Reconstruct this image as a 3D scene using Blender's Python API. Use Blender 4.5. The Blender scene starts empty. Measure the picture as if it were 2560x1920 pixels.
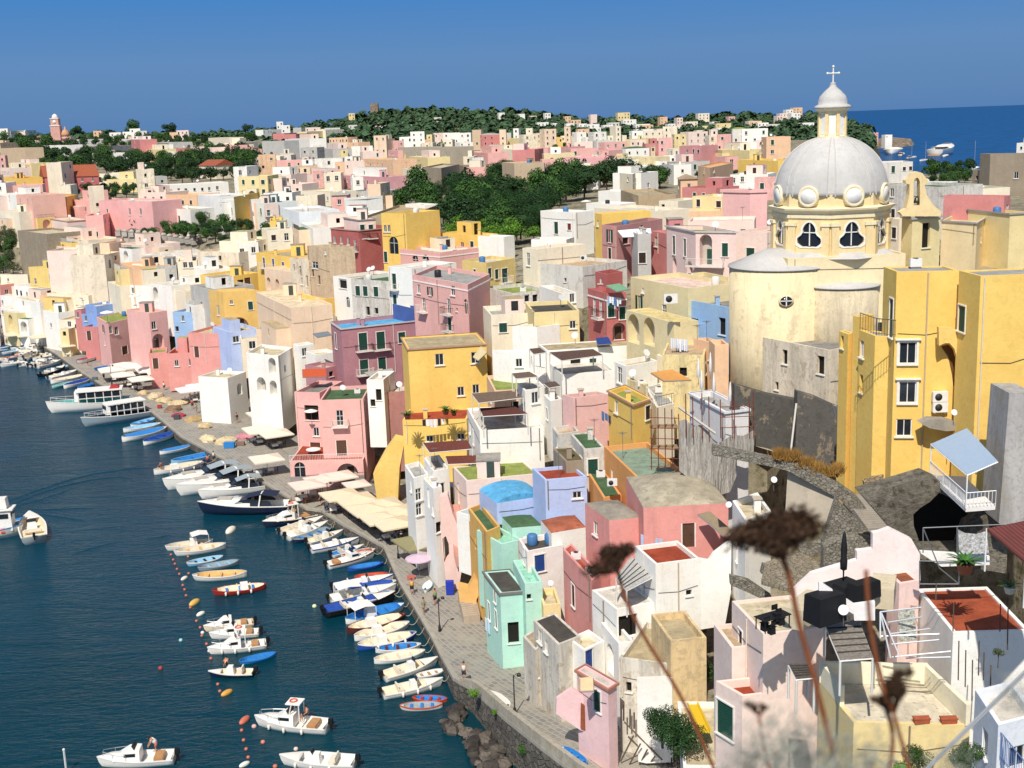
import bpy, bmesh, math, random
import numpy as np
from mathutils import Vector, Matrix
from mathutils.geometry import tessellate_polygon
random.seed(7)
RND = random.Random(11)
sc = bpy.context.scene
COL = sc.collection
F, CX, CY, H0 = 3060.0, 1280.0, 960.0, 50.0
PITCH, ROLL = math.radians(12.07), math.radians(-2.07)
RC = (Matrix.Rotation(math.pi/2-PITCH, 3, 'X') @ Matrix.Rotation(ROLL, 3, 'Z'))
CAM = Vector((0, 0, H0))
def ray(u, v): return RC @ Vector((u-CX, CY-v, -F))
def at_y(u, v, y):
    d = ray(u, v); return CAM + d*(y/d.y)
def at_z(u, v, z, far=4000):
    d = ray(u, v)
    t = (z-H0)/d.z if abs(d.z) > 1e-6 else 1
    if t < 0 or t*d.length > far*3: t = far/d.length
    return CAM + d*t
TO = dict(A=(0,240),B=(640,240),C=(1280,240),D=(1920,140),E=(0,660),F=(640,660),G=(1280,560),H=(1920,560),
          I=(0,1100),J=(640,1100),K=(1280,1000),L=(1920,1000),M=(0,1440),N=(640,1440),O=(1280,1440),Q=(1920,1440),Z=(0,0))
def tp(t, x, y):
    if t == 'Z': return (x, y)
    o = TO[t]; return (o[0]+x/3.4563, o[1]+y/3.4563)
# visible-ground distance table: for picture columns, the depth at which the town's slope is met
DT = {0:[(1300,230),(850,300),(760,312),(700,322),(640,332),(560,345),(500,390),(450,500),(420,600),(390,750),(360,950),(340,1150),(300,1400)],
 640:[(1300,160),(1130,183),(1000,196),(900,207),(800,224),(700,244),(600,275),(550,310),(500,370),(450,450),(400,600),(370,800),(340,1050),(320,1250),(280,1500)],
 1280:[(1900,87),(1700,98),(1500,105),(1400,109),(1200,120),(1000,135),(900,145),(800,160),(700,185),(600,225),(550,260),(500,330),(450,400),(400,520),(370,680),(350,850),(330,1000),(305,1300),(280,1450),(250,1600)],
 1920:[(1900,65),(1700,70),(1500,78),(1300,88),(1200,95),(1100,105),(1000,115),(900,125),(800,135),(700,145),(620,165),(560,200),(500,260),(450,330),(400,450),(370,580),(340,750),(310,1000),(280,1300),(250,1600)],
 2560:[(1900,50),(1700,55),(1500,62),(1300,70),(1200,78),(1100,85),(1000,92),(800,110),(700,130),(620,150),(560,180),(500,230),(450,300),(400,400),(350,600),(300,900)]}
def _col(k, v):
    L = DT[k]
    if v >= L[0][0]: return L[0][1]
    for (v1, d1), (v0, d0) in zip(L, L[1:]):
        if v0 <= v <= v1:
            f = (v1-v)/(v1-v0); return d1*(d0/d1)**f
    return L[-1][1]
def depth(u, v):
    ks = [0,640,1280,1920,2560]; u = max(0, min(2560, u)); i = min(3, int(u//640)); f = (u-ks[i])/640
    return _col(ks[i], v)**(1-f) * _col(ks[i+1], v)**f
# ---------------------------------------------------------------- materials
def s2l(c): return c/12.92 if c <= .04045 else ((c+.055)/1.055)**2.4
def hexc(h): return tuple(s2l(int(h[i:i+2],16)/255) for i in (0,2,4))
MC = {}
def newmat(name):
    m = bpy.data.materials.new(name); m.use_nodes = True
    nt = m.node_tree; b = nt.nodes['Principled BSDF']; return m, nt, b
def mixrgb(nt, fac, a, b, mode='MIX'):
    n = nt.nodes.new('ShaderNodeMix'); n.data_type = 'RGBA'; n.blend_type = mode
    for s, i in ((fac,0),(a,6),(b,7)):
        if hasattr(s, 'links'): nt.links.new(s, n.inputs[i])
        elif i == 0: n.inputs[0].default_value = s
        else: n.inputs[i].default_value = (*s, 1) if len(s) == 3 else s
    return n.outputs[2]
def noise(nt, scale, detail=4, rough=.6, vec=None, dist=0):
    n = nt.nodes.new('ShaderNodeTexNoise'); n.inputs['Scale'].default_value = scale
    n.inputs['Detail'].default_value = detail; n.inputs['Roughness'].default_value = rough; n.inputs['Distortion'].default_value = dist
    if vec is not None: nt.links.new(vec, n.inputs['Vector'])
    return n.outputs[0]
def ramp(nt, src, p0, p1, c0=(0,0,0), c1=(1,1,1)):
    n = nt.nodes.new('ShaderNodeValToRGB'); e = n.color_ramp.elements
    e[0].position, e[1].position = p0, p1; e[0].color = (*c0,1); e[1].color = (*c1,1)
    nt.links.new(src, n.inputs[0]); return n.outputs[0]
def wpos(nt, sx=1, sy=1, sz=1):
    g = nt.nodes.new('ShaderNodeNewGeometry')
    m = nt.nodes.new('ShaderNodeMapping'); m.inputs['Scale'].default_value = (sx, sy, sz)
    nt.links.new(g.outputs['Position'], m.inputs[0]); return m.outputs[0]
def bump(nt, b, h, strength=.3, dist=.05):
    n = nt.nodes.new('ShaderNodeBump'); n.inputs['Strength'].default_value = strength; n.inputs['Distance'].default_value = dist
    nt.links.new(h, n.inputs['Height']); nt.links.new(n.outputs[0], b.inputs['Normal'])
def desat(h, k=.80, up=.10):
    c = [int(h[i:i+2],16)/255 for i in (0,2,4)]; g = sum(c)/3
    return ''.join('%02x' % int(255*min(.96,(g+(x-g)*k)*(1-up)+up)) for x in c)
def plaster(h, grime=.35, name='plaster'):
    h = desat(h)
    k = ('pl', h, grime)
    if k in MC: return MC[k]
    m, nt, b = newmat(name+'_'+h); c = hexc(h)
    dk = tuple(x*.84 for x in c); gr = (c[0]*.5+.06, c[1]*.5+.055, c[2]*.5+.045)
    lt = tuple(min(.9, x*1.12+.02) for x in c)
    p = wpos(nt); st = wpos(nt, 1.6, 1.6, .16)
    base = mixrgb(nt, ramp(nt, noise(nt, .35, 5, .65, p), .35, .68), c, lt)
    base = mixrgb(nt, ramp(nt, noise(nt, 2.2, 6, .7, p, .6), .50, .62 if grime>.6 else .85), base, dk)
    big = ramp(nt, noise(nt, .55, 6, .75, st, .4), .62-grime*.22, .80-grime*.1)
    mm = nt.nodes.new('ShaderNodeMath'); mm.operation = 'MULTIPLY'; nt.links.new(big, mm.inputs[0]); mm.inputs[1].default_value = min(.95, grime+.1)
    base = mixrgb(nt, mm.outputs[0], base, gr)
    if grime > .5:
        peel = ramp(nt, noise(nt, .9, 8, .72, wpos(nt, 1, 1, .7), .3), .56, .60)
        m2 = nt.nodes.new('ShaderNodeMath'); m2.operation = 'MULTIPLY'; nt.links.new(peel, m2.inputs[0]); m2.inputs[1].default_value = grime*.7
        base = mixrgb(nt, m2.outputs[0], base, hexc('a8977c'))
    nt.links.new(base, b.inputs['Base Color']); b.inputs['Roughness'].default_value = .92
    b.inputs['Specular IOR Level'].default_value = .2
    bump(nt, b, noise(nt, 3.0, 6, .7, p), .35, .08)
    MC[k] = m; return m
def plain(h, rough=.6, metal=0, name='paint', var=.12, spec=.4, sc_=3):
    k = ('p', h, rough, metal, var)
    if k in MC: return MC[k]
    m, nt, b = newmat(name+'_'+h); c = hexc(h)
    if var:
        t = ramp(nt, noise(nt, sc_, 4, .6, wpos(nt)), .3, .75)
        o = mixrgb(nt, t, tuple(x*(1-var) for x in c), tuple(min(.95, x*(1+var)) for x in c)); nt.links.new(o, b.inputs['Base Color'])
    else: b.inputs['Base Color'].default_value = (*c, 1)
    b.inputs['Roughness'].default_value = rough; b.inputs['Metallic'].default_value = metal; b.inputs['Specular IOR Level'].default_value = spec
    MC[k] = m; return m
def roofmat(h, kind='slab'):
    k = ('r', h, kind)
    if k in MC: return MC[k]
    m, nt, b = newmat('roof_'+kind+'_'+h); c = hexc(h); p = wpos(nt)
    a = mixrgb(nt, ramp(nt, noise(nt, .7, 6, .7, p), .38, .66), tuple(x*.72 for x in c), tuple(min(.9,x*1.15) for x in c))
    a = mixrgb(nt, ramp(nt, noise(nt, 1.7, 7, .75, p, .8), .55, .64), a, tuple(x*.5+.02 for x in c))
    nt.links.new(a, b.inputs['Base Color']); b.inputs['Roughness'].default_value = .95; b.inputs['Specular IOR Level'].default_value = .15
    bump(nt, b, noise(nt, 4, 6, .7, p), .4, .06)
    MC[k] = m; return m
def stonemat(h1='8a7f6c', h2='5c5346', scale=1.6, name='stone'):
    k = ('s', h1, h2, scale)
    if k in MC: return MC[k]
    m, nt, b = newmat(name); p = wpos(nt, 1, 1, 1.6)
    v = nt.nodes.new('ShaderNodeTexVoronoi'); v.inputs['Scale'].default_value = scale; nt.links.new(p, v.inputs['Vector'])
    ve = nt.nodes.new('ShaderNodeTexVoronoi'); ve.feature = 'DISTANCE_TO_EDGE'; ve.inputs['Scale'].default_value = scale; nt.links.new(p, ve.inputs['Vector'])
    sp = nt.nodes.new('ShaderNodeSeparateColor'); nt.links.new(v.outputs['Color'], sp.inputs[0])
    a = mixrgb(nt, sp.outputs[0], hexc(h1), hexc(h2))
    a = mixrgb(nt, ramp(nt, noise(nt, .5, 6, .7, p), .4, .7), a, tuple(x*.6 for x in hexc(h1)))
    e = ramp(nt, ve.outputs['Distance'], 0, .09)
    a = mixrgb(nt, e, tuple(x*.4 for x in hexc(h2)), a)
    nt.links.new(a, b.inputs['Base Color']); b.inputs['Roughness'].default_value = .95
    bump(nt, b, e, .6, .08); MC[k] = m; return m
def glassmat():
    if 'glass' in MC: return MC['glass']
    m, nt, b = newmat('window_glass')
    b.inputs['Base Color'].default_value = (.018,.022,.028,1); b.inputs['Roughness'].default_value = .12; b.inputs['Specular IOR Level'].default_value = .6
    MC['glass'] = m; return m
def darkmat(): return plain('1c1712', .9, 0, 'dark_interior', 0)  # near-black colour painted as the shade inside open windows and loggias
# ---------------------------------------------------------------- mesh helpers
class MB:
    def __init__(s): s.v = []; s.f = []; s.mi = []; s.ms = []; s.sm = []
    def mat(s, m):
        if m not in s.ms: s.ms.append(m)
        return s.ms.index(m)
    def add(s, vs, fs, m, smooth=False):
        o = len(s.v); s.v += [tuple(x) for x in vs]; i = s.mat(m)
        for f in fs: s.f.append([o+k for k in f]); s.mi.append(i); s.sm.append(smooth)
    def box(s, c, d, m, M=None, taper=1):
        x, y, z = (k/2 for k in d); vs = []
        for sz in (-1, 1):
            t = taper if sz > 0 else 1
            for sx, sy in ((-1,-1),(1,-1),(1,1),(-1,1)):
                p = Vector((sx*x*t, sy*y*t, sz*z)); p = (M @ p if M else p)+Vector(c); vs.append(p)
        s.add(vs, [(3,2,1,0),(4,5,6,7),(0,1,5,4),(1,2,6,5),(2,3,7,6),(3,0,4,7)], m)
    def tube(s, pts, r, m, n=6, r2=None, cap=True):
        pts = [Vector(p) for p in pts]; N = len(pts); vs = []
        for i, p in enumerate(pts):
            d = (pts[min(N-1,i+1)]-pts[max(0,i-1)]).normalized()
            a = d.orthogonal().normalized() if abs(d.z) > .99 else d.cross(Vector((0,0,1))).normalized(); b_ = d.cross(a)
            rr = r if r2 is None else r+(r2-r)*i/(N-1)
            if callable(r): rr = r(i/(N-1))
            for k in range(n):
                t = 2*math.pi*k/n; vs.append(p+a*math.cos(t)*rr+b_*math.sin(t)*rr)
        fs = [(i*n+k, i*n+(k+1)%n, (i+1)*n+(k+1)%n, (i+1)*n+k) for i in range(N-1) for k in range(n)]
        if cap: fs += [tuple(range(n))[::-1], tuple((N-1)*n+k for k in range(n))]
        s.add(vs, fs, m, n > 6)
    def lathe(s, prof, c, m, n=16, smooth=True, rot=0, sq=1):
        vs = []; c = Vector(c)
        for r, z in prof:
            for k in range(n):
                t = 2*math.pi*k/n+rot; vs.append(c+Vector((r*math.cos(t), r*math.sin(t)*sq, z)))
        N = len(prof); fs = [(i*n+k, i*n+(k+1)%n, (i+1)*n+(k+1)%n, (i+1)*n+k) for i in range(N-1) for k in range(n)]
        fs += [tuple(range(n))[::-1], tuple((N-1)*n+k for k in range(n))]
        s.add(vs, fs, m, smooth)
    def ball(s, c, r, m, n=8, sq=(1,1,1), M=None, jit=0):
        vs = []; k2 = max(4, n//2+1)
        for i in range(k2+1):
            ph = math.pi*i/k2
            for k in range(n):
                t = 2*math.pi*k/n; j = 1+RND.uniform(-jit, jit)
                p = Vector((math.sin(ph)*math.cos(t)*sq[0], math.sin(ph)*math.sin(t)*sq[1], math.cos(ph)*sq[2]))*r*j
                if M: p = M @ p
                vs.append(p+Vector(c))
        fs = [(i*n+k, (i+1)*n+k, (i+1)*n+(k+1)%n, i*n+(k+1)%n) for i in range(k2) for k in range(n)]
        s.add(vs, fs, m, not jit)
    def poly(s, pts, m): s.add(pts, [tuple(range(len(pts)))], m)
    def mesh(s, name):
        me = bpy.data.meshes.new(name); me.from_pydata(s.v, [], s.f)
        for m in s.ms: me.materials.append(m)
        if s.f:
            me.polygons.foreach_set('material_index', s.mi); me.polygons.foreach_set('use_smooth', s.sm)
        me.update(); return me
    def obj(s, name, parent=None, **kw): return link(name, s.mesh(name), parent, **kw)
def link(name, data, parent=None, M=None, label=None, cat=None, group=None, kind=None):
    o = bpy.data.objects.new(name, data); COL.objects.link(o)
    if parent: o.parent = parent
    if M is not None: o.matrix_basis = M
    return tag(o, label, cat, group, kind)
def tag(o, label=None, cat=None, group=None, kind=None):
    if label: o['label'] = label
    if cat: o['category'] = cat
    if group: o['group'] = group
    if kind: o['kind'] = kind
    return o
def thing(name, label, cat, loc, rz=0, group=None):
    o = bpy.data.objects.new(name, None); COL.objects.link(o); o.location = loc; o.rotation_euler = (0,0,rz)
    o.empty_display_size = .3
    return tag(o, label, cat, group)
def dup(root, loc, rz=0, label=None, sc_=None):
    r = root.copy(); COL.objects.link(r); r.location = loc; r.rotation_euler = (0,0,rz)
    if sc_: r.scale = (sc_,)*3 if not isinstance(sc_, tuple) else sc_
    if label: r['label'] = label
    for ch in list(root.children):
        c = ch.copy(); COL.objects.link(c); c.parent = r
        for g in list(ch.children):
            d = g.copy(); COL.objects.link(d); d.parent = c
    return r
# ---------------------------------------------------------------- wall elements (shared meshes)
PAL = dict(W=('f1e8da','white'),C=('ecd9b9','cream'),c=('e3cfae','worn cream'),Y=('fdc246','deep yellow'),y=('e8cd82','pale yellow'),P=('eaa296','pink'),
 p=('f0ccba','pale pink'),R=('a83c38','dark red'),M=('b06a72','mauve'),O=('e48f3c','orange'),T=('c9aa80','tan'),G=('b4b0a8','grey'),
 B=('84aedb','blue'),V=('a3b8e8','light blue'),N=('a2dac2','mint green'),S=('8f7d62','brown stone'),s=('e4877a','salmon'),A=('eab482','apricot'),
 g=('cfc9bd','weathered grey white'),a=('efc79f','peach'),L=('dfc98c','straw yellow'),K=('d0706a','rose red'))
ROOF = dict(W='d8cfc0',C='cdbf9f',G='8e8a84',g='8f9a52',D='55504a',E='4f6b4a',R='a04a34',B='62add8',k='c0a888',l='a8a6a0',T='b5a584')
UM = {}
def unit(kind, w, h):
    """element in local frame: x along wall, y into wall, z up, origin at hole centre on the wall plane"""
    k = (kind, round(w,1), round(h,1))
    if k in UM: return UM[k]
    w, h = k[1], k[2]; pane = MB(); fr = MB()
    white = plain('e8e4dc', .6, 0, 'frame', .08); dark = glassmat()
    if kind in 'wvW':
        pane.box((0,.16,0), (w,.04,h), dark)
        t = .07
        for x in (-w/2+t/2, w/2-t/2): fr.box((x,.1,0), (t,.08,h), white)
        for z in (-h/2+t/2, h/2-t/2): fr.box((0,.1,z), (w-2*t,.08,t), white)
        fr.box((0,.105,0), (.06,.07,h-2*t), white)
        if kind == 'v': fr.box((0,.1,h*.12), (w-2*t,.06,.05), white)
        if kind == 'W':
            t = .16
            for x in (-w/2-t/2, w/2+t/2): fr.box((x,-.03,0), (t,.09,h+2*t), white)
            fr.box((0,-.03,h/2+t/2), (w,.09,t), white); fr.box((0,-.07,h/2+t+.05), (w+.6,.3,.1), white)
        fr.box((0,-.06,-h/2-.06), (w+.3,.2,.1), white)
    elif kind in 'gGbkr':
        c = dict(g='1f4a3c',G='1f4a3c',b='2a4a8c',k='3a2c22',r='7a3028')[kind]; m = plain(c, .6, 0, 'shutter', .1)
        for sx in (-1,1):
            pane.box((sx*w/4,.06,0), (w/2-.02,.05,h), m)
            n = int(h/.16)
            for i in range(n): pane.box((sx*w/4,.025,-h/2+(i+.5)*h/n), (w/2-.14,.03,h/n*.5), m)
        for x in (-w/2-.06, w/2+.06): fr.box((x,-.02,0), (.1,.06,h+.1), white)
        fr.box((0,-.02,h/2+.07), (w+.24,.1,.1), white); fr.box((0,-.05,-h/2-.05), (w+.3,.18,.08), white)
    elif kind == 's':   # open shutters each side of dark glass
        pane.box((0,.16,0), (w,.04,h), dark); m = plain('1f4a3c', .6, 0, 'shutter', .1)
        for sx in (-1,1): fr.box((sx*(w/2+w/4+.02),-.05,0), (w/2,.05,h), m)
        fr.box((0,.1,0), (.06,.07,h), white); fr.box((0,-.05,-h/2-.05), (w+.3,.18,.08), white)
    elif kind == 'd':
        pane.box((0,.3,0), (w,.04,h), darkmat()); fr.box((0,-.04,-h/2-.05), (w+.2,.16,.08), white)
    elif kind == 'D':
        m = plain('5a4030', .6, 0, 'door', .15); pane.box((0,.14,0), (w,.06,h), m); fr.box((w*.3,.09,0), (.06,.06,.12), plain('999999', .3, 1, 'metal', 0))
        for x in (-w/2-.06, w/2+.06): fr.box((x,-.02,0), (.1,.05,h), white)
    elif kind in 'aA':  # deep arched recess with back wall and door leaf
        r = w/2; n = 10; pts = [(-r,1.15,-h/2),(r,1.15,-h/2)]+[(r*math.cos(math.pi*i/n),1.15,h/2-r+r*math.sin(math.pi*i/n)) for i in range(n+1)]
        pane.poly(pts, plaster('b8ab98',.4)); 
        fr.box((r*.2,1.1,-h/2+min(1,h*.36)), (min(.9,w*.5),.06,min(2,h*.7)), plain('4a3a2c' if kind=='a' else '1f4a3c', .7, 0, 'door', .1))
    elif kind == 'n':   # arched glazed window
        r = w/2; n = 10; pts = [(-r,.2,-h/2),(r,.2,-h/2)]+[(r*math.cos(math.pi*i/n),.2,h/2-r+r*math.sin(math.pi*i/n)) for i in range(n+1)]
        pane.poly(pts, dark); fr.box((0,.15,-.1), (.06,.06,h-.2), white); fr.box((0,.15,h/2-r), (w,.06,.06), white)
    nm = {'w':'window','v':'window','W':'window','s':'window','n':'window','d':'window','D':'door','a':'archway','A':'archway'}.get(kind,'shutter')
    fn = {'s':'shutter','a':'door','A':'door','D':'handle'}.get(kind,'frame')
    UM[k] = (nm, pane.mesh(nm), fn, fr.mesh(fn)); return UM[k]
SIZ = dict(w=(.95,1.3),v=(1.1,1.6),W=(1.4,1.7),g=(.95,1.5),G=(1.1,2.3),b=(.9,1.4),k=(.9,1.4),r=(.9,2.0),s=(.9,1.5),d=(.8,1.0),D=(1.0,2.1),a=(2.0,2.5),A=(2.2,2.8),n=(1.5,2.4))
REC = dict(a=1.15,A=1.15,d=.3,n=.2)
def hole_loop(kind, x, z, w, h):
    if kind in 'aAn':
        r = w/2; n = 10
        return [(x-r, z-h/2),(x+r, z-h/2)]+[(x+r*math.cos(math.pi*i/n), z+h/2-r+r*math.sin(math.pi*i/n)) for i in range(n+1)]
    return [(x-w/2,z-h/2),(x+w/2,z-h/2),(x+w/2,z+h/2),(x-w/2,z+h/2)]
def wall_face(mb, p, e, L, zb, zt, holes, m):
    """p: start corner (x,y); e: unit 2d dir; outward normal is e rotated -90deg. holes: (kind,x,z,w,h)"""
    n = Vector((e.y, -e.x)); 
    outer = [(0,zb),(L,zb),(L,zt),(0,zt)]; loops = [outer]; ok = []
    for hh in holes:
        k, x, z, w, h = hh
        if x-w/2 < .12 or x+w/2 > L-.12 or z+h/2 > zt-.12 or z-h/2 < zb+.02: continue
        if any(abs(x-o[1]) < (w+o[3])/2+.08 and abs(z-o[2]) < (h+o[4])/2+.08 for o in ok): continue
        ok.append(hh); loops.append(hole_loop(k, x, z, w, h))
    P3 = lambda s, z, d=0: (p.x+e.x*s-n.x*d, p.y+e.y*s-n.y*d, z)
    if len(loops) == 1:
        mb.add([P3(s,z) for s,z in outer], [(0,1,2,3)], m)
    else:
        flat = [q for l in loops for q in l]
        tris = tessellate_polygon([[Vector((s,z,0)) for s,z in l] for l in loops])
        fs = []
        for t in tris:
            a, b_, c = (flat[i] for i in t)
            ar = (b_[0]-a[0])*(c[1]-a[1])-(b_[1]-a[1])*(c[0]-a[0])
            if abs(ar) < 1e-9: continue
            fs.append(tuple(t) if ar > 0 else tuple(t)[::-1])
        mb.add([P3(s,z) for s,z in flat], fs, m)
        for hh, l in zip(ok, loops[1:]):
            r = REC.get(hh[0], .18); k = len(l)
            vs = [P3(s,z) for s,z in l]+[P3(s,z,r) for s,z in l]
            mb.add(vs, [(i, i+k, (i+1)%k+k, (i+1)%k) for i in range(k)], m)
    return ok
LABELS = {}
def uniq(l):
    if l in LABELS: print('DUPLABEL', l)
    LABELS[l] = 1; return l
ALLH = []
def rail(parent, a, b, h=.95, col='dad6cf', bars=True, name='railing'):
    mb = MB(); m = plain(col, .5, 0, 'rail', .05); a, b = Vector(a), Vector(b); L = (b-a).length; up = Vector((0,0,1))
    mb.tube([a+up*h, b+up*h], .035, m, 4); mb.tube([a+up*.15, b+up*.15], .02, m, 4)
    n = max(2, int(L/(.22 if bars else 1.2)))
    for i in range(n+1):
        q = a.lerp(b, i/n); mb.tube([q, q+up*h], .018 if bars and i%6 else .03, m, 4)
    return mb.obj(name, parent)
def quad_house(name, label, pts, zb, zt, col, roofc, holes, grime=.3, band=None, cornice=None, parapet=.5, roof='flat', cat='house', group=None, below=5, far=False, roofgrime=None, clutter=0, baseband=None, annex=False):
    """pts: 4 plan corners counter-clockwise seen from above, first edge = left visible face or front. holes: {edge:[(kind,x,z,w,h,balcony)]}"""
    o = thing(name, uniq(label), cat, (pts[0].x, pts[0].y, zb), 0, group)
    off = Vector((pts[0].x, pts[0].y)); P = [Vector((q.x,q.y))-off for q in pts]; zt -= zb; zbl = -below
    m = plaster(col, grime); mb = MB(); els = []
    for i in range(4):
        a, b_ = P[i], P[(i+1)%4]; L = (b_-a).length; e = (b_-a)/L
        hs = [(k, x, z-zb, w, h) for (k,x,z,w,h,*_) in holes.get(i, [])]
        extra = [h[5] if len(h) > 5 else None for h in holes.get(i, [])]
        ok = wall_face(mb, a, e, L, zbl, zt, hs, m)
        for q in ok: els.append((a, e, q, extra[hs.index(q)]))
    t = .22; C = sum(P, Vector((0,0)))/4
    def inset(d):
        r = []
        for i in range(4):
            p0, p1, p2 = P[i-1], P[i], P[(i+1)%4]
            e1 = (p1-p0).normalized(); e2 = (p2-p1).normalized(); n1 = Vector((-e1.y,e1.x)); n2 = Vector((-e2.y,e2.x))
            k = 1+n1.dot(n2); r.append(p1+(n1+n2)/max(k,.3)*d)
        return r
    I = inset(t)
    if roof == 'flat':
        rz = zt-parapet
        top = [(q.x,q.y,zt) for q in P]+[(q.x,q.y,zt) for q in I]+[(q.x,q.y,rz-.05) for q in I]
        mb.add(top, [(i,(i+1)%4,4+(i+1)%4,4+i) for i in range(4)]+[(4+i,4+(i+1)%4,8+(i+1)%4,8+i) for i in range(4)], m)
        rb = MB(); rb.add([(q.x,q.y,rz) for q in I], [(0,1,2,3)], roofmat(roofc)); 
        rb.obj('roof', o)
    elif roof == 'vault':   # low cross-ribbed dome of plastered masonry
        rb = MB(); n = 12; vs = []
        ht = min((P[1]-P[0]).length, (P[2]-P[1]).length)*.13
        for i in range(n+1):
            for j in range(n+1):
                s, u = i/n, j/n; q = P[0].lerp(P[1], s).lerp(P[3].lerp(P[2], s), u)
                hh = (math.sin(math.pi*s)*math.sin(math.pi*u))**.55*ht; vs.append((q.x,q.y,zt+hh))
        rb.add(vs, [(i*(n+1)+j,(i+1)*(n+1)+j,(i+1)*(n+1)+j+1,i*(n+1)+j+1) for i in range(n) for j in range(n)], roofmat(roofc), True)
        rb.obj('roof', o)
    elif roof == 'barrel':
        rb = MB(); n = 12; vs = []; ht = (P[1]-P[0]).length*.12
        for i in range(n+1):
            s = i/n; hh = math.sin(math.pi*s)**.7*ht
            for q in (P[0].lerp(P[1],s), P[3].lerp(P[2],s)): vs.append((q.x,q.y,zt+hh))
        rb.add(vs, [(2*i,2*i+2,2*i+3,2*i+1) for i in range(n)]+[tuple(range(0,2*n+2,2))[::-1], tuple(range(1,2*n+2,2))], roofmat(roofc)); rb.obj('roof', o)
    elif roof in ('gable','shed','hip'):
        rb = MB(); Oq = inset(-.35); ht = min((P[1]-P[0]).length, (P[2]-P[1]).length)*.25; tm = tilemat(roofc)
        b0 = [Vector((q.x,q.y,zt)) for q in Oq]
        if (P[1]-P[0]).length < (P[2]-P[1]).length: b0 = b0[1:]+b0[:1]
        k = .28 if roof == 'hip' else 0
        r0 = (b0[0]+b0[3])/2; r1 = (b0[1]+b0[2])/2; r0, r1 = r0.lerp(r1, k), r1.lerp(r0, k); r0 = r0+Vector((0,0,ht)); r1 = r1+Vector((0,0,ht))
        rb.add(b0+[r0,r1], [(0,1,5,4),(2,3,4,5),(1,2,5),(3,0,4),(3,2,1,0)], tm); rb.obj('roof', o)
    mb.obj('wall', o)
    def ring(z0, z1, d, mt, nm):
        A, B_ = inset(.001), inset(-d); r = MB()
        vs = [(q.x,q.y,z) for z in (z0,z1) for Q in (A,B_) for q in Q]
        fs = []
        for i in range(4):
            j = (i+1)%4; fs += [(4+i,4+j,12+j,12+i),(8+i,12+i,12+j,8+j),(i,j,4+j,4+i)]
        r.add(vs, fs, mt); r.obj(nm, o)
    if zt > 3 and P[0].length < 1e-3 and off.y < 230 and name == 'house' and grime > .04:
        for i in ((0,1) if L > 0 else ()):
            a, b_ = P[i], P[(i+1)%4]; L_ = (b_-a).length
            if L_ < 3.5 or RND.random() < .35: continue
            e = (b_-a)/L_; n_ = Vector((e.y,-e.x)); s = L_*RND.choice([.06,.93,.5+RND.uniform(-.05,.05)])
            if any(q[0] == a and abs(q[2][1]-s) < q[2][3]/2+.2 for q in els): continue
            q = a+e*s+n_*.07; dp = MB(); dp.tube([(q.x,q.y,zt-.1),(q.x,q.y,RND.uniform(0,.5))], .055, plain(RND.choice(['d8cdbc','b8a894','8a7c6c']),.6,0,'pipe',.1), 5); dp.obj('drainpipe', o)
            h_ = zt*RND.uniform(.45,.8); cb = MB(); u0, u1 = a+e*.2+n_*.04, b_-e*.2+n_*.04; mid = u0.lerp(u1,.5); cb.tube([(u0.x,u0.y,h_),(mid.x,mid.y,h_-.12),(u1.x,u1.y,h_+RND.uniform(-.5,.5))], .02, plain('3a3632',.7,0,'wire',0), 4); cb.obj('cable', o)
    if band: ring(zt-.95, zt-.78, .07, plaster(band,.1), 'moulding')
    if cornice: ring(zt-.14, zt+.05, .16, plaster(cornice,.25), 'cornice')
    if baseband: ring(0, .9, .04, plaster(baseband,.5), 'plinth')
    for a, e, (k,x,z,w,h), ex in els:
        nm, me, fn, fm = unit(k, w, h); n = Vector((-e.y, e.x))
        M = Matrix(((e.x, n.x, 0, a.x+e.x*x),(e.y, n.y, 0, a.y+e.y*x),(0,0,1,z),(0,0,0,1)))
        wo = link(nm, me, o, M)
        if len(fm.polygons): link(fn, fm, wo)
        if ex:
            q = a+e*x; out = -n
            bw = w+(1.3 if '=' not in ex else 3.4); zz = z-h/2-.12; bd = .85
            bb = MB(); mt = plaster('d6cdbf', .4)
            c0 = q+out*(bd/2-.002); Rm = Matrix(((e.x,-e.y,0),(e.y,e.x,0),(0,0,1)))
            bb.box((c0.x,c0.y,zz), (bw,bd,.16), mt, Rm); bo = bb.obj('balcony', o)
            A_ = q-e*bw/2; B_ = q+e*bw/2; 
            rc = '3a3835' if '#' in ex else 'd8d4cc'
            rb = MB(); rm = plain(rc, .5, 0, 'rail', .05)
            seq = [A_, A_+out*bd, B_+out*bd, B_]
            for s0, s1 in zip(seq, seq[1:]):
                s0, s1 = Vector((s0.x,s0.y,zz+.08)), Vector((s1.x,s1.y,zz+.08)); L = (s1-s0).length
                rb.tube([s0+Vector((0,0,.95)), s1+Vector((0,0,.95))], .035, rm, 4)
                nb = max(2, int(L/.16))
                for i in range(nb+1):
                    g = s0.lerp(s1, i/nb); rb.tube([g, g+Vector((0,0,.95))], .014, rm, 4)
            rb.obj('railing', bo)
    if annex and roof == 'flat' and RND.random() < .6 and (P[1]-P[0]).length > 4 and (P[2]-P[1]).length > 4:
        s_, u_ = RND.uniform(.0,.45), RND.uniform(.25,.5); ws, us_ = RND.uniform(.35,.55), .5; g = lambda a_, b_: I[0].lerp(I[1], a_).lerp(I[3].lerp(I[2], a_), b_); c4 = [g(s_,u_),g(s_+ws,u_),g(s_+ws,min(.98,u_+us_)),g(s_,min(.98,u_+us_))]; pm = plaster(RND.choice([col,'f1e8da','ecd9b9','f0ccba']), grime); pb = MB(); hh = RND.choice([2.2,2.6,2.9])
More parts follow.
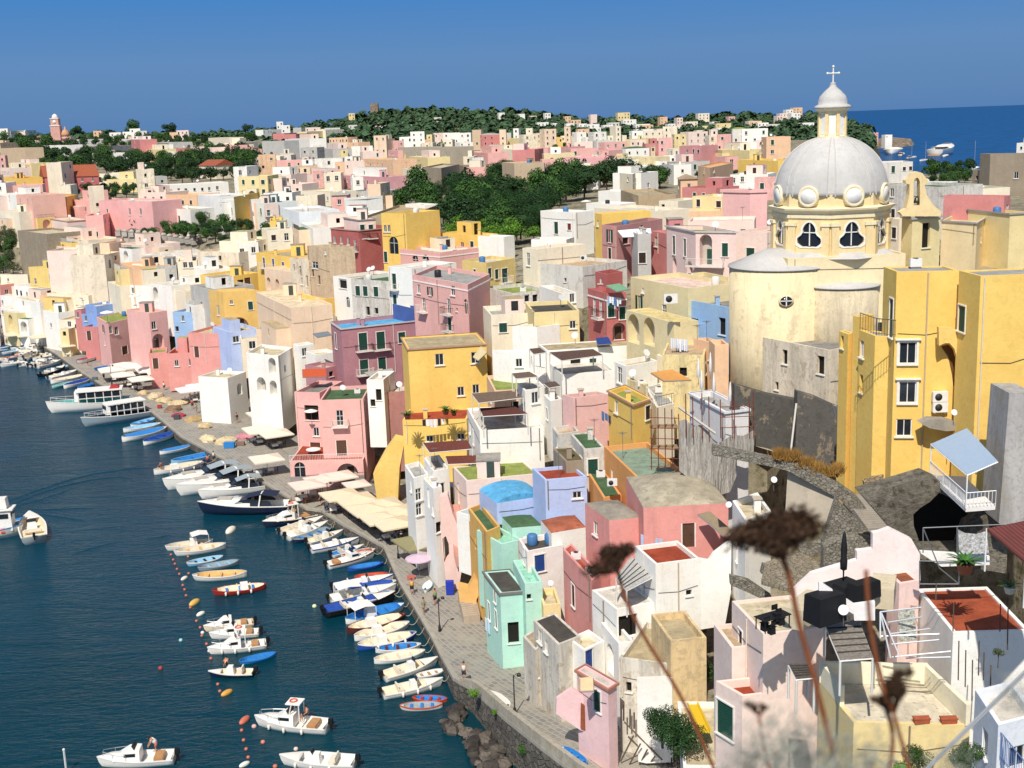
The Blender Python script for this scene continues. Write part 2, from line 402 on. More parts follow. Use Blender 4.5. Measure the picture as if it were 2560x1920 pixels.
        for i in range(4):
            a, b_ = c4[i], c4[(i+1)%4]; L_ = (b_-a).length; k_ = RND.choice('wDdk'); sz = SIZ[k_]; ok = wall_face(pb, a, (b_-a)/L_, L_, zt-parapet-.02, zt-parapet+hh, [(k_, L_/2, zt-parapet+1.3, sz[0], sz[1])] if i < 2 and L_ > 2 else [], pm)
            if i == 0: okp = [(a, (b_-a)/L_, q) for q in ok]
        pb.add([(v.x,v.y,zt-parapet+hh-.03) for v in c4], [(0,1,2,3)], roofmat(RND.choice(['d8cfc0','b5a584','a8a6a0','a04a34']))); po = pb.obj('penthouse', o)
        for a, e, q in okp:
            nm, me, fn, fm = unit(q[0], q[3], q[4]); p_ = a+e*q[1]; link(nm, me, po, Matrix(((e.x,-e.y,0,p_.x),(e.y,e.x,0,p_.y),(0,0,1,q[2]),(0,0,0,1))))
    if annex and zt > 3.5:
        for i in (0,1):
            a, b_ = P[i], P[(i+1)%4]; L_ = (b_-a).length
            if L_ < 4.5 or RND.random() < .45: continue
            e = (b_-a)/L_; n_ = Vector((e.y,-e.x)); w_ = L_*RND.uniform(.3,.6); s0 = RND.uniform(.05,.95)*(L_-w_); dp_ = RND.uniform(1.6,3.0); h_ = min(zt-.6, RND.choice([2.6,2.9,3.2,5.6]) + max(0, zt-7)*RND.choice([0,.5])); q0 = a+e*s0+n_*dp_; q1 = q0+e*w_
            am = plaster(RND.choice([col,'f1e8da','ecd9b9','f0ccba','f7c45c','e8cd82','efc79f']), grime); ab = MB(); k_ = RND.choice('aawdA'); sz = SIZ[k_]; hz = h_-.55-sz[1]/2
            ok = wall_face(ab, q0, e, w_, zbl, h_, [(k_, w_/2, hz, min(sz[0],w_-.6), sz[1])], am)
            for pa, pb in ((q1, q1-n_*dp_), (q0-n_*dp_, q0)): wall_face(ab, pa, (pb-pa).normalized(), (pb-pa).length, zbl, h_, [], am)
            c4 = [q0,q1,q1-n_*dp_,q0-n_*dp_]; ab.add([(v.x,v.y,h_-.02) for v in c4], [(0,1,2,3)], roofmat(RND.choice(['d8cfc0','b5a584','a8a6a0','4f6b4a','8f9a52']))); an = ab.obj('annex', o)
            for q in ok:
                nm, me, fn, fm = unit(q[0], q[3], q[4]); nn_ = -n_; p_ = q0+e*q[1]; wo = link(nm, me, an, Matrix(((e.x,nn_.x,0,p_.x),(e.y,nn_.y,0,p_.y),(0,0,1,q[2]),(0,0,0,1))))
            if RND.random() < .5: rail(an, (q0.x+n_.x*-.1,q0.y-n_.y*.1,h_), (q1.x-n_.x*.1,q1.y-n_.y*.1,h_), .8, RND.choice(['dad6cf','5a544c']))
    if clutter: roof_clutter(o, I, zt-(parapet if roof=='flat' else 0), clutter, m)
    return o
def roof_clutter(o, I, z, k, wm):
    R = RND
    def spot():
        s, u = R.uniform(.15,.85), R.uniform(.2,.85); return I[0].lerp(I[1], s).lerp(I[3].lerp(I[2], s), u)
    used = []
    for _ in range(k):
        q = spot()
        if any((q-w_).length < 1.3 for w_ in used): continue
        used.append(q)
        t = R.random(); mb = MB()
        if t < .25:
            mb.box((q.x,q.y,z+.55), (.5,.5,1.1), wm); mb.box((q.x,q.y,z+1.15), (.7,.7,.1), plaster('b8a890',.4)); mb.obj('chimney', o)
        elif t < .45:
            mb.tube([(q.x,q.y,z),(q.x,q.y,z+2.6)], .03, plain('777777',.5,.6,'metal',0), 4)
            for i in range(5): mb.tube([(q.x-.5+.1*i,q.y,z+2.5-.04*i),(q.x+.5-.1*i,q.y,z+2.5-.04*i)], .015, plain('888888',.5,.6,'metal',0), 3)
            mb.tube([(q.x,q.y-.6,z+2.4),(q.x,q.y+.6,z+2.4)], .015, plain('888888',.5,.6,'metal',0), 3); mb.obj('antenna', o)
        elif t < .6:
            mb.box((q.x,q.y,z+.45), (.85,.35,.6), plain('e4e2dc',.5,0,'ac',.05)); mb.lathe([(.22,0),(.22,.02)], (q.x,q.y,z+.76), plain('333333',.6,0,'fan',0), 10); mb.box((q.x,q.y,z+.08), (.7,.3,.16), plain('777777',.6,0,'foot',0)); mb.obj('air_conditioner', o)
        elif t < .75:
            mb.lathe([(.02,0),(.3,.06),(.42,.16),(.43,.18)], (0,0,0), plain('d6d6d4',.5,0,'dish',.05), 12, False)
            Mx = Matrix.Translation((q.x,q.y,z+1.2)) @ Matrix.Rotation(R.uniform(-.6,.9),4,'Z') @ Matrix.Rotation(math.radians(58),4,'X')
            mb.v = [tuple(Mx @ Vector(p)) for p in mb.v]; mb.tube([(q.x,q.y,z),(q.x,q.y,z+1.2)], .035, plain('777777',.5,.6,'metal',0), 5); mb.obj('satellite_dish', o)
        elif t < .88:
            w, d, h = R.uniform(1.6,2.6), R.uniform(1.6,2.8), R.uniform(1.8,2.4); mb.box((q.x,q.y,z+h/2), (w,d,h), wm); mb.box((q.x,q.y,z+h+.05), (w+.2,d+.2,.1), roofmat('a8a298')); mb.box((q.x+.2,q.y-d/2-.02,z+.9), (.8,.06,1.7), plain('3c4a44',.6,0,'door',.1)); mb.obj('stair_hut', o)
        else:
            mb.lathe([(.45,0),(.5,.1),(.5,.9),(.4,1.05),(.1,1.1)], (q.x,q.y,z), plain(R.choice(['dcd8cf','4a78a8','2c2c2e']),.5,0,'tank',.05), 12); mb.obj('water_tank', o)
def tilemat(h):
    h = dict(R='a85a3c',T='b08a60').get(h, ROOF.get(h, h)) if len(h) < 3 else h
    k = ('tile', h)
    if k in MC: return MC[k]
    m, nt, b = newmat('roof_tiles_'+h); c = hexc(h)
    w = nt.nodes.new('ShaderNodeTexWave'); w.inputs['Scale'].default_value = 1.3; w.inputs['Distortion'].default_value = .4; nt.links.new(wpos(nt), w.inputs['Vector'])
    a = mixrgb(nt, noise(nt, 1.5, 5, .7, wpos(nt)), tuple(x*.6 for x in c), tuple(min(.9,x*1.4) for x in c))
    a = mixrgb(nt, ramp(nt, w.outputs[1], .0, .35), tuple(x*.45 for x in c), a)
    nt.links.new(a, b.inputs['Base Color']); b.inputs['Roughness'].default_value = .9; bump(nt, b, w.outputs[1], .6, .08); MC[k] = m; return m
def seg_ray(a, b, u, v):
    """hit of pixel ray with vertical plane through plan points a,b -> (s along, z)"""
    d = ray(u, v); e = b-a; L = e.length; e = e/L; n = Vector((e.y,-e.x))
    dn = d.x*n.x+d.y*n.y
    if abs(dn) < 1e-6: return None
    t = (a.x*n.x+a.y*n.y)/dn; q = CAM+d*t
    return (Vector((q.x,q.y))-a).dot(e), q.z
HS = {}
def HB(t, pts, vb, col, roofc, desc, win='', dep=9, key=None, dd=0, auto=None, zoff=0, dist=None, name=None, **kw):
    """pts 'x,y x,y [x,y]' top edge in tile coords: left, (near) corner, right.  vb: tile y of visible base at the corner"""
    P = [tuple(float(k) for k in q.split(',')) for q in pts.split()]
    F_ = [tp(t, *q) for q in P]
    ci = 1 if len(P) == 3 else 0
    cu, cv = F_[ci]; ub, vbb = tp(t, P[ci][0], vb)
    y0 = (dist or depth(cu, vbb))*(1+dd)
    c = at_y(cu, cv, y0); zt = c.z; zb = at_y(cu, vbb, y0).z
    far_lim = y0*1.25+6
    def plane(q):
        g = at_z(q[0], q[1], zt)
        if abs(ray(*q).z)/F < .03 or g.y > far_lim or g.y < y0*.8:
            yy = min(far_lim, max(y0*.93, g.y)) if zt < H0-2 else y0*1.02
            g = at_y(q[0], q[1], yy)
        return Vector((g.x, g.y))
    if len(P) == 3:
        a, m_, b = plane(F_[0]), Vector((c.x,c.y)), plane(F_[2])
        la, lb = (a-m_).length, (b-m_).length
        mx = kw.pop('maxside', 16)
        if la > mx: a = m_+(a-m_)/la*mx
        if lb > 30: b = m_+(b-m_)/lb*30
        plan = [a, m_, b, a+b-m_]; vis = (0, 1)
    else:
        a = Vector((c.x,c.y)); b = plane(F_[1]); e = (b-a).normalized(); n = Vector((-e.y, e.x))
        if kw.pop('front', False): b = a+Vector(((b-a).length, 0)); e = Vector((1,0)); n = Vector((0,1))
        kw.pop('maxside', 0); plan = [a, b, b+n*dep, a+n*dep]; vis = (0,)
    holes = {i: [] for i in range(4)}
    for w in win.split():
        tt = w[0]; rest = w[1:]; ex = ''
        while rest and rest[-1] in '+=#': ex += rest[-1]; rest = rest[:-1]
        nums = [float(k) for k in rest.split(',')]
        u, v = tp(t, nums[0], nums[1]); best = None
        for i in vis:
            A, B_ = plan[i], plan[(i+1)%4]; r = seg_ray(A, B_, u, v)
            if r and -.2 < r[0] < (B_-A).length+.2: best = (i, r); break
        if not best: continue
        wd, hg = SIZ[tt]
        if len(nums) > 2: wd = nums[2]
        if len(nums) > 3: hg = nums[3]
        L = (plan[(best[0]+1)%4]-plan[best[0]]).length
        s = max(wd/2+.14, min(L-wd/2-.14, best[1][0]))
        holes[best[0]].append((tt, s, best[1][1], wd, hg, ex))
    if auto:   # 'types' laid out in storeys
        R = RND
        for i in (range(4) if auto[0] == '*' else vis):
            A, B_ = plan[i], plan[(i+1)%4]; L = (B_-A).length; nc = max(1, int(L/R.uniform(2.2,3.2)))
            if L < 2 or holes[i]: continue
            ns = max(1, int((zt-zb)/3.0))
            for st in range(ns):
                for j in range(nc):
                    if R.random() < .18: continue
                    tt = R.choice(auto.strip('*')); wd, hg = SIZ[tt]; wd *= R.uniform(.85,1.1); hg *= R.uniform(.85,1.05)
                    s = L*(j+.5)/nc+R.uniform(-.3,.3); z = zt-1.9-st*3.0+R.uniform(-.12,.12)
                    if tt in 'aAGD': z -= .3
                    holes[i].append((tt, s, z, wd, hg, '+' if tt in 'G' and R.random()<.5 and st < ns-1 else ''))
    cname = PAL[col][1] if col in PAL else 'coloured'; cc = PAL[col][0] if col in PAL else col
    lab = desc if desc[0] != '~' else cname+' '+desc[1:]
    nm = name or 'house'
    o = quad_house(nm, lab, plan, zb+zoff, zt, cc, (ROOF.get(roofc) or (PAL[roofc][0] if roofc in PAL else roofc)) if kw.get('roof') not in ('gable','hip') else roofc, holes, **kw)
    if key: HS[key] = (o, plan, zb, zt)
    ALLH.append((lab, cu, cv)); return o
# ---------------------------------------------------------------- the town: tile | top edge points | base y | colour | roof | elements | description | options
TOWN = '''
F|550,1178 927,1165|1655|P|E|v725,1330,1.0,2.2+ D740,1590,1.4,2.2|pink quay house with arcade, terrace and blue balcony door|key='pinkq',dep=9,clutter=2
F|330,1105 548,1112|1655|P|G|w520,1450 D515,1600,1.6,2 d480,1285,2.2,2.2||part='pinkq',dep=8,dd=.006
J|290,185 925,168|372|P|R|n380,270,1.5,2.6 a555,265,3.5,2.8 a790,280,3,2.6 D885,280||part='pinkq',dep=9,parapet=.1,baseband='8a8078'
F|645,500 735,560 1560,470|1000|M|B|G925,670,1.3,2.6+# G1078,660,1.3,2.6+# g1260,635,1.1,1.6 k1420,525,.7,1.0 G935,890,1.3,2.2+ G1090,865,1.2,2.0 G690,665,1.1,2.4|tall mauve house with dark green shutters under a grey sheeted roof edge|key='mauve',cornice='b8b4ae',clutter=2
F|1312,735 1990,690|1330|Y|T|w1585,825,1.1,1.5 w1895,810,1.1,1.5 w1770,1100,.9,1.2 w1900,1080,.9,1.2|big plain amber yellow house with tiled eaves, right of the mauve house|key='amber',cornice='b07a5a',dep=9,parapet=.15
F|1265,1350 1820,1340|1560|Y|R|w1500,1510,.9,.8 w1770,1490,.9,.8|low yellow block carrying the plant terrace under the amber house|dep=6,parapet=.2
F|1342,90 1828,178 2020,85|590|P|l|w1405,215 s1505,235,.8,1.2 w1700,230,1.1,1.4 v1450,350,1,2.0+ v1665,365,1,2.1+# n1820,370,1.1,2.1 d1735,395,.5,.5 G1675,520,1,1.8+#|rose pink house with a white string band, above the mauve house|key='rose',band='ece4da',clutter=4
F|1140,20 1345,40|440|W|W|G1195,150,1.0,2.4+ g1200,305|tall white house wall with two green doors, left of the rose pink house|clutter=1
F|820,130 1150,150|440|g|E|g880,232,1,1.6 g945,235,1,1.6 g1037,240,1,1.6 d968,405,.8,1.4 d1040,405,.8,1|stained stone house with three green shutters and a green roof|grime=.85
F|665,105 820,125|440|W|T|d750,170,2.4,1.6 n795,330,1.1,1.8|narrow white house with a blue loggia left of the stained stone house|grime=.15
F|1180,345 1420,400|445|2e4a98|W||dark blue stair parapet on the roof terrace of the mauve house|dep=1.5,name='stair_parapet',cat='wall'
F|350,468 455,470 690,430|660|C|C|k380,530,.6,1.2 k385,635,.7,1.2|square cream house with brown shutters left of the mauve house|key='sqcream'
F|0,560 340,600|700|a|C|d60,640,.8,.8 d180,650,.8,.8|long peach hall with a rounded roof left of the square cream house|roof='barrel',dep=8
F|-85,765 190,795 315,720|1200|W|C|a65,855,1.7,2.6 a140,880,1.6,2.6 a45,1040,2,2.4 a150,1070,1.6,2.4 d250,900,.8,1|white house with two tiers of arches at the back of the small piazza|key='arcade',grime=.3
E|1965,985 2125,930|1175|W|C|w2010,960,.8,1 a2070,1080,1.4,2|white slope house left of the arched white house|dep=6
F|320,690 375,710 500,690|900|W|C|w420,760|small white house behind the glazed veranda
F|515,785 695,760|890|W|C|v545,800,.9,1.3 v590,800,.9,1.3 v630,795,.9,1.3 v670,790,.9,1.3|white glazed veranda over the orange awning|dep=4
F|600,900 740,870|1010|M|C|d650,950,.8,.8|low mauve lean-to below the glazed veranda|dep=5
F|1100,1110 1310,1100|1500|b0685e|W||narrow dull red wall block left of the amber house|grime=.6,dep=6,dd=.07
F|955,1000 1100,1000|1280|W|W|d1060,1130,.8,1.6 d1010,1200,.7,1|white slip of a house between the pink quay house and the dull red block|dep=6
J|1285,215 1360,330 1490,295|760|W|l|w1340,400,.6,1.2 v1405,470,.8,1.4 v1405,600,.8,1.4 D1420,730|white quay house with a railed roof beside the large yellow buttress|clutter=1
J|1450,150 1530,270 1668,245|620|W|W|n1490,360,.8,1.8 w1600,420|white stepped house below the brown reed pergola|parapet=.6
J|1445,330 1530,420 1605,398|900|W|C|a1490,500,.9,2.2 w1540,620,.6,1 d1560,760,.8,1.2|tall white house above the khaki umbrella
F|1825,1245 1932,1440 2485,1408|1735|W|W|g1880,1500,.8,1.6 w1850,1420,.7,1.2|blank white block with a roof pergola right of the plant terrace|key='wblock',parapet=.3,clutter=0
J|1700,230 1815,352 2440,290|640|p|g|n1750,460,.8,2.4 w1760,300,.6,1|pale pink house with a yellow-green flat roof|key='greenroof',parapet=.12
J|1835,590 1990,795 2110,745|1240|e2a23c|E|n1895,890,.5,1.4 n1940,960,.8,2 d1880,640,1.2,1.6|ochre house stepping down beside the pink outside stair|key='ochre'
J|2080,545 2500,480|800|V|B|w2130,760,.9,.8|light blue house under a sky blue rounded roof|roof='barrel',dep=5,key='skyroof'
J|1960,690 2110,640|810|W|B|n2075,740,1.1,1.8|little white house front with a blue arched door in the ochre corner|dep=4
K|175,590 285,690 645,660|960|V|R|w563,820,.9,.7|plain light blue house below the hut with the white window|parapet=.3
J|1970,1140 2110,1325 2337,1305|1890|N|D|k2065,1350,.6,1.2 k2015,1480,.6,1.7 k2075,1550,.6,1.7 d2225,1665,1,2|mint green quay house with a dark slab roof|key='mint',parapet=.05,cornice='6a625a'
O|110,65 262,50|455|N|N|d30,200,.6,.7 d140,180,.4,.5||part='mint',dep=6
J|2120,900 2300,860|1140|N|N||mint green sloping wall above the mint quay house|dep=5
K|630,890 840,1040 1135,1010|1400|s|9a9284|w720,1110,.9,1.2 v700,1180,.8,1|salmon house with a stained vaulted roof|roof='vault',key='salmon',grime=.45
K|1135,930 1870,890|1300|s|b0a690|D1525,1170,1,2.1||part='salmon',roof='vault',dep=9,grime=.45
K|1060,1260 1240,1420 1625,1370|2130|W|R|d1530,1666,.5,.5|big white house with a terracotta roof terrace and laundry|key='bigwhite',parapet=.35,grime=.35,dist=89,clutter=0
O|690,120 905,290 1245,225|620|W|W|b800,250,.7,1.4 d960,440,1.6,1.8||part='bigwhite',parapet=.1
K|440,1290 690,1560 765,1500|1960|s|R|k530,1690,.8,2.0|salmon pink side wall house with one open dark shutter|grime=.5
K|55,1200 130,1310 440,1250|1585|f0dcd4|D|b240,1410,1,1.6 b105,1350,.5,1.5|very pale pink house with blue shutters and a small roof terrace|key='blueshut'
K|250,1040 340,1150 640,1100|1250|W|a8644c|b290,1120,.5,1.4 b310,1150,.5,1.2|white house with a rust red domed roof|roof='vault'
K|-90,1010 0,1105 260,1085|1200|N|E||low mint house with a dark green rounded roof|roof='vault'
O|225,110 270,255 420,240|360|y|C||small lemon yellow block beside the mint quay house
K|795,400 1078,668 1490,622|850|O|8a9c88|w862,650,.7,1.3|orange house with a wide grey-green flat roof|key='orange',grime=.2
K|645,610 790,845 945,820|880|O|E|d700,720,.8,1.4|orange lean-to with a dark green roof|parapet=.05
K|505,290 620,425 800,410|590|g|E||crumbling stone house with a dark green roof|grime=.9,parapet=.1
K|355,420 465,532 640,520|665|S|6b5f45|v565,595,1.6,1.4 g420,530,.7,1|old roof hut with a white glazed window|parapet=.03,grime=.6
K|350,235 395,300 580,270|440|g|k|d395,370,.6,1.2|ruined stone house behind the old roof hut|grime=.9
G|830,1440 1050,1560 1200,1510|1885|Y|g|w900,1580 k1205,1620,.8,1.4|yellow house with mossy tiled roof and laundry balcony|cornice='c08058',key='lyel'
G|435,1475 530,1500 832,1470|1765|dfa59c|g||blank pink house with a mossy roof in mid slope
G|290,1165 430,1300 890,1265|1445|W|W|d560,1200,1.4,1.6|white terrace house under the long brown reed pergola|key='pergola',parapet=.3
G|225,1040 300,1095 1100,1045|1250|W|T|d550,1210,1.2,2 g700,1220,.8,1.6|long low white house with a weathered brown roof|parapet=.1
G|50,1375 110,1440 290,1410|1640|W|W|w200,1500|white stepped house left of the long reed pergola|parapet=.2
G|275,1475 330,1530 430,1510|1660|W|W||little white cube terrace below the long reed pergola|parapet=.2
G|-170,1090 0,1110 290,1105|1320|W|W|w60,1200,.8,1|white lower block with a ledge left of the long reed pergola
G|0,885 215,890 412,865|1035|W|g|d235,965,.7,2.2 d275,945,.7,2.2|white house with two tall dark windows and a mossy roof
G|185,765 580,745|1010|y|D|w525,870,.8,1|pale yellow house with a black felt roof|grime=.2
G|0,600 330,565|700|g|g|d130,640,.8,1 d200,640,.8,1|stone row with mossy green roof right of the rose pink house|grime=.7
G|430,600 555,590|720|W|C|w445,640,.7,1.2 w520,640,.7,1.2|small white house behind the black felt roof
G|655,555 815,600 985,590|975|b8504a|R|g850,745,.8,1.7 g910,765,.8,1.7 g960,770,.7,1.5 a945,930,1.6,2.2 v710,715,.8,2.2 v765,730,.8,2.2+# D760,880 d880,640,2.8,1.8|red house with green shutters and a green awning|key='red',band='e8dcd0'
G|720,412 815,435 955,410|570|c0504a|D|w765,510,.6,1.4||part='red'
G|1025,458 1520,555|810|L|p|s1100,690,.8,2 v1315,755,1,1.6 w1130,575,.5,.6|long straw yellow house above the arches|dep=7,key='arches'
G|985,742 1400,855|1045|L|L|a1050,905,2.8,3.4 a1185,930,2.6,3.2||part='arches',dep=3,parapet=.1
G|1400,860 1515,880|1075|B|B|d1470,950,1,2.2||part='arches',dep=3,parapet=.1
G|1255,862 1398,868|1075|B|B|a1322,985,2.8,3.6|blue arched bay at the end of the straw yellow arches|dep=3,parapet=.1
G|1525,485 1868,455|650|y|G||pale yellow wall house behind the plain blue house|dep=6
G|1515,655 1872,720|965|B|G|d1580,880,1.3,1.7 d1815,885,1.2,1.9|plain blue house with two dark windows left of the round apse|key='bluehouse',dep=7
G|1570,985 1745,1035 1872,1030|1300|A|8a7a60|w1715,1110,.6,1.7|small apricot orange house left of the round apse
G|1752,1045 1872,1040|1490|A|A||tall apricot pier wall beside the round apse|dep=3
G|885,1190 985,1230 1255,1180|1425|W|T|v930,1305,1.2,1.8|white house with a brown slab roof and a wide window
G|1250,1130 1460,1190 1560,1150|1290|C|8a7a68|g1325,1215,.8,1.5|cream house with a green door below the blue arched bay
G|985,1335 1145,1390 1175,1380|1490|L|l||straw yellow block with a grey ribbed roof|grime=.6
G|1150,1400 1250,1585 1400,1550|1640|C|l|d1300,1420,2,1.6|cream balcony house under the orange shade cloth|parapet=.05
G|1535,1460 1845,1625 2045,1600|2230|dcd8d4|l|a1610,1620,2,2.4 a1750,1690,2,2.4|grey white house in scaffolding with closed white umbrellas on its roof|key='scaf',cornice='d8d8da',dist=103.5,clutter=0
C|775,1112 903,1125 1300,1060|1450|c98078|E|s845,1210,.8,1.9 d985,1240,1.8,1.3 k845,1360,.8,1.6 k1055,1380,.8,1.6 d1120,1135,.8,.6|dusty pink house with black shutters and a striped awning|key='dusty'
C|1085,1195 1200,1190|1460|G|W|k1115,1400,1,1.5|narrow grey house front right of the dusty pink house|dep=5
C|1200,1165 1340,1190|1360|K|W|w1245,1260,1.1,1.4|small bright pink box house with a white window|dep=5
C|1335,1120 1587,1170 1935,1175|1545|ecc4b6|g|g1400,1290,.9,2.5 g1495,1310,.8,2.3 A1675,1330,1.7,4= g1840,1330,.8,1.7 a1405,1470,1.4,2.4 a1535,1510,2,2.6|pale pink house with an arched green door and arches below|key='ppink',cornice='b9b2ac'
C|1935,1170 2205,1180|1420|p|p|G2060,1360,1.2,1.4|pale pink block behind the dome, right of the arched green door|dep=10
C|1822,805 1967,800 2205,805|1045|eba7a0|C||plain bright pink cube house left of the dome|key='cube',grime=.1
C|245,990 547,1005 705,990|1240|W|W|g382,1140,1,2.1 r495,1130,.9,1.1|white house with a green door beside the walled garden|key='wgreen'
C|165,1240 470,1240|1450|W|T|a310,1320,2.6,3 a425,1310,2,3|white arched terrace below the white house with the green door|dep=4
C|712,1010 775,1020|1240|Y|Y|w740,1100,.8,1|narrow yellow house between the white house and the dusty pink house
C|90,1312 212,1325|1650|C|W|v140,1410,.8,1.9|narrow cream house under the garden wall
C|212,1440 610,1475|1650|g|k|d460,1590,.5,.6|broad weathered wall house left of the red house|grime=.6
C|640,925 930,935|1000|W|W||long white parapet house below the crenellated roof|dep=6
C|745,820 938,825|925|W|W||white crenellated roof house in front of the brown gable|dep=5
C|940,812 1092,860|935|b09268|T||bare brown gable wall house|grime=.5,dep=8
C|710,965 1185,1000|1110|C|W|d965,985,.8,1.2 d1235,985|cream terrace house with a long dark railing
C|1560,865 1818,870|1015|y|W|k1610,925,.9,1.4 k1785,935,1.1,1.2|pale yellow house with a long balcony left of the bright pink cube|dep=7
C|1270,905 1435,908|1005|C|C|d1305,955,.8,.9|cream house with a stained parapet left of the long balcony
C|1300,1005 1822,990|1060|A|p|||dep=8
C|1520,1085 2095,1075|1185|p|p||||
C|1530,590 1712,620 1945,570|765|A|A|a1580,700,2,3 k1658,650,1,1.3 w1745,640,2,1.4|apricot villa with a tall arch in the far town|key='villa'
K|1905,870 2015,1040 2240,960|1330|W|C|b1945,1330,.4,1.2 w2080,1150,.8,.9|white house with blue window slits behind the dried flower|grime=.25
L|1035,1500 1135,1588 1308,1560|1720|eac0b4|9a5a40||small pink shed with a brown lid roof on the terrace|parapet=.02
C|1950,550 2300,560|645|Y|C|w2090,590,1.2,.9|bright yellow long house left of the dome
C|1885,680 2212,675|790|W|W|v1915,730,.9,1.3 v1990,720,.9,1.3|
C|1470,790 1762,795|860|K|R||roof|
C|570,645 742,640|762|W|W|k632,660,.9,1.2 a620,735,2.2,1.6|
C|400,640 560,650|705|W|W|w500,670|
C|930,665 1042,675 1112,645|820|C|T|d1000,720,1.1,1.2||grime=.5
C|1115,665 1262,650|800|W|W|w1180,770|
C|1275,595 1472,572|655|W|W||
C|1295,522 1532,515|592|W|W|d1310,555 d1390,550|
C|0,592 187,588|790|S|k|d50,650,.9,1.6 d105,640,.8,1.6|grey stone ruin with hollow windows beside the walled garden|grime=.7,key='ruin'
C|880,530 1197,530|640|L|C|d975,555 d1060,560|
C|430,532 800,530|602|e9a0a0|P|n560,560,2.4,1.8 n625,560,2.4,1.8 w490,565|
C|195,462 272,452|592|K|K|w228,550|
C|312,452 632,432|492|P|K|d330,470 d620,460|
C|275,502 542,492|592|L|C|n345,560,1.8,2.4|
C|700,472 835,470|562|P|K|w740,495 d810,500|
C|1445,432 1637,430|560|c87a7a|C||cream topped brick pink house far left of the dome|
C|1710,462 2052,470|545|y|C|d1800,510,6,1.2|
C|1070,372 1217,365|417|y|C||
B|1080,1012 1292,1018|1425|Y|T|w1115,1145,.8,1.3 w1148,1145,.8,1.3 n1190,1290,2.4,3.2 g1110,1390,.9,2 v1165,1350,.7,2|amber house with an arched loggia beside the bare brown wall|key='loggia'
B|1292,1045 1590,932|1195|a98e62|T||||part='loggia',dep=10,grime=.4
B|1290,932 1460,942|1035|W|W||white roof hut on top of the bare brown wall|dep=4
B|1242,1235 1572,1195|1325|Y|T|||dep=5
B|1577,1182 1905,1208|1275|Y|T|||dep=5
B|890,1072 1032,1062|1435|p|W|G920,1170,.9,2.5+# G995,1170,.9,2.5+# G932,1380,.8,2 k1010,1300,.8,.8 k1015,1360,.6,.8|narrow pale pink house with tall black balcony doors|cornice='8a8480'
B|645,1142 890,1162|1430|b04a44|R|w680,1240,.9,1.4 w738,1245,.9,1.4 w797,1255,.9,1.4 v857,1290,.9,2.2+#|dark red house with four white framed windows|key='darkred',cornice='b08878'
B|440,1292 630,1312 850,1300|1850|T|g|g523,1340,.7,1.5 w600,1350,.5,.8 v510,1460,2,1.2 d490,1530,.8,1.2 d545,1590,.8,1.6 n390,1500,1,1.8|tall weathered tan tower house with a mossy flat roof|key='tan',grime=.7
B|292,1402 440,1425|1850|c|c|n385,1510,1,1.8 w395,1600,.8,1.2 d440,1600,.8,2 n330,1480,.8,1.2|worn cream house left of the tan tower house|grime=.7,dep=6
B|0,1352 290,1392|1520|Y|T|b70,1440,.9,2+ b150,1450,.9,2+ b235,1470,.9,1.6|yellow house with three blue shuttered doors|key='ybl'
B|70,1482 300,1522|1670|a|c|a110,1620,1.6,2.4 a185,1635,1.6,2.4|peach house with two small arches below the blue shuttered yellow house
B|490,1092 642,1090|1225|g|g|g515,1130,.8,1.3 g590,1130,.8,1.3 k540,1215,1,1||grime=.6
B|218,965 370,1002|1165|dfe3e6|W|g270,1100,.8,1.8 g315,1120,.8,1.8|
B|75,930 192,922|1095|p|G|g108,1010,.8,1.4+|
B|0,922 75,927|1085|dde4dc|E|g43,1000,.8,1.6|
B|385,1095 490,1142|1245|W|W|k440,1190,.8,2.4|
B|762,882 905,872 1092,860|1005|W|C|k990,915,1.2,1.5 d820,900,.7,.7|square white house with a black window before the walled garden|key='sqwhite'
B|690,1022 1062,1012|1075|W|W||
B|800,822 1112,820|872|G|G||grey curved parapet house left of the walled garden|grime=.7
B|350,822 640,832|880|C|C|||
B|1245,1322 1587,1352|1430|P|T|n1375,1400,1.8,1.2 n1465,1400,2,1.2|low pink house with two lunette arches below the yellow walls|band='ece4da',key='lunette'
B|1600,1332 1912,1302|1385|W|R|w1650,1360 w1720,1360|
B|1905,1207 2140,1217|1290|W|W||white sheeted wall at the edge of the walled garden|dep=3
B|1780,1420 1990,1442 2240,1400|1600|e0bf62|W|g2020,1530,.8,1.5 g2080,1540,.8,1.5 G2150,1550,1.4,2.2+ k1890,1520,.6,.8|mustard yellow house with green shutters below the garden|key='mustard'
B|0,1252 192,1212|1342|C|C||
B|1425,612 1600,622 1790,582|810|9d8c70|C|n1640,690,1,1.6 w1725,690,.8,1.4 d1660,660|roofless brown stone house left of the walled garden trees|grime=.8,key='brown'
B|1790,602 2012,592|722|S|S|d1800,640,1,2 d1885,650,1,2 d1960,650,1,2||grime=.8
B|2020,612 2122,602|722|P|C|v2040,660,.9,1.7 v2100,640,.9,1.5|
B|2125,572 2230,582|792|T|T||tall bare tan wall house right of the brown stone house|
B|920,542 1182,552|662|A|C||
B|680,572 762,570|652|A|C|w715,620|
B|762,562 930,560|662|p|C|d790,610|
B|1140,467 1225,470|552|P|K||
B|1320,522 1482,532|602|y|C|n1355,570,.9,1.6 n1410,570,.9,1.6|
B|1220,562 1320,547|612|R|W||
B|320,682 622,690|722|p|R|||
B|690,682 1102,700|735|d08a90|W|||
B|0,682 302,677|782|p|C||
B|230,762 396,760|832|p|p||
B|1225,445 1722,447|562|a89a80|C|w1470,500,.9,1.7 w1555,500,.9,1.7 w1640,500,.9,1.7 w1390,500,.9,1.4|long tan stone palazzo with white window surrounds in the far town|key='palazzo'
B|1800,482 2002,492|545|P|C|d1870,520 d1960,510|
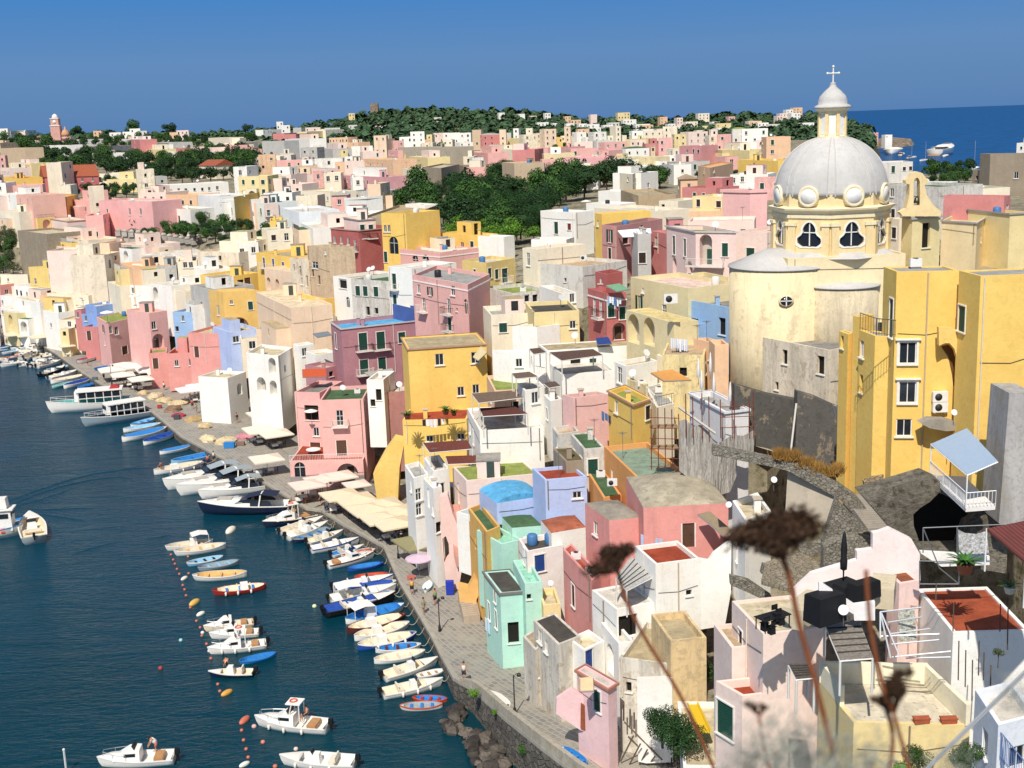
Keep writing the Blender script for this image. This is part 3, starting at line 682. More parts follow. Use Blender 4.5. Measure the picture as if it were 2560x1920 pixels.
B|1940,455 2230,462|502|C|C|w1970,480 w2030,480|
B|1945,372 2192,367|427|y|C||
B|1760,402 1882,397|442|W|R|d1780,420 d1840,420|
B|1390,382 1512,377|432|A|C||
B|1080,372 1142,370|442|A|C||
B|630,362 792,357|442|A|C||
B|790,402 882,400|442|A|C|w840,420|
B|440,307 592,297|362|y|C||
B|245,322 350,317|372|K|C||
B|345,327 462,322|402|K|C||
B|50,392 242,387|532|G|G|n75,510,1.6,2.4 a135,510,3,3.4|old grey house with a yellow lit arch above the park
B|250,372 462,382|492|W|C|d280,400 d330,400 d300,470|
B|500,452 662,457|532|G|G|d600,480|
B|390,272 522,270|300|G|G||
B|60,292 232,287|322|W|W||
B|600,292 760,282|352|C|C||
A|90,302 216,297|352|C|R||
A|216,297 312,292|342|W|W||
A|350,347 492,337|387|K|C||
A|235,432 582,430|482|W|C|w300,450 w480,450|
A|310,382 562,372|432|p|C||
A|0,405 152,402|462|T|C||
A|0,452 217,462|562|T|C|d40,500 d190,480|
A|680,377 892,372|417|W|W||
A|790,442 1142,422|522|G|G|d860,460 d930,460 d1050,450||grime=.7
A|790,492 962,502|537|W|C|k885,500 k935,500|
A|1130,377 1205,382|512|K|K|k1165,400 k1165,450|
A|1205,382 1332,377|452|b84c58|R|k1260,405,.8,1.4|
A|1335,402 1532,407|462|G|G||
A|1210,462 1372,462|532|y|C|w1245,490 w1320,490|
A|1050,372 1130,372|402|W|W||
A|1510,452 1642,452|492|K|R||
A|1640,442 1832,447|502|p|C|d1700,470|
A|1800,362 1982,367|442|C|C|w1880,405|
A|1890,422 1987,427|502|P|P||
A|2080,402 2230,392|512|C|C|d2130,440 d2180,440|
A|2030,462 2122,462|512|P|C||
A|1550,312 1632,314|347|A|A||
A|1720,602 1862,602|672|C|R|d1760,640 d1820,640||roof='gable'
A|75,582 267,582|652|y|C||
A|0,622 75,625|680|p|C||
A|0,700 140,712|770|Y|R|k80,720|
A|300,682 387,702 852,692|792|b8504e|R|w490,740,1,1.3 w710,725,1,1.3 d570,740,1.6,1.6 d640,740,1.2,1.6 w800,720|brick red villa with a dark loggia and tiled gables|roof='gable',key='redvilla'
A|140,852 272,862|1085|e6a690|C|n175,910,.8,1.6 n240,915,.8,1.6 k210,1020,1.2,2|salmon half of the paired houses at the far left|
A|272,855 570,872 662,852|1065|e0a040|C|k312,920,.9,2.2+# k375,925,.9,2.2+# k320,1020,.9,2 k380,1020,.9,2|orange yellow house with balconies at the far left|key='oy',cornice='e0a870'
A|0,842 137,852|972|W|W|k20,870,.9,2 w80,880|
A|0,992 162,1002|1142|C|C|a25,1090,1.8,2.4|
A|920,722 1247,712|792|y|C||
A|1247,702 1442,692|762|G|G||
A|840,672 1042,667|722|C|C||
A|1430,772 1972,742|832|W|W|||
A|1215,832 1432,832|912|p|C||
A|1430,852 1702,852|942|A|C|k1580,920,.9,1.2 k1650,920,.9,1.2|apricot terrace house in the middle left
A|1705,852 1917,872|1022|dfe0dc|W||large grey white house wall in the middle left
A|850,902 1312,912|1112|eb9f98|W|w1120,1000,.9,1.7 w1215,1000,.9,1.7 k930,1010,.6,2.2|big coral pink house with white windows above the battlements|key='coral'
A|1000,952 1112,962|1082|K|K|k1040,990,.6,.9 k1080,990,.6,.9||part='coral',dep=3,dd=-.012
A|580,892 846,907|1022|P|C|w740,980,1.2,1.4|
A|390,1052 580,1082 762,1067|1200|p|C|g467,1160,.8,1.5 g543,1170,.8,1.5 n635,1180,1.4,2.2|pale pink house with three green windows above the stone bastion|cornice='c49a8c'
A|1315,962 1642,982 1850,962|1112|W|C|k1355,1060,1,2.1 k1415,1055,.9,1 k1490,1050,.5,1 k1550,1070,1,2.1|white villa with dark doors above the battlements
A|1917,892 2020,902|1075|W|C|g1945,1000,.8,2 g2005,990,.7,1.4|
A|2020,872 2122,852 2240,832|1085|Y|C|w2065,920 w2075,1010,1,1.6 G2175,1010,.9,2.4+#|lemon yellow tall house above the battlements' right end
A|150,1162 402,1192|1440|S|C||bare stone bastion at the far left|name='bastion',cat='bastion',grime=.7
A|400,1212 762,1252|1330|c|c|d460,1260,2.4,1.6 d560,1270,2,1.6|
A|430,1292 600,1302|1482|c|c|d470,1370 d500,1440||grime=.7
A|570,1332 722,1342|1502|c|C|a635,1450,2.6,3||grime=.6
A|705,1332 842,1302|1602|p|C|d760,1380 w740,1480,.8,1.2+ d800,1560|
A|835,1272 942,1272|1522|a|P|w890,1380 w900,1470|
A|900,1372 1042,1342|1622|c|c|w930,1350,1,1.4 n950,1450,1,2 d1000,1400||grime=.6
A|1045,1272 1252,1292|1422|p|C|d1190,1345,.9,.4|
A|1040,1442 1142,1482|1652|A|A|d1080,1560|
A|1140,1452 1292,1462|1602|W|W|w1180,1500,1.4,1.6 d1240,1560|
A|1290,1382 1452,1402|1482|W|W||||roof='barrel'
A|1350,1472 1522,1462|1642|G|G|d1380,1580,.8,1.6 d1480,1560||grime=.7
A|1530,1432 1702,1422|1562|C|C|w1600,1460 w1650,1460|
A|1700,1342 2062,1352|1482|c|c|v1830,1430,1.2,1.8 d1900,1400||grime=.6
A|1790,1502 2002,1482|1622|W|W||
A|2060,1272 2230,1262|1402|W|C|w2090,1350,1,1.6 w2190,1330|
A|245,1477 510,1492 682,1480|1642|ecc35a|g|v305,1600,.9,1.5 k430,1560,.5,1.5 w500,1570|lemon yellow house alone on the left slope|key='lemon',grime=.45
A|0,1542 237,1542|1642|C|W|w70,1590,.6,.9|
E|0,182 227,152|277|s|C|w60,240,1,1.2 w120,235|
E|120,182 367,212|282|W|W||
E|0,272 192,292|382|W|W|d20,330|
E|0,372 112,392|572|W|C|b90,530,1,2.2 d30,420,2.4,1|
E|105,292 342,332|502|W|C|d300,350,1.4,1.4 w200,340|
E|170,372 342,382|562|W|W|d280,460 d220,520|
E|342,267 422,282|402|A|Y|w390,330,.5,1|
E|402,252 762,272|402|C|C|d540,320,1.2,1 d690,320,2,1.6|
E|370,402 502,422|562|W|C|a430,450,1.6,2 d440,530|
E|642,397 702,402|562|K|G|w670,440|
E|505,482 702,482|642|C|C|w600,520 d660,540|
E|735,352 832,367 1030,335|482|6f96d8|W|w790,430,.7,.9|bright blue house behind the pink corner house|key='bluel'
E|705,432 836,442|542|6f96d8|W|w740,470||dep=4
E|717,542 842,542|652|K|B|D770,620|
E|835,457 935,512 1287,430|772|P|g|s895,560,.8,1.7 w945,570,.9,1.6 w1008,575,1.1,1.7 v1168,570,1,2.3+ w905,680,.7,1.2 D1190,740 D1080,745,1.8,1.8|pink corner house with white windows at the far end of the quay|key='pinkc',parapet=.2
E|1110,432 1260,420|500|P|W|w1145,465,.6,.7||part='pinkc',dep=4,dd=.01
E|1287,425 1442,402|742|P|C|w1330,530,1,1.6 a1350,670,2.6,3|pink house with a dark archway right of the pink corner house|
E|1490,412 1662,417|622|B|W|w1580,470,.7,1.2 d1530,560|pale blue house with a narrow window behind the quay|
E|1622,592 1892,602|852|s|C|D1700,760|salmon terrace house with a cream canopy on the roof|
E|1285,772 1440,760|892|s|g|D1345,860|low salmon block with outside stairs on the quay|dep=6
E|1440,775 1700,765|880|s|R|||dep=6
E|1985,592 2240,560|752|V|C|w2040,650,1.2,1.2 n2100,600,.7,1.2|
E|2080,652 2240,640|752|C|C|w2180,700,1.2,1.4|
E|1800,222 1925,242 2240,227|492|e6b24a|C|w1885,400,.8,2 g2165,360,.9,1.6 a2065,500,3.6,1.8 w2000,330,.6,.8|ochre yellow house with a wide low arch|key='ochrel',grime=.45
E|1960,112 2240,72|232|Y|C|D2140,160,1.6,2 d2080,170,1.6,1.6|yellow terrace house with blue striped awnings
E|1120,182 1302,192|332|W|C|w1150,230|
E|1290,172 1482,192|402|W|W|a1345,260,1.8,3|
E|1400,202 1600,242|332|C|C|d1460,270,2,1 g1440,300,.8,1|
E|1642,182 1822,222|442|G|G|d1740,350 w1700,180||grime=.6
E|930,152 1032,192|292|C|C|n975,190,1.2,2|
E|1190,62 1402,62|180|W|C|w1260,130 d1350,120|
F|350,255 600,300|440|Y|T|w500,310,.9,1.4|
F|0,242 300,380|560|a|c|n200,330,1,1.8 n120,160,1.2,2 n185,190,1.2,2||dep=7
H|-110,965 528,1092|1490|c|G|d145,1150,.7,1.4 d455,1220,.9,1.7 d75,1400,.5,.8|weathered beige annex with three small windows below the church|key='annex',dep=8,grime=.85
H|530,1087 614,1082|1400|f0b850|C|d600,1280,.5,2.6|narrow amber wall between annex and yellow house|dep=4
H|1000,370 1112,412 1652,403|2185|Y|l|W1207,1115,1.25,1.6 W1205,1455,1.25,1.6 w1175,1760,1.1,1.3 g1065,815,.8,2.8|very large yellow house below the dome on the right|key='yellow',grime=.06,parapet=.08
H|1652,403 1838,450 2420,425|2150|Y|l|G1675,820,1,1.8||part='yellow',grime=.06,parapet=.08
H|788,915 925,967 1110,978|2170|Y|l|w810,1080,.7,1.3 d805,1380,.6,1.4||part='yellow',grime=.1,parapet=.05
H|615,925 692,952 742,940|2080|Y|l|d640,1020,.5,1||part='yellow',grime=.1,parapet=.05
H|735,792 792,805 915,782|2080|Y|l|||part='yellow',grime=.1,parapet=.05
H|1480,895 1710,945 1795,932|1190|Y|l|||part='yellow',below=0,dep=2,parapet=.9,grime=.06,dd=-.02
H|1890,1187 2140,1280 2560,1240|1900|G|8a7c6c|n1950,1530,.8,1.6 n2030,1520,.7,1.5|grey house in shade at the right edge|key='greyr',grime=.4
H|170,300 1190,255|620|ecd39a|G||||part='church',dep=7,grime=.1,dist=115.8,below=3
D|1500,1422 1806,1442 2042,1300|1660|e8cd90|C|d1840,1580,.5,.9 d1915,1550,.6,1 d1990,1520,.6,1|pale yellow house right of the bell gable|cornice='8f8a84'
D|1030,1400 1135,1410|1660|e8cfa8|C||narrow cream house between dome and bell gable|dep=6
D|2042,1212 2096,1202|1600|K|K|||dep=8
D|2092,1362 2300,1350|1640|y|C|||cornice='8f8a84'
D|1480,1292 2002,1262|1420|W|W|d1605,1310,1,2.4|
D|1040,1112 1482,1132|1395|g|E|w1070,1180,.9,1.4 k1080,1360||grime=.7
D|1480,1112 1642,1082|1205|W|E||
D|960,922 1252,912|1045|g|W|g1082,980,.9,1.8 k1178,975,.8,1 k1252,970,.8,1||grime=.5
D|1835,842 1922,847 2300,842|1135|S|S|w2145,1030,1,1.5|brown stone tower house at the right edge by the sea|grime=.5,key='stower'
D|1770,982 1837,985|1115|S|G|||
D|1715,1152 2092,1132|1192|C|E|||
D|2150,752 2300,750|850|W|W||
O|1900,215 2170,502 2715,445|1350|p|C|k1975,560,.6,1.4|pale pink house with black garden furniture on its terrace|key='pterr',parapet=.15,grime=.3
O|1745,420 1900,622 2165,600|1350|p|k|k1830,640,.8,1.5|pale pink house with rubble on its roof behind the grey umbrella|parapet=.25,grime=.35,key='rubble'
O|1760,905 1990,1038 2330,1000|1700|p|R|G1820,1230,1.5,2.2 G1890,1320,1.5,2.4|lower pink wing under the grey umbrella|parapet=.5,grime=.1
O|1480,1645 1965,1652|1800|W|C||white parapet block at the bottom centre|parapet=.4
Q|440,905 740,1265 1745,1290|1800|e8c878|d8ccb4||pale yellow house with a walled cream roof terrace and terracotta troughs|key='troughs',parapet=.04,grime=.2,clutter=0
Q|1290,110 1600,490 2260,470|900|W|a85438||white house with a terracotta roof terrace at the right edge|key='terra',parapet=.12,grime=.35,dist=64
Q|1790,985 1990,1290 2330,1200|1750|dcdfe4|W||white stepped house with blue railings at the bottom right|grime=.2
O|185,385 400,595 592,520|1150|d8cdb8|D|w240,520,.8,1.1 w295,610,.6,1 w165,690,.6,1.5 w225,800,.5,1.3|peeling cream quay house with a ribbed dark slab roof|grime=.95,parapet=.04,key='peel'
O|95,520 200,640 330,560|1080|d8cdb8|T||||part='peel',grime=.9
O|485,540 620,642 800,560|1000|W|C|b665,735,.8,1.9 d540,640,.6,1|small white house with a blue door beside the peeling house|grime=.3
O|560,815 830,972 905,925|1425|ecb8b4|W|G735,1080,.8,1.6|pink quay house with a scalloped awning and tiled eaves|cornice='b86a4a',key='scallop',parapet=.1
O|925,705 1380,765|1080|d9cfba|T|d1010,960,.4,.8 d1030,890,.3,.4|low worn white house at the garden|grime=.85,dep=7
O|1080,872 1150,885 1385,875|1065|W|R|G1315,960,1.1,2.1|little white garden house with a green door|grime=.2
O|1370,562 1680,530|800|dcb878|T||ochre stained wall house behind the garden tree|grime=.7,dep=5
O|770,400 920,582 1062,570|800|W|W|a850,715,1.5,2.4||part='bigwhite'
'''
LAND = []   # (name, u, v) of landmarks used when wording labels
def parse_town():
    for line in TOWN.strip().split('\n'):
        f = (line+'||||').split('|')
        t, pts, vb, col, rf, win, desc = f[:7]
        opts = [x for x in f[7:] if x and ('=' in x)]
        kw = eval('dict('+opts[0]+')') if opts else {}
        if desc and '=' in desc and '(' not in desc and desc.split('=')[0] in ('dep','grime','roof','cornice','part'): kw = eval('dict('+desc+')'); desc = ''
        if desc == 'roof': desc = ''
        yield t, pts, float(vb), col, rf, win, desc, kw
PEND = []
def build_town():
    n = 0
    for t, pts, vb, col, rf, win, desc, kw in parse_town():
        part = kw.pop('part', None); n += 1
        d = desc or 'pending label %d' % n
        P = [tp(t, *[float(k) for k in q.split(',')]) for q in pts.split()]
        au = None
        w_ = vb
        if not part and not desc and kw.get('name') is None: au = RND.choice(['wkd','wwd','wgd','kkw'])
        if not part and 'clutter' not in kw and kw.get('roof','flat') == 'flat' and vb != 1350 and kw.get('name') is None and kw.get('dep',9) > 4: kw['clutter'] = RND.choice([0,1,1,2,2])
        if desc and not win and not part and not any(q in desc for q in ('blank','bare','plain','wall','block','parapet','crenel','hut','lunette','roof terrace','terracotta','mossy roof','small pink shed','stair','bastion','hall')): au = 'wkg'
        if not part and P[0][1] < 1000 and P[0][0] < 1850 and P[0][1] > 345 and not desc and RND.random() < .75: kw['annex'] = True
        if P[0][1] > 1380: kw['clutter'] = 0
        o = HB(t, pts, vb, col, rf, d, win, auto=au, **kw)
        if part:
            del LABELS[d]; ALLH.pop()
            if part == 'church': CH_PARTS.append(o); continue
            merge(o, HS[part][0])
        elif not desc: PEND.append((o, ALLH.pop()))
CH_PARTS = []
def merge(o, root):
    T = Matrix.Translation(o.location-root.location)
    for ch in list(o.children): ch.parent = root; ch.matrix_basis = T @ ch.matrix_basis
    bpy.data.objects.remove(o)
def earthmat():
    m, nt, b = newmat('hill_earth'); p = wpos(nt)
    a = mixrgb(nt, ramp(nt, noise(nt, .05, 6, .65, p), .38, .6), hexc('5a5a38'), hexc('9a8a68'))
    a = mixrgb(nt, ramp(nt, noise(nt, .4, 6, .7, p), .45, .65), a, hexc('3c4426'))
    nt.links.new(a, b.inputs['Base Color']); b.inputs['Roughness'].default_value = 1; b.inputs['Specular IOR Level'].default_value = .05; return m
def townmat():
    m, nt, b = newmat('town_ground'); p = wpos(nt)
    a = mixrgb(nt, ramp(nt, noise(nt, .12, 6, .7, p), .4, .62), hexc('a39a86'), hexc('7c7460'))
    a = mixrgb(nt, ramp(nt, noise(nt, .8, 6, .75, p), .5, .62), a, hexc('5e5a40'))
    nt.links.new(a, b.inputs['Base Color']); b.inputs['Roughness'].default_value = 1; b.inputs['Specular IOR Level'].default_value = .05
    bump(nt, b, noise(nt, 1.5, 6, .7, p), .6, .3); return m
SHORE = [(-260,812),(-60,822),(60,838),(139,884),(197,926),(252,961),(307,990),(376,1027),(451,1091),(544,1140),(640,1195),(764,1271),(802,1276),(851,1308),(958,1366),(983,1424),(1000,1460),(1033,1515),(1074,1585),(1103,1642),(1132,1695),(1180,1722),(1262,1796),(1352,1868),(1440,1935),(1560,2010)]
QZ = lambda v: 1.3 if v < 1640 else min(4.2, 1.3+(v-1640)*.0125)
def catmull(P, k=3):
    out = []
    for i in range(len(P)-1):
        p0, p1, p2, p3 = P[max(0,i-1)], P[i], P[i+1], P[min(len(P)-1,i+2)]
        for j in range(k):
            t = j/k; out.append(p1.lerp(p2, t))
    return out+[P[-1]]
SH3 = [at_z(u, v, QZ(v)) for u, v in SHORE]
def pavemat():
    m, nt, b = newmat('quay_paving'); g = nt.nodes.new('ShaderNodeNewGeometry')
    mp = nt.nodes.new('ShaderNodeMapping'); mp.inputs['Rotation'].default_value = (0,0,math.radians(62)); nt.links.new(g.outputs['Position'], mp.inputs[0])
    br = nt.nodes.new('ShaderNodeTexBrick'); br.inputs['Scale'].default_value = 1; br.inputs['Mortar Size'].default_value = .035
    br.inputs['Brick Width'].default_value = .85; br.inputs['Row Height'].default_value = .5; br.inputs['Bias'].default_value = -.2
    br.inputs['Color1'].default_value = (*hexc('8f8b84'),1); br.inputs['Color2'].default_value = (*hexc('716e69'),1); br.inputs['Mortar'].default_value = (*hexc('b3ab9b'),1)
    nt.links.new(mp.outputs[0], br.inputs['Vector'])
    p = wpos(nt); a = mixrgb(nt, ramp(nt, noise(nt, .5, 6, .7, p), .42, .68), br.outputs[0], hexc('a39b8c'))
    nt.links.new(a, b.inputs['Base Color']); b.inputs['Roughness'].default_value = .8; bump(nt, b, br.outputs['Fac'], .4, -.03); return m
def seamat():
    m, nt, b = newmat('sea_water'); nt.nodes.remove(b); out = nt.nodes['Material Output']
    g = nt.nodes.new('ShaderNodeNewGeometry'); vl = nt.nodes.new('ShaderNodeVectorMath'); vl.operation = 'LENGTH'; nt.links.new(g.outputs['Position'], vl.inputs[0])
    md = nt.nodes.new('ShaderNodeMath'); md.operation = 'DIVIDE'; nt.links.new(vl.outputs['Value'], md.inputs[0]); md.inputs[1].default_value = 2500
    c = ramp(nt, md.outputs[0], .02, .5, hexc('03363f'), hexc('12508a')); p = wpos(nt)  # bluer with distance: the far water's sky reflection is put into the colour
    c = mixrgb(nt, ramp(nt, noise(nt, .035, 4, .6, p), .4, .65), c, hexc('042c34')); c = mixrgb(nt, .45, ramp(nt, md.outputs[0], .02, .5, hexc('03363f'), hexc('12508a')), c)
    df = nt.nodes.new('ShaderNodeBsdfDiffuse'); nt.links.new(c, df.inputs[0]); gl = nt.nodes.new('ShaderNodeBsdfGlossy'); gl.inputs['Roughness'].default_value = .1
    n1 = noise(nt, 1.1, 5, .62, wpos(nt, .8, 1.9, 1), .5); n2 = noise(nt, .12, 3, .5, wpos(nt, .8, 2.4, 1), .8)
    mx = nt.nodes.new('ShaderNodeMath'); mx.operation = 'MULTIPLY_ADD'; nt.links.new(n2, mx.inputs[0]); mx.inputs[1].default_value = 1.8; nt.links.new(n1, mx.inputs[2])
    bp = nt.nodes.new('ShaderNodeBump'); bp.inputs['Strength'].default_value = .42; bp.inputs['Distance'].default_value = .3; nt.links.new(mx.outputs[0], bp.inputs['Height']); nt.links.new(bp.outputs[0], gl.inputs['Normal'])
    fr = nt.nodes.new('ShaderNodeFresnel'); fr.inputs[0].default_value = 1.33; nt.links.new(bp.outputs[0], fr.inputs['Normal'])
    mn = nt.nodes.new('ShaderNodeMath'); mn.operation = 'MINIMUM'; nt.links.new(fr.outputs[0], mn.inputs[0]); mn.inputs[1].default_value = .24
    ms = nt.nodes.new('ShaderNodeMixShader'); nt.links.new(mn.outputs[0], ms.inputs[0]); nt.links.new(df.outputs[0], ms.inputs[1]); nt.links.new(gl.outputs[0], ms.inputs[2]); nt.links.new(ms.outputs[0], out.inputs[0]); return m
def far_edge(u):   # pixel row above which the right-hand land has fallen away to the sea
    return 418 if u > 2250 else (378 if u > 2185 else 330)
RIDGE = [(-400,346),(0,343),(160,338),(300,336),(420,340),(560,335),(640,332),(700,326),(790,313),(870,298),(930,279),(1000,276),(1100,275),(1200,276),(1290,280),(1400,291),(1510,300),(1600,297),(1680,299),(1760,294),(1830,286),(1930,292),(2040,287),(2120,304),(2180,322),(2215,356)]
def setting():
    # sea: one sheet, finely gridded near the harbour
    mb = MB(); 
    mb.add([(-30000,-400,0),(30000,-400,0),(60000,52000,0),(-60000,52000,0)], [(0,1,2,3)], seamat()); mb.obj('sea', kind='structure')
    sb = MB(); sb.add([(-30000,-400,-9),(30000,-400,-9),(30000,30000,-9),(-30000,30000,-9)], [(0,1,2,3)], plain('20404a',.9,0,'seabed',.1)); sb.obj('sea_bed', kind='structure')
    # hillside under the town
    tm, em = townmat(), earthmat(); mb = MB(); us = list(range(-320,3041,56))
    vs = [342,345,348,352,356,360,366,372,380,390,400,412,420,430,445,460,480,500,525,550,580,610,640,680,720,760,800,850,900,950,1000,1050,1100,1150,1200,1260,1320,1380,1440,1500,1560,1620,1680,1740,1800,1860,1930,2000]
    S2 = [Vector((p.x,p.y)) for p in SH3]
    def shore_side(q):
        best = None
        for a, b in zip(S2, S2[1:]):
            e = b-a; t = max(0, min(1, (q-a).dot(e)/e.length_squared)); c = a+e*t; d = (q-c).length
            if best is None or d < best[0]: best = (d, e.x*(q-c).y-e.y*(q-c).x)
        return best[0] if best[1] > 0 else -best[0]
    V = []
    for v in vs:
        for u in us:
            p = at_y(u, v, depth(u, v))
            drop = 3.0 if v > 520 else 1.8
            p.z -= drop
            if v < far_edge(u): p.z = -6
            s = shore_side(Vector((p.x,p.y)))
            if s < 34 and p.y < 420: p.z = min(p.z, 1.0+max(0,s-17)*.45) if s > 5 else -6
            V.append(p)
    n = len(us)
    fs = [(j*n+i, (j+1)*n+i, (j+1)*n+i+1, j*n+i+1) for j in range(len(vs)-1) for i in range(n-1)]
    o = MB(); o.add(V, fs, tm); ob = o.obj('hillside', kind='structure')
    # far wooded ridge
    rb = MB(); R = []
    us2 = list(range(-500,2230,26))
    def ry(u):
        for (a, va), (b, vb) in zip(RIDGE, RIDGE[1:]):
            if a <= u <= b: return va+(vb-va)*(u-a)/(b-a)
        return RIDGE[0][1]
    D0, D1 = 760, 1380
    rows = 9
    for k in range(rows+3):
        for u in us2:
            if k <= rows:
                f = k/rows; top = ry(u)+7; bot = 398 if u > 640 else 396
                if u > 2100: bot = 385
                dd = D0+(D1-D0)*f; 
                if u < 640: dd = 900+(1250-900)*f
                vv = bot+(top-bot)*f**.8
                p = at_y(u, vv, dd)
            else:
                p = at_y(u, ry(u)+7, D1); p = Vector((p.x*1.15, p.y+(k-rows)*250, p.z-(k-rows)*45))
            if u > 2195: p.z = min(p.z, -3)
            R.append(p)
    n = len(us2)
    rb.add(R, [(j*n+i, j*n+i+1, (j+1)*n+i+1, (j+1)*n+i) for j in range(rows+2) for i in range(n-1)], em); rb.obj('wooded_ridge', kind='structure')
    global RIDGE_ROWS; RIDGE_ROWS = (R, n, rows, us2)
    # low rocky tongue at the headland's foot
    hb = MB(); rm = stonemat('a8957a','6e5c48',.12,'cliff_rock')
    pts = [(2165,372),(2200,372),(2245,369),(2285,365),(2292,361),(2270,356),(2240,357),(2205,352),(2180,350)]
    P = [at_z(u, v, 0, 9000) for u, v in pts]; k = len(P); c = sum(P, Vector())/k
    T = [p.lerp(c, .25)+Vector((0,0,5+3*math.sin(i*2.1))) for i, p in enumerate(P)]
    hb.add([p-Vector((0,0,4)) for p in P]+T+[c+Vector((0,0,10))], [(i,(i+1)%k,k+(i+1)%k,k+i) for i in range(k)]+[(k+i,k+(i+1)%k,2*k) for i in range(k)], rm); hb.obj('headland', kind='structure')
    # quay
    q = MB(); pm = pavemat(); S = catmull(SH3, 3); N = len(S); inl = []
    for i in range(N):
        d = (S[min(N-1,i+1)]-S[max(0,i-1)]); d.z = 0; d.normalize(); nrm = Vector((-d.y, d.x, 0))
        inl.append((S[i]+nrm*.45, S[i]+nrm*15))
    kerb = plaster('98907f', .6)
    A = [p.copy() for p in S]; B = [a for a,_ in inl]; Cc = [b for _,b in inl]
    q.add([p-Vector((0,0,.0)) for p in B]+Cc, [(i,i+1,N+i+1,N+i) for i in range(N-1)], pm); q.obj('quay_paving', kind='structure')
    kb = MB(); wl = stonemat('7d766a','4c473f',1.4,'quay_masonry')
    up = Vector((0,0,.06))
    kb.add([p+up for p in A]+[p+up for p in B]+[p-Vector((0,0,.3)) for p in B]+[p-Vector((0,0,.25)) for p in A], [(i,i+1,N+i+1,N+i) for i in range(N-1)]+[(N+i,N+i+1,2*N+i+1,2*N+i) for i in range(N-1)]+[(3*N+i,3*N+i+1,i+1,i) for i in range(N-1)], kerb)
    W0 = [p-Vector((0,0,.25)) for p in A]; W1 = [Vector((p.x,p.y,-4)) for p in A]
    kb.add(W0+W1, [(N+i,N+i+1,i+1,i) for i in range(N-1)], wl)
    kb.obj('quay_edge', kind='structure')
def PW(t, outl, thick, mat, name, label=None, cat='wall', y=None, hole=None, dd=0, parent=None, base=None, back=None, yaw=0):
    """upright slab whose outline is given in picture points; real distance and thickness"""
    P = [tp(t, *[float(k) for k in q.split(',')]) for q in outl.split()]
    lo = max(P, key=lambda p: p[1]); y0 = (at_z(lo[0], lo[1], 1.35).y if y == 'g' else (y or depth(*lo)))*(1+dd); c = at_y(lo[0], lo[1], y0)
    ca, sa = math.cos(math.radians(yaw)), math.sin(math.radians(yaw)); nrm = Vector((sa, -ca, 0)); e = Vector((ca, sa, 0))
    def hit(p):
        d = ray(*p); tt = (c-CAM).dot(nrm)/d.dot(nrm); return CAM+d*tt
    W = [hit(p) for p in P]; org = Vector((c.x, c.y, c.z)); loops = [W]
    if hole: loops.append([hit(tp(t, *[float(k) for k in q.split(',')])) for q in hole.split()])
    L2 = [[Vector(((w-org).dot(e), w.z-org.z, 0)) for w in l] for l in loops]
    def area(l): return sum(l[i-1].x*l[i].y-l[i].x*l[i-1].y for i in range(len(l)))/2
    if area(L2[0]) < 0: L2[0].reverse()
    if len(L2) > 1 and area(L2[1]) < 0: L2[1].reverse()
    flat = [q for l in L2 for q in l]; tris = tessellate_polygon(L2); mb = MB(); k = len(flat)
    f3 = [e*q.x+Vector((0,0,q.y)) for q in flat]; b3 = [p-nrm*thick for p in f3]
    ft = []
    for a, b, c2 in tris:
        ar = (flat[b].x-flat[a].x)*(flat[c2].y-flat[a].y)-(flat[b].y-flat[a].y)*(flat[c2].x-flat[a].x)
        ft.append((a,b,c2) if ar > 0 else (a,c2,b))
    fs = ft+[tuple(i+k for i in reversed(f)) for f in ft]; o = 0
    for li, l in enumerate(L2):
        m = len(l)
        for i in range(m):
            j = (i+1)%m; fs.append((o+i, o+i+k, o+j+k, o+j) if li == 0 else (o+j, o+j+k, o+i+k, o+i))
        o += m
    mb.add([tuple(p) for p in f3+b3], fs, mat)
    ob = mb.obj(name, parent); ob.location = org-(parent.location if parent else Vector())
    if label: tag(ob, uniq(label), cat)
    return ob, org, nrm, e
def stairs(parent, a, b, width, n, mat, name='steps', side=None):
    """a top, b bottom (world)"""
    mb = MB(); a, b = Vector(a), Vector(b); d = (b-a); h = -d.z/n; dh = Vector((d.x,d.y,0)); L = dh.length/n; e = dh.normalized(); s = Vector((-e.y,e.x,0))
    M = Matrix(((e.x,s.x,0),(e.y,s.y,0),(0,0,1)))
    for i in range(n):
        z = a.z-(i)*h; c = a+e*(L*(i+.5)); mb.box((c.x,c.y,z-.6), (L,width,1.2), mat, M)
    ob = mb.obj(name, parent)
    if parent: ob.location = -parent.location
    return ob
_hl0 = hole_loop
def pear(w, h):
    pts = []
    for i in range(28):
        a = 2*math.pi*i/28; y = -math.cos(a); x = math.sin(a)
        r = .5*(.62 if y > .1 else .62+.38*min(1,(.1-y)/.7)); 
        if y > .1: r = .31
        yy = y*.5
        if -.05 < y <= .3: r = .27
        if y < -.8: r *= 1.05
        pts.append((x*r*2*w*.5*(1.6 if y <= .1 else 1.25), yy*h+(.05*h if abs(x) < .25 and y < 0 else 0)))
    return pts
def hole_loop(kind, x, z, w, h):
    if kind == 'q': return [(x+a, z+b) for a, b in pear(w, h)]
    return _hl0(kind, x, z, w, h)
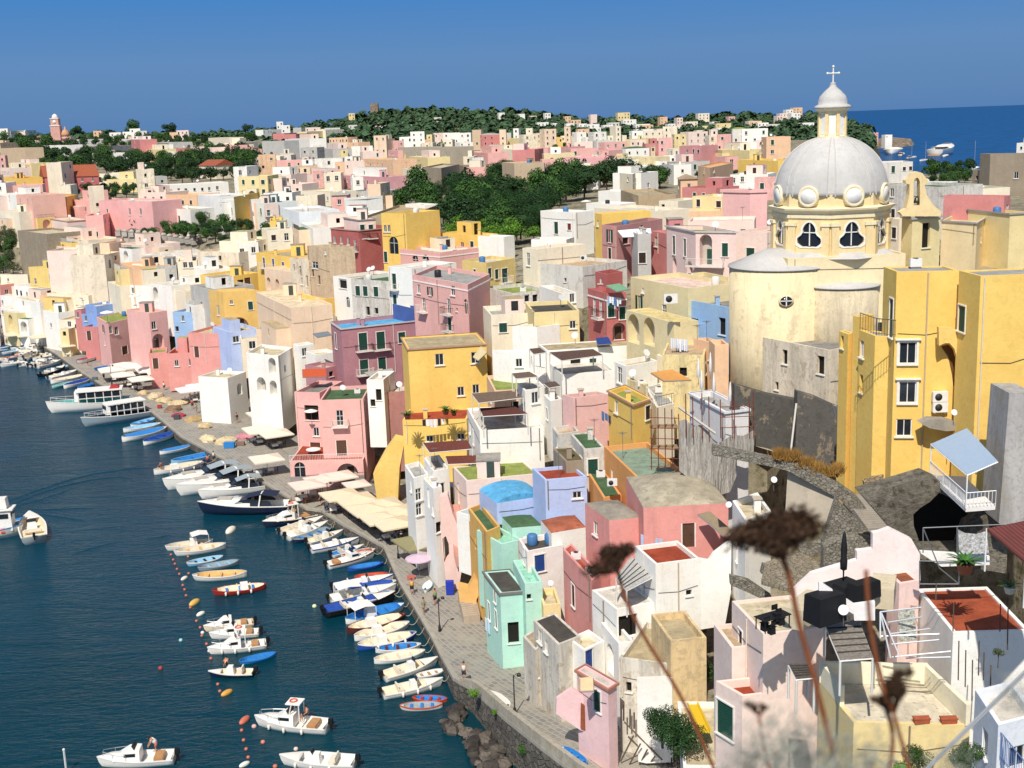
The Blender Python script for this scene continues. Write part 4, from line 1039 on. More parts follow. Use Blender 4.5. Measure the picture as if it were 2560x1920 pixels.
def church():
    yel, pale, grey = plaster('ecca84', .35), plaster('ecd8a8', .3), plaster('b9b5ae', .4); white = plaster('e6e2da', .1)
    y0 = 122; u0 = 2076; X = at_y(u0, 560, y0).x; Z = lambda dy: at_y(u0, 140+dy/3.4563, y0).z
    root = thing('church', uniq('pale yellow baroque church with a large grey ribbed dome, lantern and cross'), 'church', (X, y0, Z(1700)))
    z0 = root.location.z; L = lambda dy: Z(dy)-z0
    R = 5.6
    # drum
    mb = MB(); fr = []
    B0 = -104.6; ang = [math.radians(B0+45*k) for k in range(8)]
    V = [Vector((math.cos(a)*R, math.sin(a)*R)) for a in ang]; Ls = (V[1]-V[0]).length
    for k in range(8):
        a, b = V[k], V[(k+1)%8]; e = (b-a).normalized(); zc = (L(1390)+L(1625))/2; hh = L(1400)-L(1615)
        wall_face(mb, a, e, Ls, L(1760), L(1290), [('q', Ls/2, zc, 1.9, hh)], yel); fr.append((a+e*Ls/2, e, zc, hh))
    mb.poly([(v.x,v.y,L(1290)) for v in V], grey); mb.obj('drum', root)
    out = pear(1.9, fr[0][3]); gm = glassmat()
    pane = MB(); pane.poly([(x,.2,z) for x,z in out], gm); pm = pane.mesh('window')
    fm = MB(); n = len(out); c1 = [(x*1.0,z*1.0) for x,z in out]; c2 = [(x*1.26,z*1.12) for x,z in out]
    fm.add([(x,-.06,z) for x,z in c1]+[(x,-.06,z) for x,z in c2]+[(x,.1,z) for x,z in c1]+[(x,.02,z) for x,z in c2],
           [(i,n+i,n+(i+1)%n,(i+1)%n) for i in range(n)]+[(i,(i+1)%n,2*n+(i+1)%n,2*n+i) for i in range(n)]+[(n+i,3*n+i,3*n+(i+1)%n,n+(i+1)%n) for i in range(n)], white)
    fm.box((0,.12,.1), (.09,.08,fr[0][3]*.9), white); fm.box((0,.12,.25), (1.2,.08,.08), white); fmm = fm.mesh('frame')
    ocw = MB(); ocw.lathe([(1.18,-.02),(1.18,.3),(.92,.34),(.86,.2),(.86,.18)], (0,0,0), yel, 24); ocm = None
    def turn(p, e, z): nn = Vector((-e.y,e.x)); return Matrix(((e.x,nn.x,0,p.x),(e.y,nn.y,0,p.y),(0,0,1,z),(0,0,0,1)))
    oc = MB(); oc.lathe([(1.02,-.6),(1.02,.12),(.94,.17),(.78,.1)], (0,0,0), pale, 28); oc.v = [(x, -z, y) for x,y,z in oc.v]; oc_me = oc.mesh('oculus')
    od = MB(); od.lathe([(.79,.09),(.77,.13)], (0,0,0), white, 28, sq=1.0); od.v = [(x, -z, y*.88) for x,y,z in od.v]; od_me = od.mesh('medallion')
    pl = MB(); pl.box((0,0,0), (.75,.28,L(1400)-L(1740)), yel); pl.box((0,-.03,(L(1400)-L(1740))/2-.2), (.95,.4,.3), pale); pl_me = pl.mesh('pilaster')
    for k, (p, e, zc, hh) in enumerate(fr):
        w = link('window', pm, root, turn(p, e, zc)); link('frame', fmm, w)
        nn = Vector((-e.y,e.x)); o = link('oculus', oc_me, root, turn(p-nn*.28, e, L(1183))); link('medallion', od_me, o)
        v = V[k]; en = Vector((-v.y, v.x)).normalized()
        for s in (-.42, .42): link('pilaster', pl_me, root, turn(v*.985+en*s*(1 if s else 1), (V[(k+1)%8]-v).normalized() if s > 0 else (v-V[k-1]).normalized(), (L(1400)+L(1740))/2))
    def oct_(prof, name, m):
        b = MB(); b.lathe(prof, (0,0,0), m, 8, False, math.radians(B0)); return b.obj(name, root)
    oct_([(R+.0,L(1370)),(R+.14,L(1365)),(R+.14,L(1340)),(R+.05,L(1338)),(R+.12,L(1325)),(R+.5,L(1300)),(R+.55,L(1285)),(R-.2,L(1270))], 'cornice', pale)
    oct_([(R-.05,L(1300)),(R-.08,L(1170)),(R-.3,L(1160))], 'attic', yel)
    # dome
    zs, zt, rt = L(1185), L(700), 1.62; prof = []; H = zt-zs
    for i in range(20):
        a = math.asin(1)*(i/19)*.885; r = (R-.12)*math.cos(a)**.93; z = zs+H*math.sin(a)/math.sin(math.asin(1)*.885); prof.append((max(r,rt*.9), z))
    b = MB(); b.lathe(prof, (0,0,0), grey, 48); b.obj('dome', root)
    rb = MB()
    for k in range(8):
        for s in (-.07, .07):
            a = ang[k]+s; rb.tube([(math.cos(a)*(r+.02), math.sin(a)*(r+.02), z) for r, z in prof], .07, grey, 5)
    rb.obj('dome_ribs', root)
    # lantern
    lr = 1.32
    b = MB(); b.lathe([(lr+.2,L(720)),(lr+.2,L(690)),(lr,L(685)),(lr,L(500)),(lr+.12,L(495)),(lr+.14,L(478)),(lr+.5,L(455)),(lr+.5,L(448))], (0,0,0), pale, 8, False, math.radians(B0+22.5)); lo = b.obj('lantern', root)
    b = MB()
    for k in range(8):
        a = math.radians(B0+22.5+45*k); b.box((math.cos(a)*(lr-.02), math.sin(a)*(lr-.02), (L(685)+L(500))/2), (.3,.3,L(500)-L(685)), yel, Matrix.Rotation(a,3,'Z'))
    b.obj('pilasters', lo)
    b = MB()
    for k in range(8):
        a = math.radians(B0+45*k); rr = lr*.925; b.box((math.cos(a)*rr, math.sin(a)*rr, (L(675)+L(512))/2), (.04,.55,L(512)-L(675)), white, Matrix.Rotation(a,3,'Z'))
    b.obj('panels', lo)
    b = MB(); b.lathe([(lr+.55,L(448)),(lr+.35,L(430)),(lr+.05,L(415)),(lr+.08,L(385)),(lr-.1,L(345)),(.75,L(300)),(.35,L(268)),(.26,L(240)),(.3,L(232)),(.1,L(228))], (0,0,0), grey, 32); b.obj('lantern_cap', root)
    b = MB(); cm = plain('e8e4dc',.4,0,'cross',0); zc = L(150)
    b.tube([(0,0,L(235)),(0,0,L(92))], .07, cm, 6); b.tube([(-.55,0,zc),(.55,0,zc)], .07, cm, 6)
    for p in ((-.55,0,zc),(.55,0,zc),(0,0,L(92)),(0,0,zc)): b.ball(p, .13, cm)
    b.obj('cross', root)
    # body: round apses, nave roofs
    def cyl(u, yd, r, vt, vb, m, name, cone, a0=0):
        c = at_y(u, vt, yd); zb = at_y(u, vb, yd-r).z; bb = MB(); nseg = 40
        bb.lathe([(r,zb-c.z-3),(r,0)], (0,0,0), m, nseg, True); bb.v = [(x,y,z) for x,y,z in bb.v]
        bb.lathe([(r+.14,0),(r+.14,.14),(r*.3,cone),(.1,cone+.05)], (0,0,0), plaster('b8b2aa',.3), nseg, True); o = bb.obj(name, root)
        o.location = c-root.location; return o
    cyl(1948, 120, 4.85, 664, 1010, plaster('e6cc94',.55), 'round_apse', 1.6)
    cyl(2104, 117.6, 3.5, 712, 870, plaster('d2bd92',.8), 'stair_turret', .5)
    ov = MB(); R_ = 5.02; cA = at_y(1948, 664, 124); dd = ray(1965, 752); 
    q = at_y(1965, 752, 115.13); ov.lathe([(.55,-.05),(.55,.12),(.42,.14)], (0,0,0), plaster('e8cc96',.1), 20); ov.v = [(x*1.3, -z, y) for x,y,z in ov.v]
    ov.lathe([(.44,.0),(.44,.02)], (0,0,0), glassmat(), 20); 
    k = len(ov.v)-40; ov.v[k:] = [(x*1.3, -z-.13, y) for x,y,z in ov.v[k:]]
    ov.box((0,-.17,0),(.1,.05,1.0),white); ov.box((0,-.17,0),(1.1,.05,.08),white)
    o = ov.obj('oval_window', root); o.location = q-root.location
    HS['church'] = (root, None, 0, 0)
    for c in CH_PARTS: merge(c, root)
    # sloping grey roofs round the drum
    g = MB(); zr = at_y(2076, 622, 122).z-z0
    g.lathe([(R+1.1, zr-.35),(R+.0, zr+.15)], (0,0,0), grey, 8, False, math.radians(B0+22.5)); g.obj('lower_roof', root)
    
    # bell gable
    ob, org, nrm, e = PW('D', '1165,1385 1140,1350 1195,1320 1222,1200 1225,1110 1190,1100 1190,1075 1222,1050 1248,1012 1290,998 1335,1012 1362,1050 1385,1075 1385,1098 1352,1110 1372,1200 1430,1290 1500,1345 1490,1385', .9, yel, 'bell_gable', 'pale yellow scrolled bell gable with one bell, right of the dome', 'bell gable', y=118, hole='1258,1290 1258,1090 1268,1062 1288,1050 1305,1062 1313,1090 1313,1290')
    bb = MB(); bz = at_y(2292, 140+1240/3.4563, 118.4)-org; bm = plain('5a5a48',.4,.7,'bronze',.1)
    bb.lathe([(.34,-.32),(.26,-.1),(.2,.15),(.08,.25)], bz, bm, 14); bb.tube([bz+Vector((-.55,0,.3)), bz+Vector((.55,0,.3))], .04, bm, 5); bb.obj('bell', ob)
    HB('D', '1158,1388 1248,1400 1492,1382', 1660, 'y', 'G', 'pale yellow base block under the bell gable', 'd1365,1550,.9,2.4', dist=118.2, grime=.1, cornice='a8a49c', name='gable_base', cat='building')
def right_side():
    dk = plaster('423d36', .8); st = stonemat('a09a8c','726c60',3.4,'rubble'); 
    sm = plaster('4b463f', .8); rk = rockmat()
    PW('L', '255,-70 420,-20 600,62 715,100 700,560 560,610 235,485', 1.2, sm, 'retaining_wall', 'tall blackened retaining wall below the weathered beige annex', y=104)
    PW('L', '-290,-130 0,-45 262,5 200,490 0,420 -290,360', 1.2, dk, 'retaining_wall', 'blackened masonry wall with a white drainpipe, left of the tall retaining wall', y=105.5)
    PW('L', '600,60 715,95 815,150 905,300 910,540 700,610 690,400', 1.0, plaster('d8ccb4',.9), 'wall_ruin', 'crumbling white plaster buttress beside the big yellow house', y=98, yaw=10)
    b = MB(); p0, p1 = at_y(*tp('L',245,30), 103.5), at_y(*tp('L',192,490), 103.5); b.tube([p0, p1], .09, plain('e8e4da',.5,0,'pipe',0), 6); tag(b.obj('drainpipe'), uniq('white drainpipe on the blackened masonry wall'), 'pipe')
    PW('L', '170,612 610,845 600,1140 150,960', .5, plaster('b5a58c',.3), 'garden_wall', 'plain beige rendered wall half in shade below the dry grass', y=86.5, yaw=-14)
    PW('L', '-480,400 0,500 330,560 540,680 760,830 1010,1130 905,1160 620,860 170,612 0,570 -480,480', .9, st, 'stone_parapet', 'stone wall running down beside the steps below the dry grass', y=86, yaw=-6)
    PW('L', '828,700 1400,500 1425,640 850,812', .4, stonemat('c0ae90','8a7860',2.5,'lattice_stone'), 'stone_parapet', 'pierced stone parapet along the path under the large yellow house', y=88)
    PW('L', '600,860 905,1170 905,1400 480,1400 480,1230', .8, st, 'stone_wall', 'tall rubble stone wall left of the outside steps', y=83)
    PW('L', '480,1260 600,1210 760,1170 900,1200 900,1600 480,1500', .8, st, 'stone_wall', 'coursed stone wall behind the pink stepped parapet', y=80)
    t = thing('stone_steps', uniq('flight of grey stone steps descending between stone walls'), 'steps', at_y(*tp('L',760,820), 88.5))
    stairs(t, at_y(*tp('L',760,815), 88.5), at_y(*tp('L',980,1110), 83.2), 2.0, 16, plaster('8a8276',.6))
    # rock face with the shaded cave below the balcony
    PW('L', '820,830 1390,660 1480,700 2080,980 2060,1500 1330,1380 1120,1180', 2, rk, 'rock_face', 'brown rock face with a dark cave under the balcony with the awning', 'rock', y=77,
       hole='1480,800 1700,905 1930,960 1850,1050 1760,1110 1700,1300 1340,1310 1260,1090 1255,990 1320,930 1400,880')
    PW('L', '1200,760 2050,900 2050,1400 1200,1400', .6, plain('1c1a17',1,0,'cave',.2), 'cave_back', None, y=81, )  # sheet behind the hole, its near-black colour standing in for cave shade
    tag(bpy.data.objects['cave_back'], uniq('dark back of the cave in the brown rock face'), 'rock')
    PW('L', '2085,-60 2300,-60 2300,1200 1995,1065', 3, plaster('a9a49c',.95), 'house_wall', 'rough grey mottled house side at the right edge above the red awning', 'wall', y=75)
    PW('Q', '-640,300? '.replace('? ','') + ' -640,340 -300,200 200,170 385,20 385,60 200,215 -300,245', .35, plaster('efd6cc',.1), 'parapet', None, y=68) if False else None
    pk = plaster('efd9d2', .08)
    PW('L', '230,1640 380,1500 770,1385 768,1305 905,1290 905,1150 965,1140 1055,1108 1240,1200 1312,1330 1318,1560 860,1600 560,1660 240,1740', .45, pk, 'terrace_wall', 'pale pink stepped parapet wall curving up to the right', y=72)
    # terrace floor behind/before
    def slab(t, pts, z, th, m, name, label, cat, dz=0):
        W = [at_z(*tp(t, *q), z) for q in pts]; mb = MB(); k = len(W); c = W[0]
        mb.add([w-c for w in W]+[w-c-Vector((0,0,th)) for w in W], [tuple(range(k)), tuple(range(2*k-1,k-1,-1))]+[(i,i+k,(i+1)%k+k,(i+1)%k) for i in range(k)], m)
        o = mb.obj(name); o.location = c
        if label: tag(o, uniq(label), cat)
        return o, W
    zt = HS['pterr'][3]-.02
    slab('Q', [(512,425),(930,240),(960,60),(600,90),(400,60)], zt, .4, roofmat('c9bda6'), 'terrace_floor', 'sandy tiled terrace floor with black covered furniture', 'terrace')
    slab('L', [(-60,1560),(-20,1400),(260,1300),(560,1470),(420,1560),(230,1640)], at_y(*tp('L',200,1500), 80).z, .3, stonemat('a89c86','857a66',2.8,'flagstone'), 'stone_landing', 'flagstone landing between the stone parapets', 'terrace')
    # balcony with the blue grey awning
    zb = at_y(*tp('L',1710,935), 72).z; wm = plain('e8e6e2',.5,0,'white_metal',.05)
    o, W = slab('L', [(1400,650),(1710,938),(1965,918),(1700,660)], zb, .22, plaster('e4ded2',.3), 'balcony', 'white railed balcony with a blue grey awning over the rock face', 'balcony')
    for k, (a, b) in enumerate(((W[0],W[1]),(W[1],W[2]))):
        rail(o, a-W[0], b-W[0], 1.0, 'ecebe8')
    aw = MB(); am = plain('9fb2c6',.8,0,'awning_cloth',.05); A = [W[0]+Vector((0,0,2.2)), W[1]+Vector((0,0,2.2)), W[2]+Vector((0,0,2.9)), W[3]+Vector((.2,.5,3.2))]
    A = [a-W[0] for a in A]; aw.add(A+[a-Vector((0,0,.05)) for a in A], [(0,1,2,3),(7,6,5,4)]+[(i,i+4,(i+1)%4+4,(i+1)%4) for i in range(4)], am); ao = aw.obj('awning', o)
    fr = MB(); 
    for i in range(4): fr.tube([A[i]-Vector((0,0,.08)), A[(i+1)%4]-Vector((0,0,.08))], .05, wm, 5)
    for i in (0,1): fr.tube([A[i], (W[i]-W[0])], .05, wm, 5)
    fr.obj('frame', ao)
    # red awning and white frame at right
    z2 = at_y(*tp('L',2212,1400), 60).z+2.2
    o, W = slab('L', [(1890,1110),(2230,1400),(2560,1250),(2230,1040)], z2, .12, tilemat('7a3c34'), 'awning', 'brick red sun roof over the terrace at the right edge', 'awning')
    fr = MB()
    for i in (0,1): fr.tube([W[i]-W[0], W[i]-W[0]-Vector((0,0,2.3))], .05, wm, 5)
    fr.obj('post', o)
    for a, b, y in (((1340,1105),(2200,1070),63),((1340,1110),(1340,1320),63),((1640,1095),(1640,1320),63),((1340,1110),(1640,1360),63)):
        pass
    f = MB(); P = [at_y(*tp('L',x,yy), 64) for x,yy in ((1340,1105),(2210,1068),(1340,1320),(1635,1095),(1635,1320),(1480,1450),(1650,1590),(1310,1390),(1650,1400),(1310,1590))]
    for i, j in ((0,1),(0,2),(3,4),(0,5),(5,6),(7,8),(7,9),(8,6),(9,6)): f.tube([P[i]-P[0],P[j]-P[0]], .035, plain('8d8f90',.4,.6,'steel',0), 5)
    o = f.obj('metal_frame'); o.location = P[0]; tag(o, uniq('bare steel pergola frame on the white terrace left of the red sun roof'), 'frame')
    # fragments of battlement wall far left
    t = thing('battlement_wall', uniq('old stone wall with rounded merlons above the left slope'), 'wall', at_y(*tp('A',1050,1300), 300))
    pts = [(1000,1205,300),(1340,1235,296),(1700,1290,300),(2010,1300,312)]; sm2 = plaster('aaa294',.75); mb = MB()
    W = [at_y(*tp('A',x,y), d)-t.location for x,y,d in pts]
    for a, b in zip(W, W[1:]):
        e = (b-a); e.z = 0; L = e.length; e.normalize(); s = Vector((-e.y,e.x,0)); c = (a+b)/2; h = 12
        ztop = (a.z+b.z)/2
        q = [a, b, b+s*.8, a+s*.8]; mb.add([p for p in q]+[Vector((p.x,p.y,p.z-h)) for p in q], [(0,1,2,3),(4,5,1,0),(5,6,2,1),(6,7,3,2),(7,4,0,3)], sm2)
    mb.obj('wall', t)
    mm = MB(); mm.box((0,0,.55), (1.5,.8,1.1), sm2); mm.lathe([(.75,0),(.72,.3),(.5,.6),(.2,.72)], (0,0,1.1), sm2, 10, sq=.55); me = mm.mesh('merlon')
    for a, b, n in ((0,1,6),(1,2,7),(2,3,5)):
        for i in range(n):
            p = W[a].lerp(W[b], (i+.5)/n); e = (W[b]-W[a]); link('merlon', me, t, Matrix.Translation(p) @ Matrix.Rotation(math.atan2(e.y,e.x),4,'Z'))
    # clock tower church on the far left skyline
    P = at_y(*tp('A',540,380), 900); t = thing('far_church', uniq('pink church with a clock tower and tiled dome on the far left skyline'), 'church', P)
    pk2, wh = plaster('cf8f7c',.2), plaster('e4dacb',.1); px = 900/3060/3.4563
    b = MB(); b.box(((497-540)*px,0,60*px), (78*px,5,120*px), pk2); b.obj('tower', t)
    b = MB(); b.box(((497-540)*px,0,120*px+30*px), (66*px,4.4,58*px), pk2); b.box(((497-540)*px,0,120*px), (84*px,5.6,7*px), wh); b.box(((497-540)*px,0,120*px+58*px), (74*px,5,6*px), wh); b.lathe([(24*px,0),(26*px,8*px),(18*px,26*px),(4*px,36*px)], ((497-540)*px,0,120*px+61*px), wh, 12); b.obj('belfry', t)
    b = MB(); b.lathe([(1.3,0),(1.3,.1)], (0,0,0), wh, 14); b.v = [(x+(497-540)*px, -z-2.25, y+150*px) for x,y,z in b.v]; b.obj('clock', t)
    b = MB(); b.lathe([(34*px,0),(34*px,30*px)], (30*px,0,0), pk2, 12); b.lathe([(36*px,0),(33*px,22*px),(24*px,44*px),(8*px,58*px),(3*px,80*px)], (30*px,0,30*px), plaster('c98a5c',.3), 14); b.obj('dome', t)
    b = MB(); b.box((0,3,-10*px), (150*px,8,70*px), plaster('e0b8a4',.2)); b.obj('nave', t)
    P = at_y(937, 283, 1330); b = MB(); st2 = stonemat('b09a82','7c6c5a',.6,'far_stone'); b.box((0,0,3), (8,8,14), st2)
    for i in (-3,-1,1,3): b.box((i*.95,-3.6,10.3), (.9,.7,.8), st2)
    o = b.obj('stone_tower'); o.location = P; tag(o, uniq('small square stone tower among trees on the hilltop'), 'tower')

def rockmat():
    if 'rock' in MC: return MC['rock']
    m, nt, b = newmat('tuff_rock'); p = wpos(nt)
    a = mixrgb(nt, ramp(nt, noise(nt, .5, 8, .75, p, 1), .38, .64), hexc('6c6558'), hexc('9c9484'))
    a = mixrgb(nt, ramp(nt, noise(nt, 1.7, 8, .8, p), .5, .62), a, hexc('4c4336'))
    nt.links.new(a, b.inputs['Base Color']); b.inputs['Roughness'].default_value = 1; bump(nt, b, noise(nt, 1.2, 8, .75, p), 1, .5); MC['rock'] = m; return m
GX, GY = 320, 240
OCC = np.zeros((GY, GX), dtype=np.int8)
RCT = RC.transposed()
def proj(p):
    q = RCT @ (Vector(p)-CAM)
    if q.z > -.1: return None
    return (CX+F*q.x/-q.z, CY-F*q.y/-q.z)
def cells(pts):
    P = [proj(p) for p in pts]; P = [p for p in P if p]
    if len(P) < 3: return None
    P = sorted(set((round(a,1),round(b,1)) for a, b in P))
    def half(L):
        h = []
        for p in L:
            while len(h) > 1 and (h[-1][0]-h[-2][0])*(p[1]-h[-2][1])-(h[-1][1]-h[-2][1])*(p[0]-h[-2][0]) <= 0: h.pop()
            h.append(p)
        return h[:-1]
    Hh = half(P)+half(P[::-1])
    x0, x1 = int(max(0,min(p[0] for p in Hh)//8)), int(min(GX-1,max(p[0] for p in Hh)//8)); y0, y1 = int(max(0,min(p[1] for p in Hh)//8)), int(min(GY-1,max(p[1] for p in Hh)//8))
    if x1 < x0 or y1 < y0: return None
    X, Y = np.meshgrid(np.arange(x0,x1+1)*8+4, np.arange(y0,y1+1)*8+4); M = np.ones(X.shape, bool)
    for i in range(len(Hh)):
        a, b = Hh[i-1], Hh[i]; M &= ((b[0]-a[0])*(Y-a[1])-(b[1]-a[1])*(X-a[0])) >= 0
    return slice(y0,y1+1), slice(x0,x1+1), M
def mark(pts):
    c = cells(pts)
    if c: OCC[c[0],c[1]] |= c[2].astype(np.int8)
def frac(pts):
    c = cells(pts)
    if not c or not c[2].any(): return 1
    return float((OCC[c[0],c[1]]*c[2]).sum())/c[2].sum()
def house_pts(o):
    P = []
    for ch in o.children:
        if ch.name.startswith('wall'):
            M = Matrix.Translation(o.location) @ ch.matrix_basis
            zs = [v.co.z for v in ch.data.vertices]; lo = 0
            for v in ch.data.vertices:
                P.append(M @ Vector((v.co.x, v.co.y, max(v.co.z, lo))))
    return P
def inpoly(x, y, P):
    r = False
    for i in range(len(P)):
        a, b = P[i-1], P[i]
        if (a[1] > y) != (b[1] > y) and x < (b[0]-a[0])*(y-a[1])/(b[1]-a[1])+a[0]: r = not r
    return r
GREEN = {'park':[(64,372),(180,378),(240,392),(420,398),(640,378),(640,442),(390,450),(300,432),(150,424),(64,412)],
 'grove':[(188,470),(230,445),(335,462),(345,488),(190,492)],
 'garden':[(968,470),(1060,452),(1170,448),(1220,420),(1300,418),(1400,432),(1560,425),(1680,420),(1700,470),(1560,475),(1500,480),(1440,505),(1352,530),(1350,590),(1100,586),(1090,520),(1000,540)],
 'wallgarden':[(325,560),(400,548),(520,545),(640,562),(690,590),(690,604),(640,604),(430,590),(330,580)],
 'quayside':[(100,790),(300,885),(400,905),(560,905),(600,950),(650,1010),(650,1120),(520,1130),(130,900)],
 'plantblock':[(950,980),(1230,980),(1290,1150),(1260,1260),(990,1260)],
 'rampart':[(270,560),(600,575),(610,650),(290,640)],
 'cliff':[(-100,555),(44,560),(44,690),(-100,690)]}
TOWNZ = [(-60,395),(60,415),(640,400),(840,366),(960,378),(1100,352),(1300,355),(1500,350),(1700,352),(1920,376),(1960,420),(1960,520),(1880,640),(1830,760),(1850,900),(1800,1100),(1560,1130),(1300,1200),(1240,1330),(1180,1380),(1120,1260),(1000,1180),(900,1130),(640,1110),(600,1000),(430,930),(270,880),(60,850),(-60,850)]
def filler():
    for o in list(COL.objects):
        if o.type == 'EMPTY' and not o.parent: 
            pts = house_pts(o)
            if pts: mark(pts)
    R = random.Random(5); n = 0
    for PASS in (0,1): n = fill_pass(R, n, PASS)
    print('fillers', n)
def fill_pass(R, n, PASS):
    cols = 'WWWWWCCCCpPPAyaTGcYgK'; rfs = 'CCTklWgER'
    vs = []
    v = 352
    while v < 1560: vs.append(v); v += max(5, (v-330)*.045)
    for v in vs:
        u = -60+R.uniform(0,30)
        while u < 2000:
            d = depth(u, v); w = R.uniform(6, 13) if PASS == 0 else R.uniform(3.2, 6); wpx = w*F/d; step = wpx*R.uniform(.55,.9)
            uc = u; u += step
            if v < 480 and uc > 1960: continue
            if not inpoly(uc+wpx/2, v-4, TOWNZ) or any(inpoly(uc+wpx*.5, v-6, g) or inpoly(uc+wpx*.2, v-2, g) or any(inpoly(uc+wpx*q, v-q2*F/d, g) for q in (.1,.6,1.0) for q2 in (3.4,6.5)) for g in GREEN.values()): continue
            h = R.choice([3.3,4,6.2,6.6,7,9.5]) if d > 180 else R.choice([3.0,3.4,4,6])
            c = at_y(uc, v, d); yaw = math.radians(R.uniform(-12, 22)); e = Vector((math.cos(yaw), math.sin(yaw))); nn = Vector((-e.y,e.x)); dep = R.uniform(6,10)
            a = Vector((c.x,c.y)); plan = [a, a+e*w, a+e*w+nn*dep, a+nn*dep]
            P = [(q.x,q.y,z) for q in plan for z in (c.z, c.z+h)]; front = [(q.x,q.y,z) for q in plan[:2] for z in (c.z+h*.1, c.z+h)]
            ff = frac(P)
            if ff > ((.5 if d > 300 else .4) if PASS == 0 else (.62 if d > 300 else .55)): continue
            if d > 620 and R.random() < .12: continue
            ck = R.choice(cols); cc = PAL[ck][0]; holes = {0:[],1:[],3:[]}
            ns = max(1, int(h/3)); 
            for i, L in ((0,w),(3,dep),(1,dep)):
                nc = max(1, int(L/R.uniform(2.4,3.6)))
                for s in range(ns):
                    for j in range(nc):
                        if R.random() < (.25 if i == 0 else .5): continue
                        t = R.choice('wwkdgv' if h > 3 else 'wd'); wd, hg = SIZ[t]; holes[i].append((t, L*(j+.5)/nc, c.z+h-1.75-s*3+R.uniform(-.1,.1), wd*R.uniform(.8,1.2), hg*R.uniform(.8,1.1), ''))
            n += 1; lab = 'pending fill %d' % n
            rf = ROOF[R.choice(rfs)]
            o = quad_house('house', lab, plan, c.z, c.z+h, cc, rf, holes, grime=R.choice([.1,.3,.5,.7]), parapet=R.choice([.15,.4,.7]), roof='flat' if R.random() < .88 else R.choice(['vault','gable']) , clutter=R.choice([0,1,2]) if d < 500 else 0, annex=(90 < d < 620 and R.random() < .65), below=5) if True else None
            mark(P); PEND.append((o, (PAL[ck][1], uc+wpx/2, v-h*F/d/2)))
    return n
def scatter_hill():
    """houses poking out of the wooded ridge"""
    spots = [(880,298,6),(915,303,7),(948,318,9),(985,320,16),(1095,312,16),(1068,331,12),(1170,300,16),(1195,296,10),(1255,299,10),(1300,300,22),(1330,297,20),(1390,322,12),(1440,319,22),(1485,304,14),(1540,330,20),(1560,296,26),(1575,315,28),(1620,330,24),(1660,305,16),(1680,330,16),(1700,310,12),(1730,312,26),(1760,298,24),(1790,318,16),(1830,304,14),(1880,322,14),(1850,335,20),(1975,288,16),(1995,283,20),(1962,298,22),(1990,300,20),(2010,305,14),(1950,305,10),(700,318,10),(715,334,18),(1420,298,8),(1600,342,16),(1370,300,8),(1345,352,28),(1460,345,24),(2190,342,10),(2222,352,16),(1900,318,10),(1128,318,8),(1010,345,16)]
    R = random.Random(9); cols = 'WWWWCpPyAg'; spots = spots+[(R.uniform(660,2080), R.uniform(322,356), R.uniform(16,34)) for _ in range(46)]+[(R.uniform(0,640), R.uniform(338,352), R.uniform(14,26)) for _ in range(8)]

    for i, (u, v, w) in enumerate(spots):
        f = max(0, min(1, (395-v)/(395-288))); d = 780+560*f; w *= 1.15
        if u > 2170: d = 1430
        ck = R.choice(cols); c = at_y(u, v+5, d); wm = max(6, w*d/F); h = R.choice([5,7,8,9]); a = Vector((c.x-wm/2, c.y)); dep = 9
        plan = [a, a+Vector((wm,1.5)), a+Vector((wm-1.5,1.5+dep)), a+Vector((-1.5,dep))]; holes = {0:[], 3:[]}
        for s in range(2 if h > 6 else 1):
            for j in range(max(1,int(wm/3))): 
                if R.random() < .8: holes[0].append((R.choice('wdk'), wm*(j+.5)/max(1,int(wm/3)), c.z+h-2-3*s, 1.1, 1.5, ''))
        o = quad_house('house', 'pending hill %d' % i, plan, c.z, c.z+h, PAL[ck][0], ROOF['C'], holes, grime=.2, below=6)
        PEND.append((o, (PAL[ck][1], u, v)))
LM = [('the domed church',2076,450),('the hilltop tower',937,275),('the clock tower church',143,320),('the tan stone palazzo',1065,385),('the roofless brown stone house',1110,440),('the walled garden',1250,500),
 ('the battlement wall',450,590),('the stone bastion',80,610),('the left park trees',330,415),('the brick red villa',165,450),('the orange yellow house',110,510),('the coral pink house',300,530),('the lemon yellow tall house',600,510),
 ('the dark red house',860,590),('the amber loggia house',975,590),('the rose pink house',1110,720),('the mauve house',960,860),('the pink corner house',300,850),('the bright blue house',240,770),('the lemon yellow slope house',130,690),
 ('the ochre yellow low arch',580,770),('the tan tower house',820,680),('the big amber yellow house',1120,940),('the pink quay house',820,1060),('the dusty pink house',1570,600),('the pink cube house',1860,510),('the arched green door',1770,640),('the red house',1520,760),
 ('the straw yellow arches',1620,830),('the plain blue house',1770,790),('the apricot villa',1790,420),('the long reed pergola',1460,930),('the orange house',1600,1200),('the salmon domed house',1630,1280),('the mint quay house',1250,1500),('the big white house',1650,1500),
 ('the far headland',2180,330),('the brown stone tower',2500,420),('the bell gable',2300,480),('the round apse',1880,850),('the square white house',900,520),('the stone ruin',1310,440),('the quay piazza',600,950),('the far left beach',30,800),('the woods on the ridge',1250,320),('the right hill woods',1750,320),('the umbrella pine',1308,380),('the brick pink house',1730,370)]
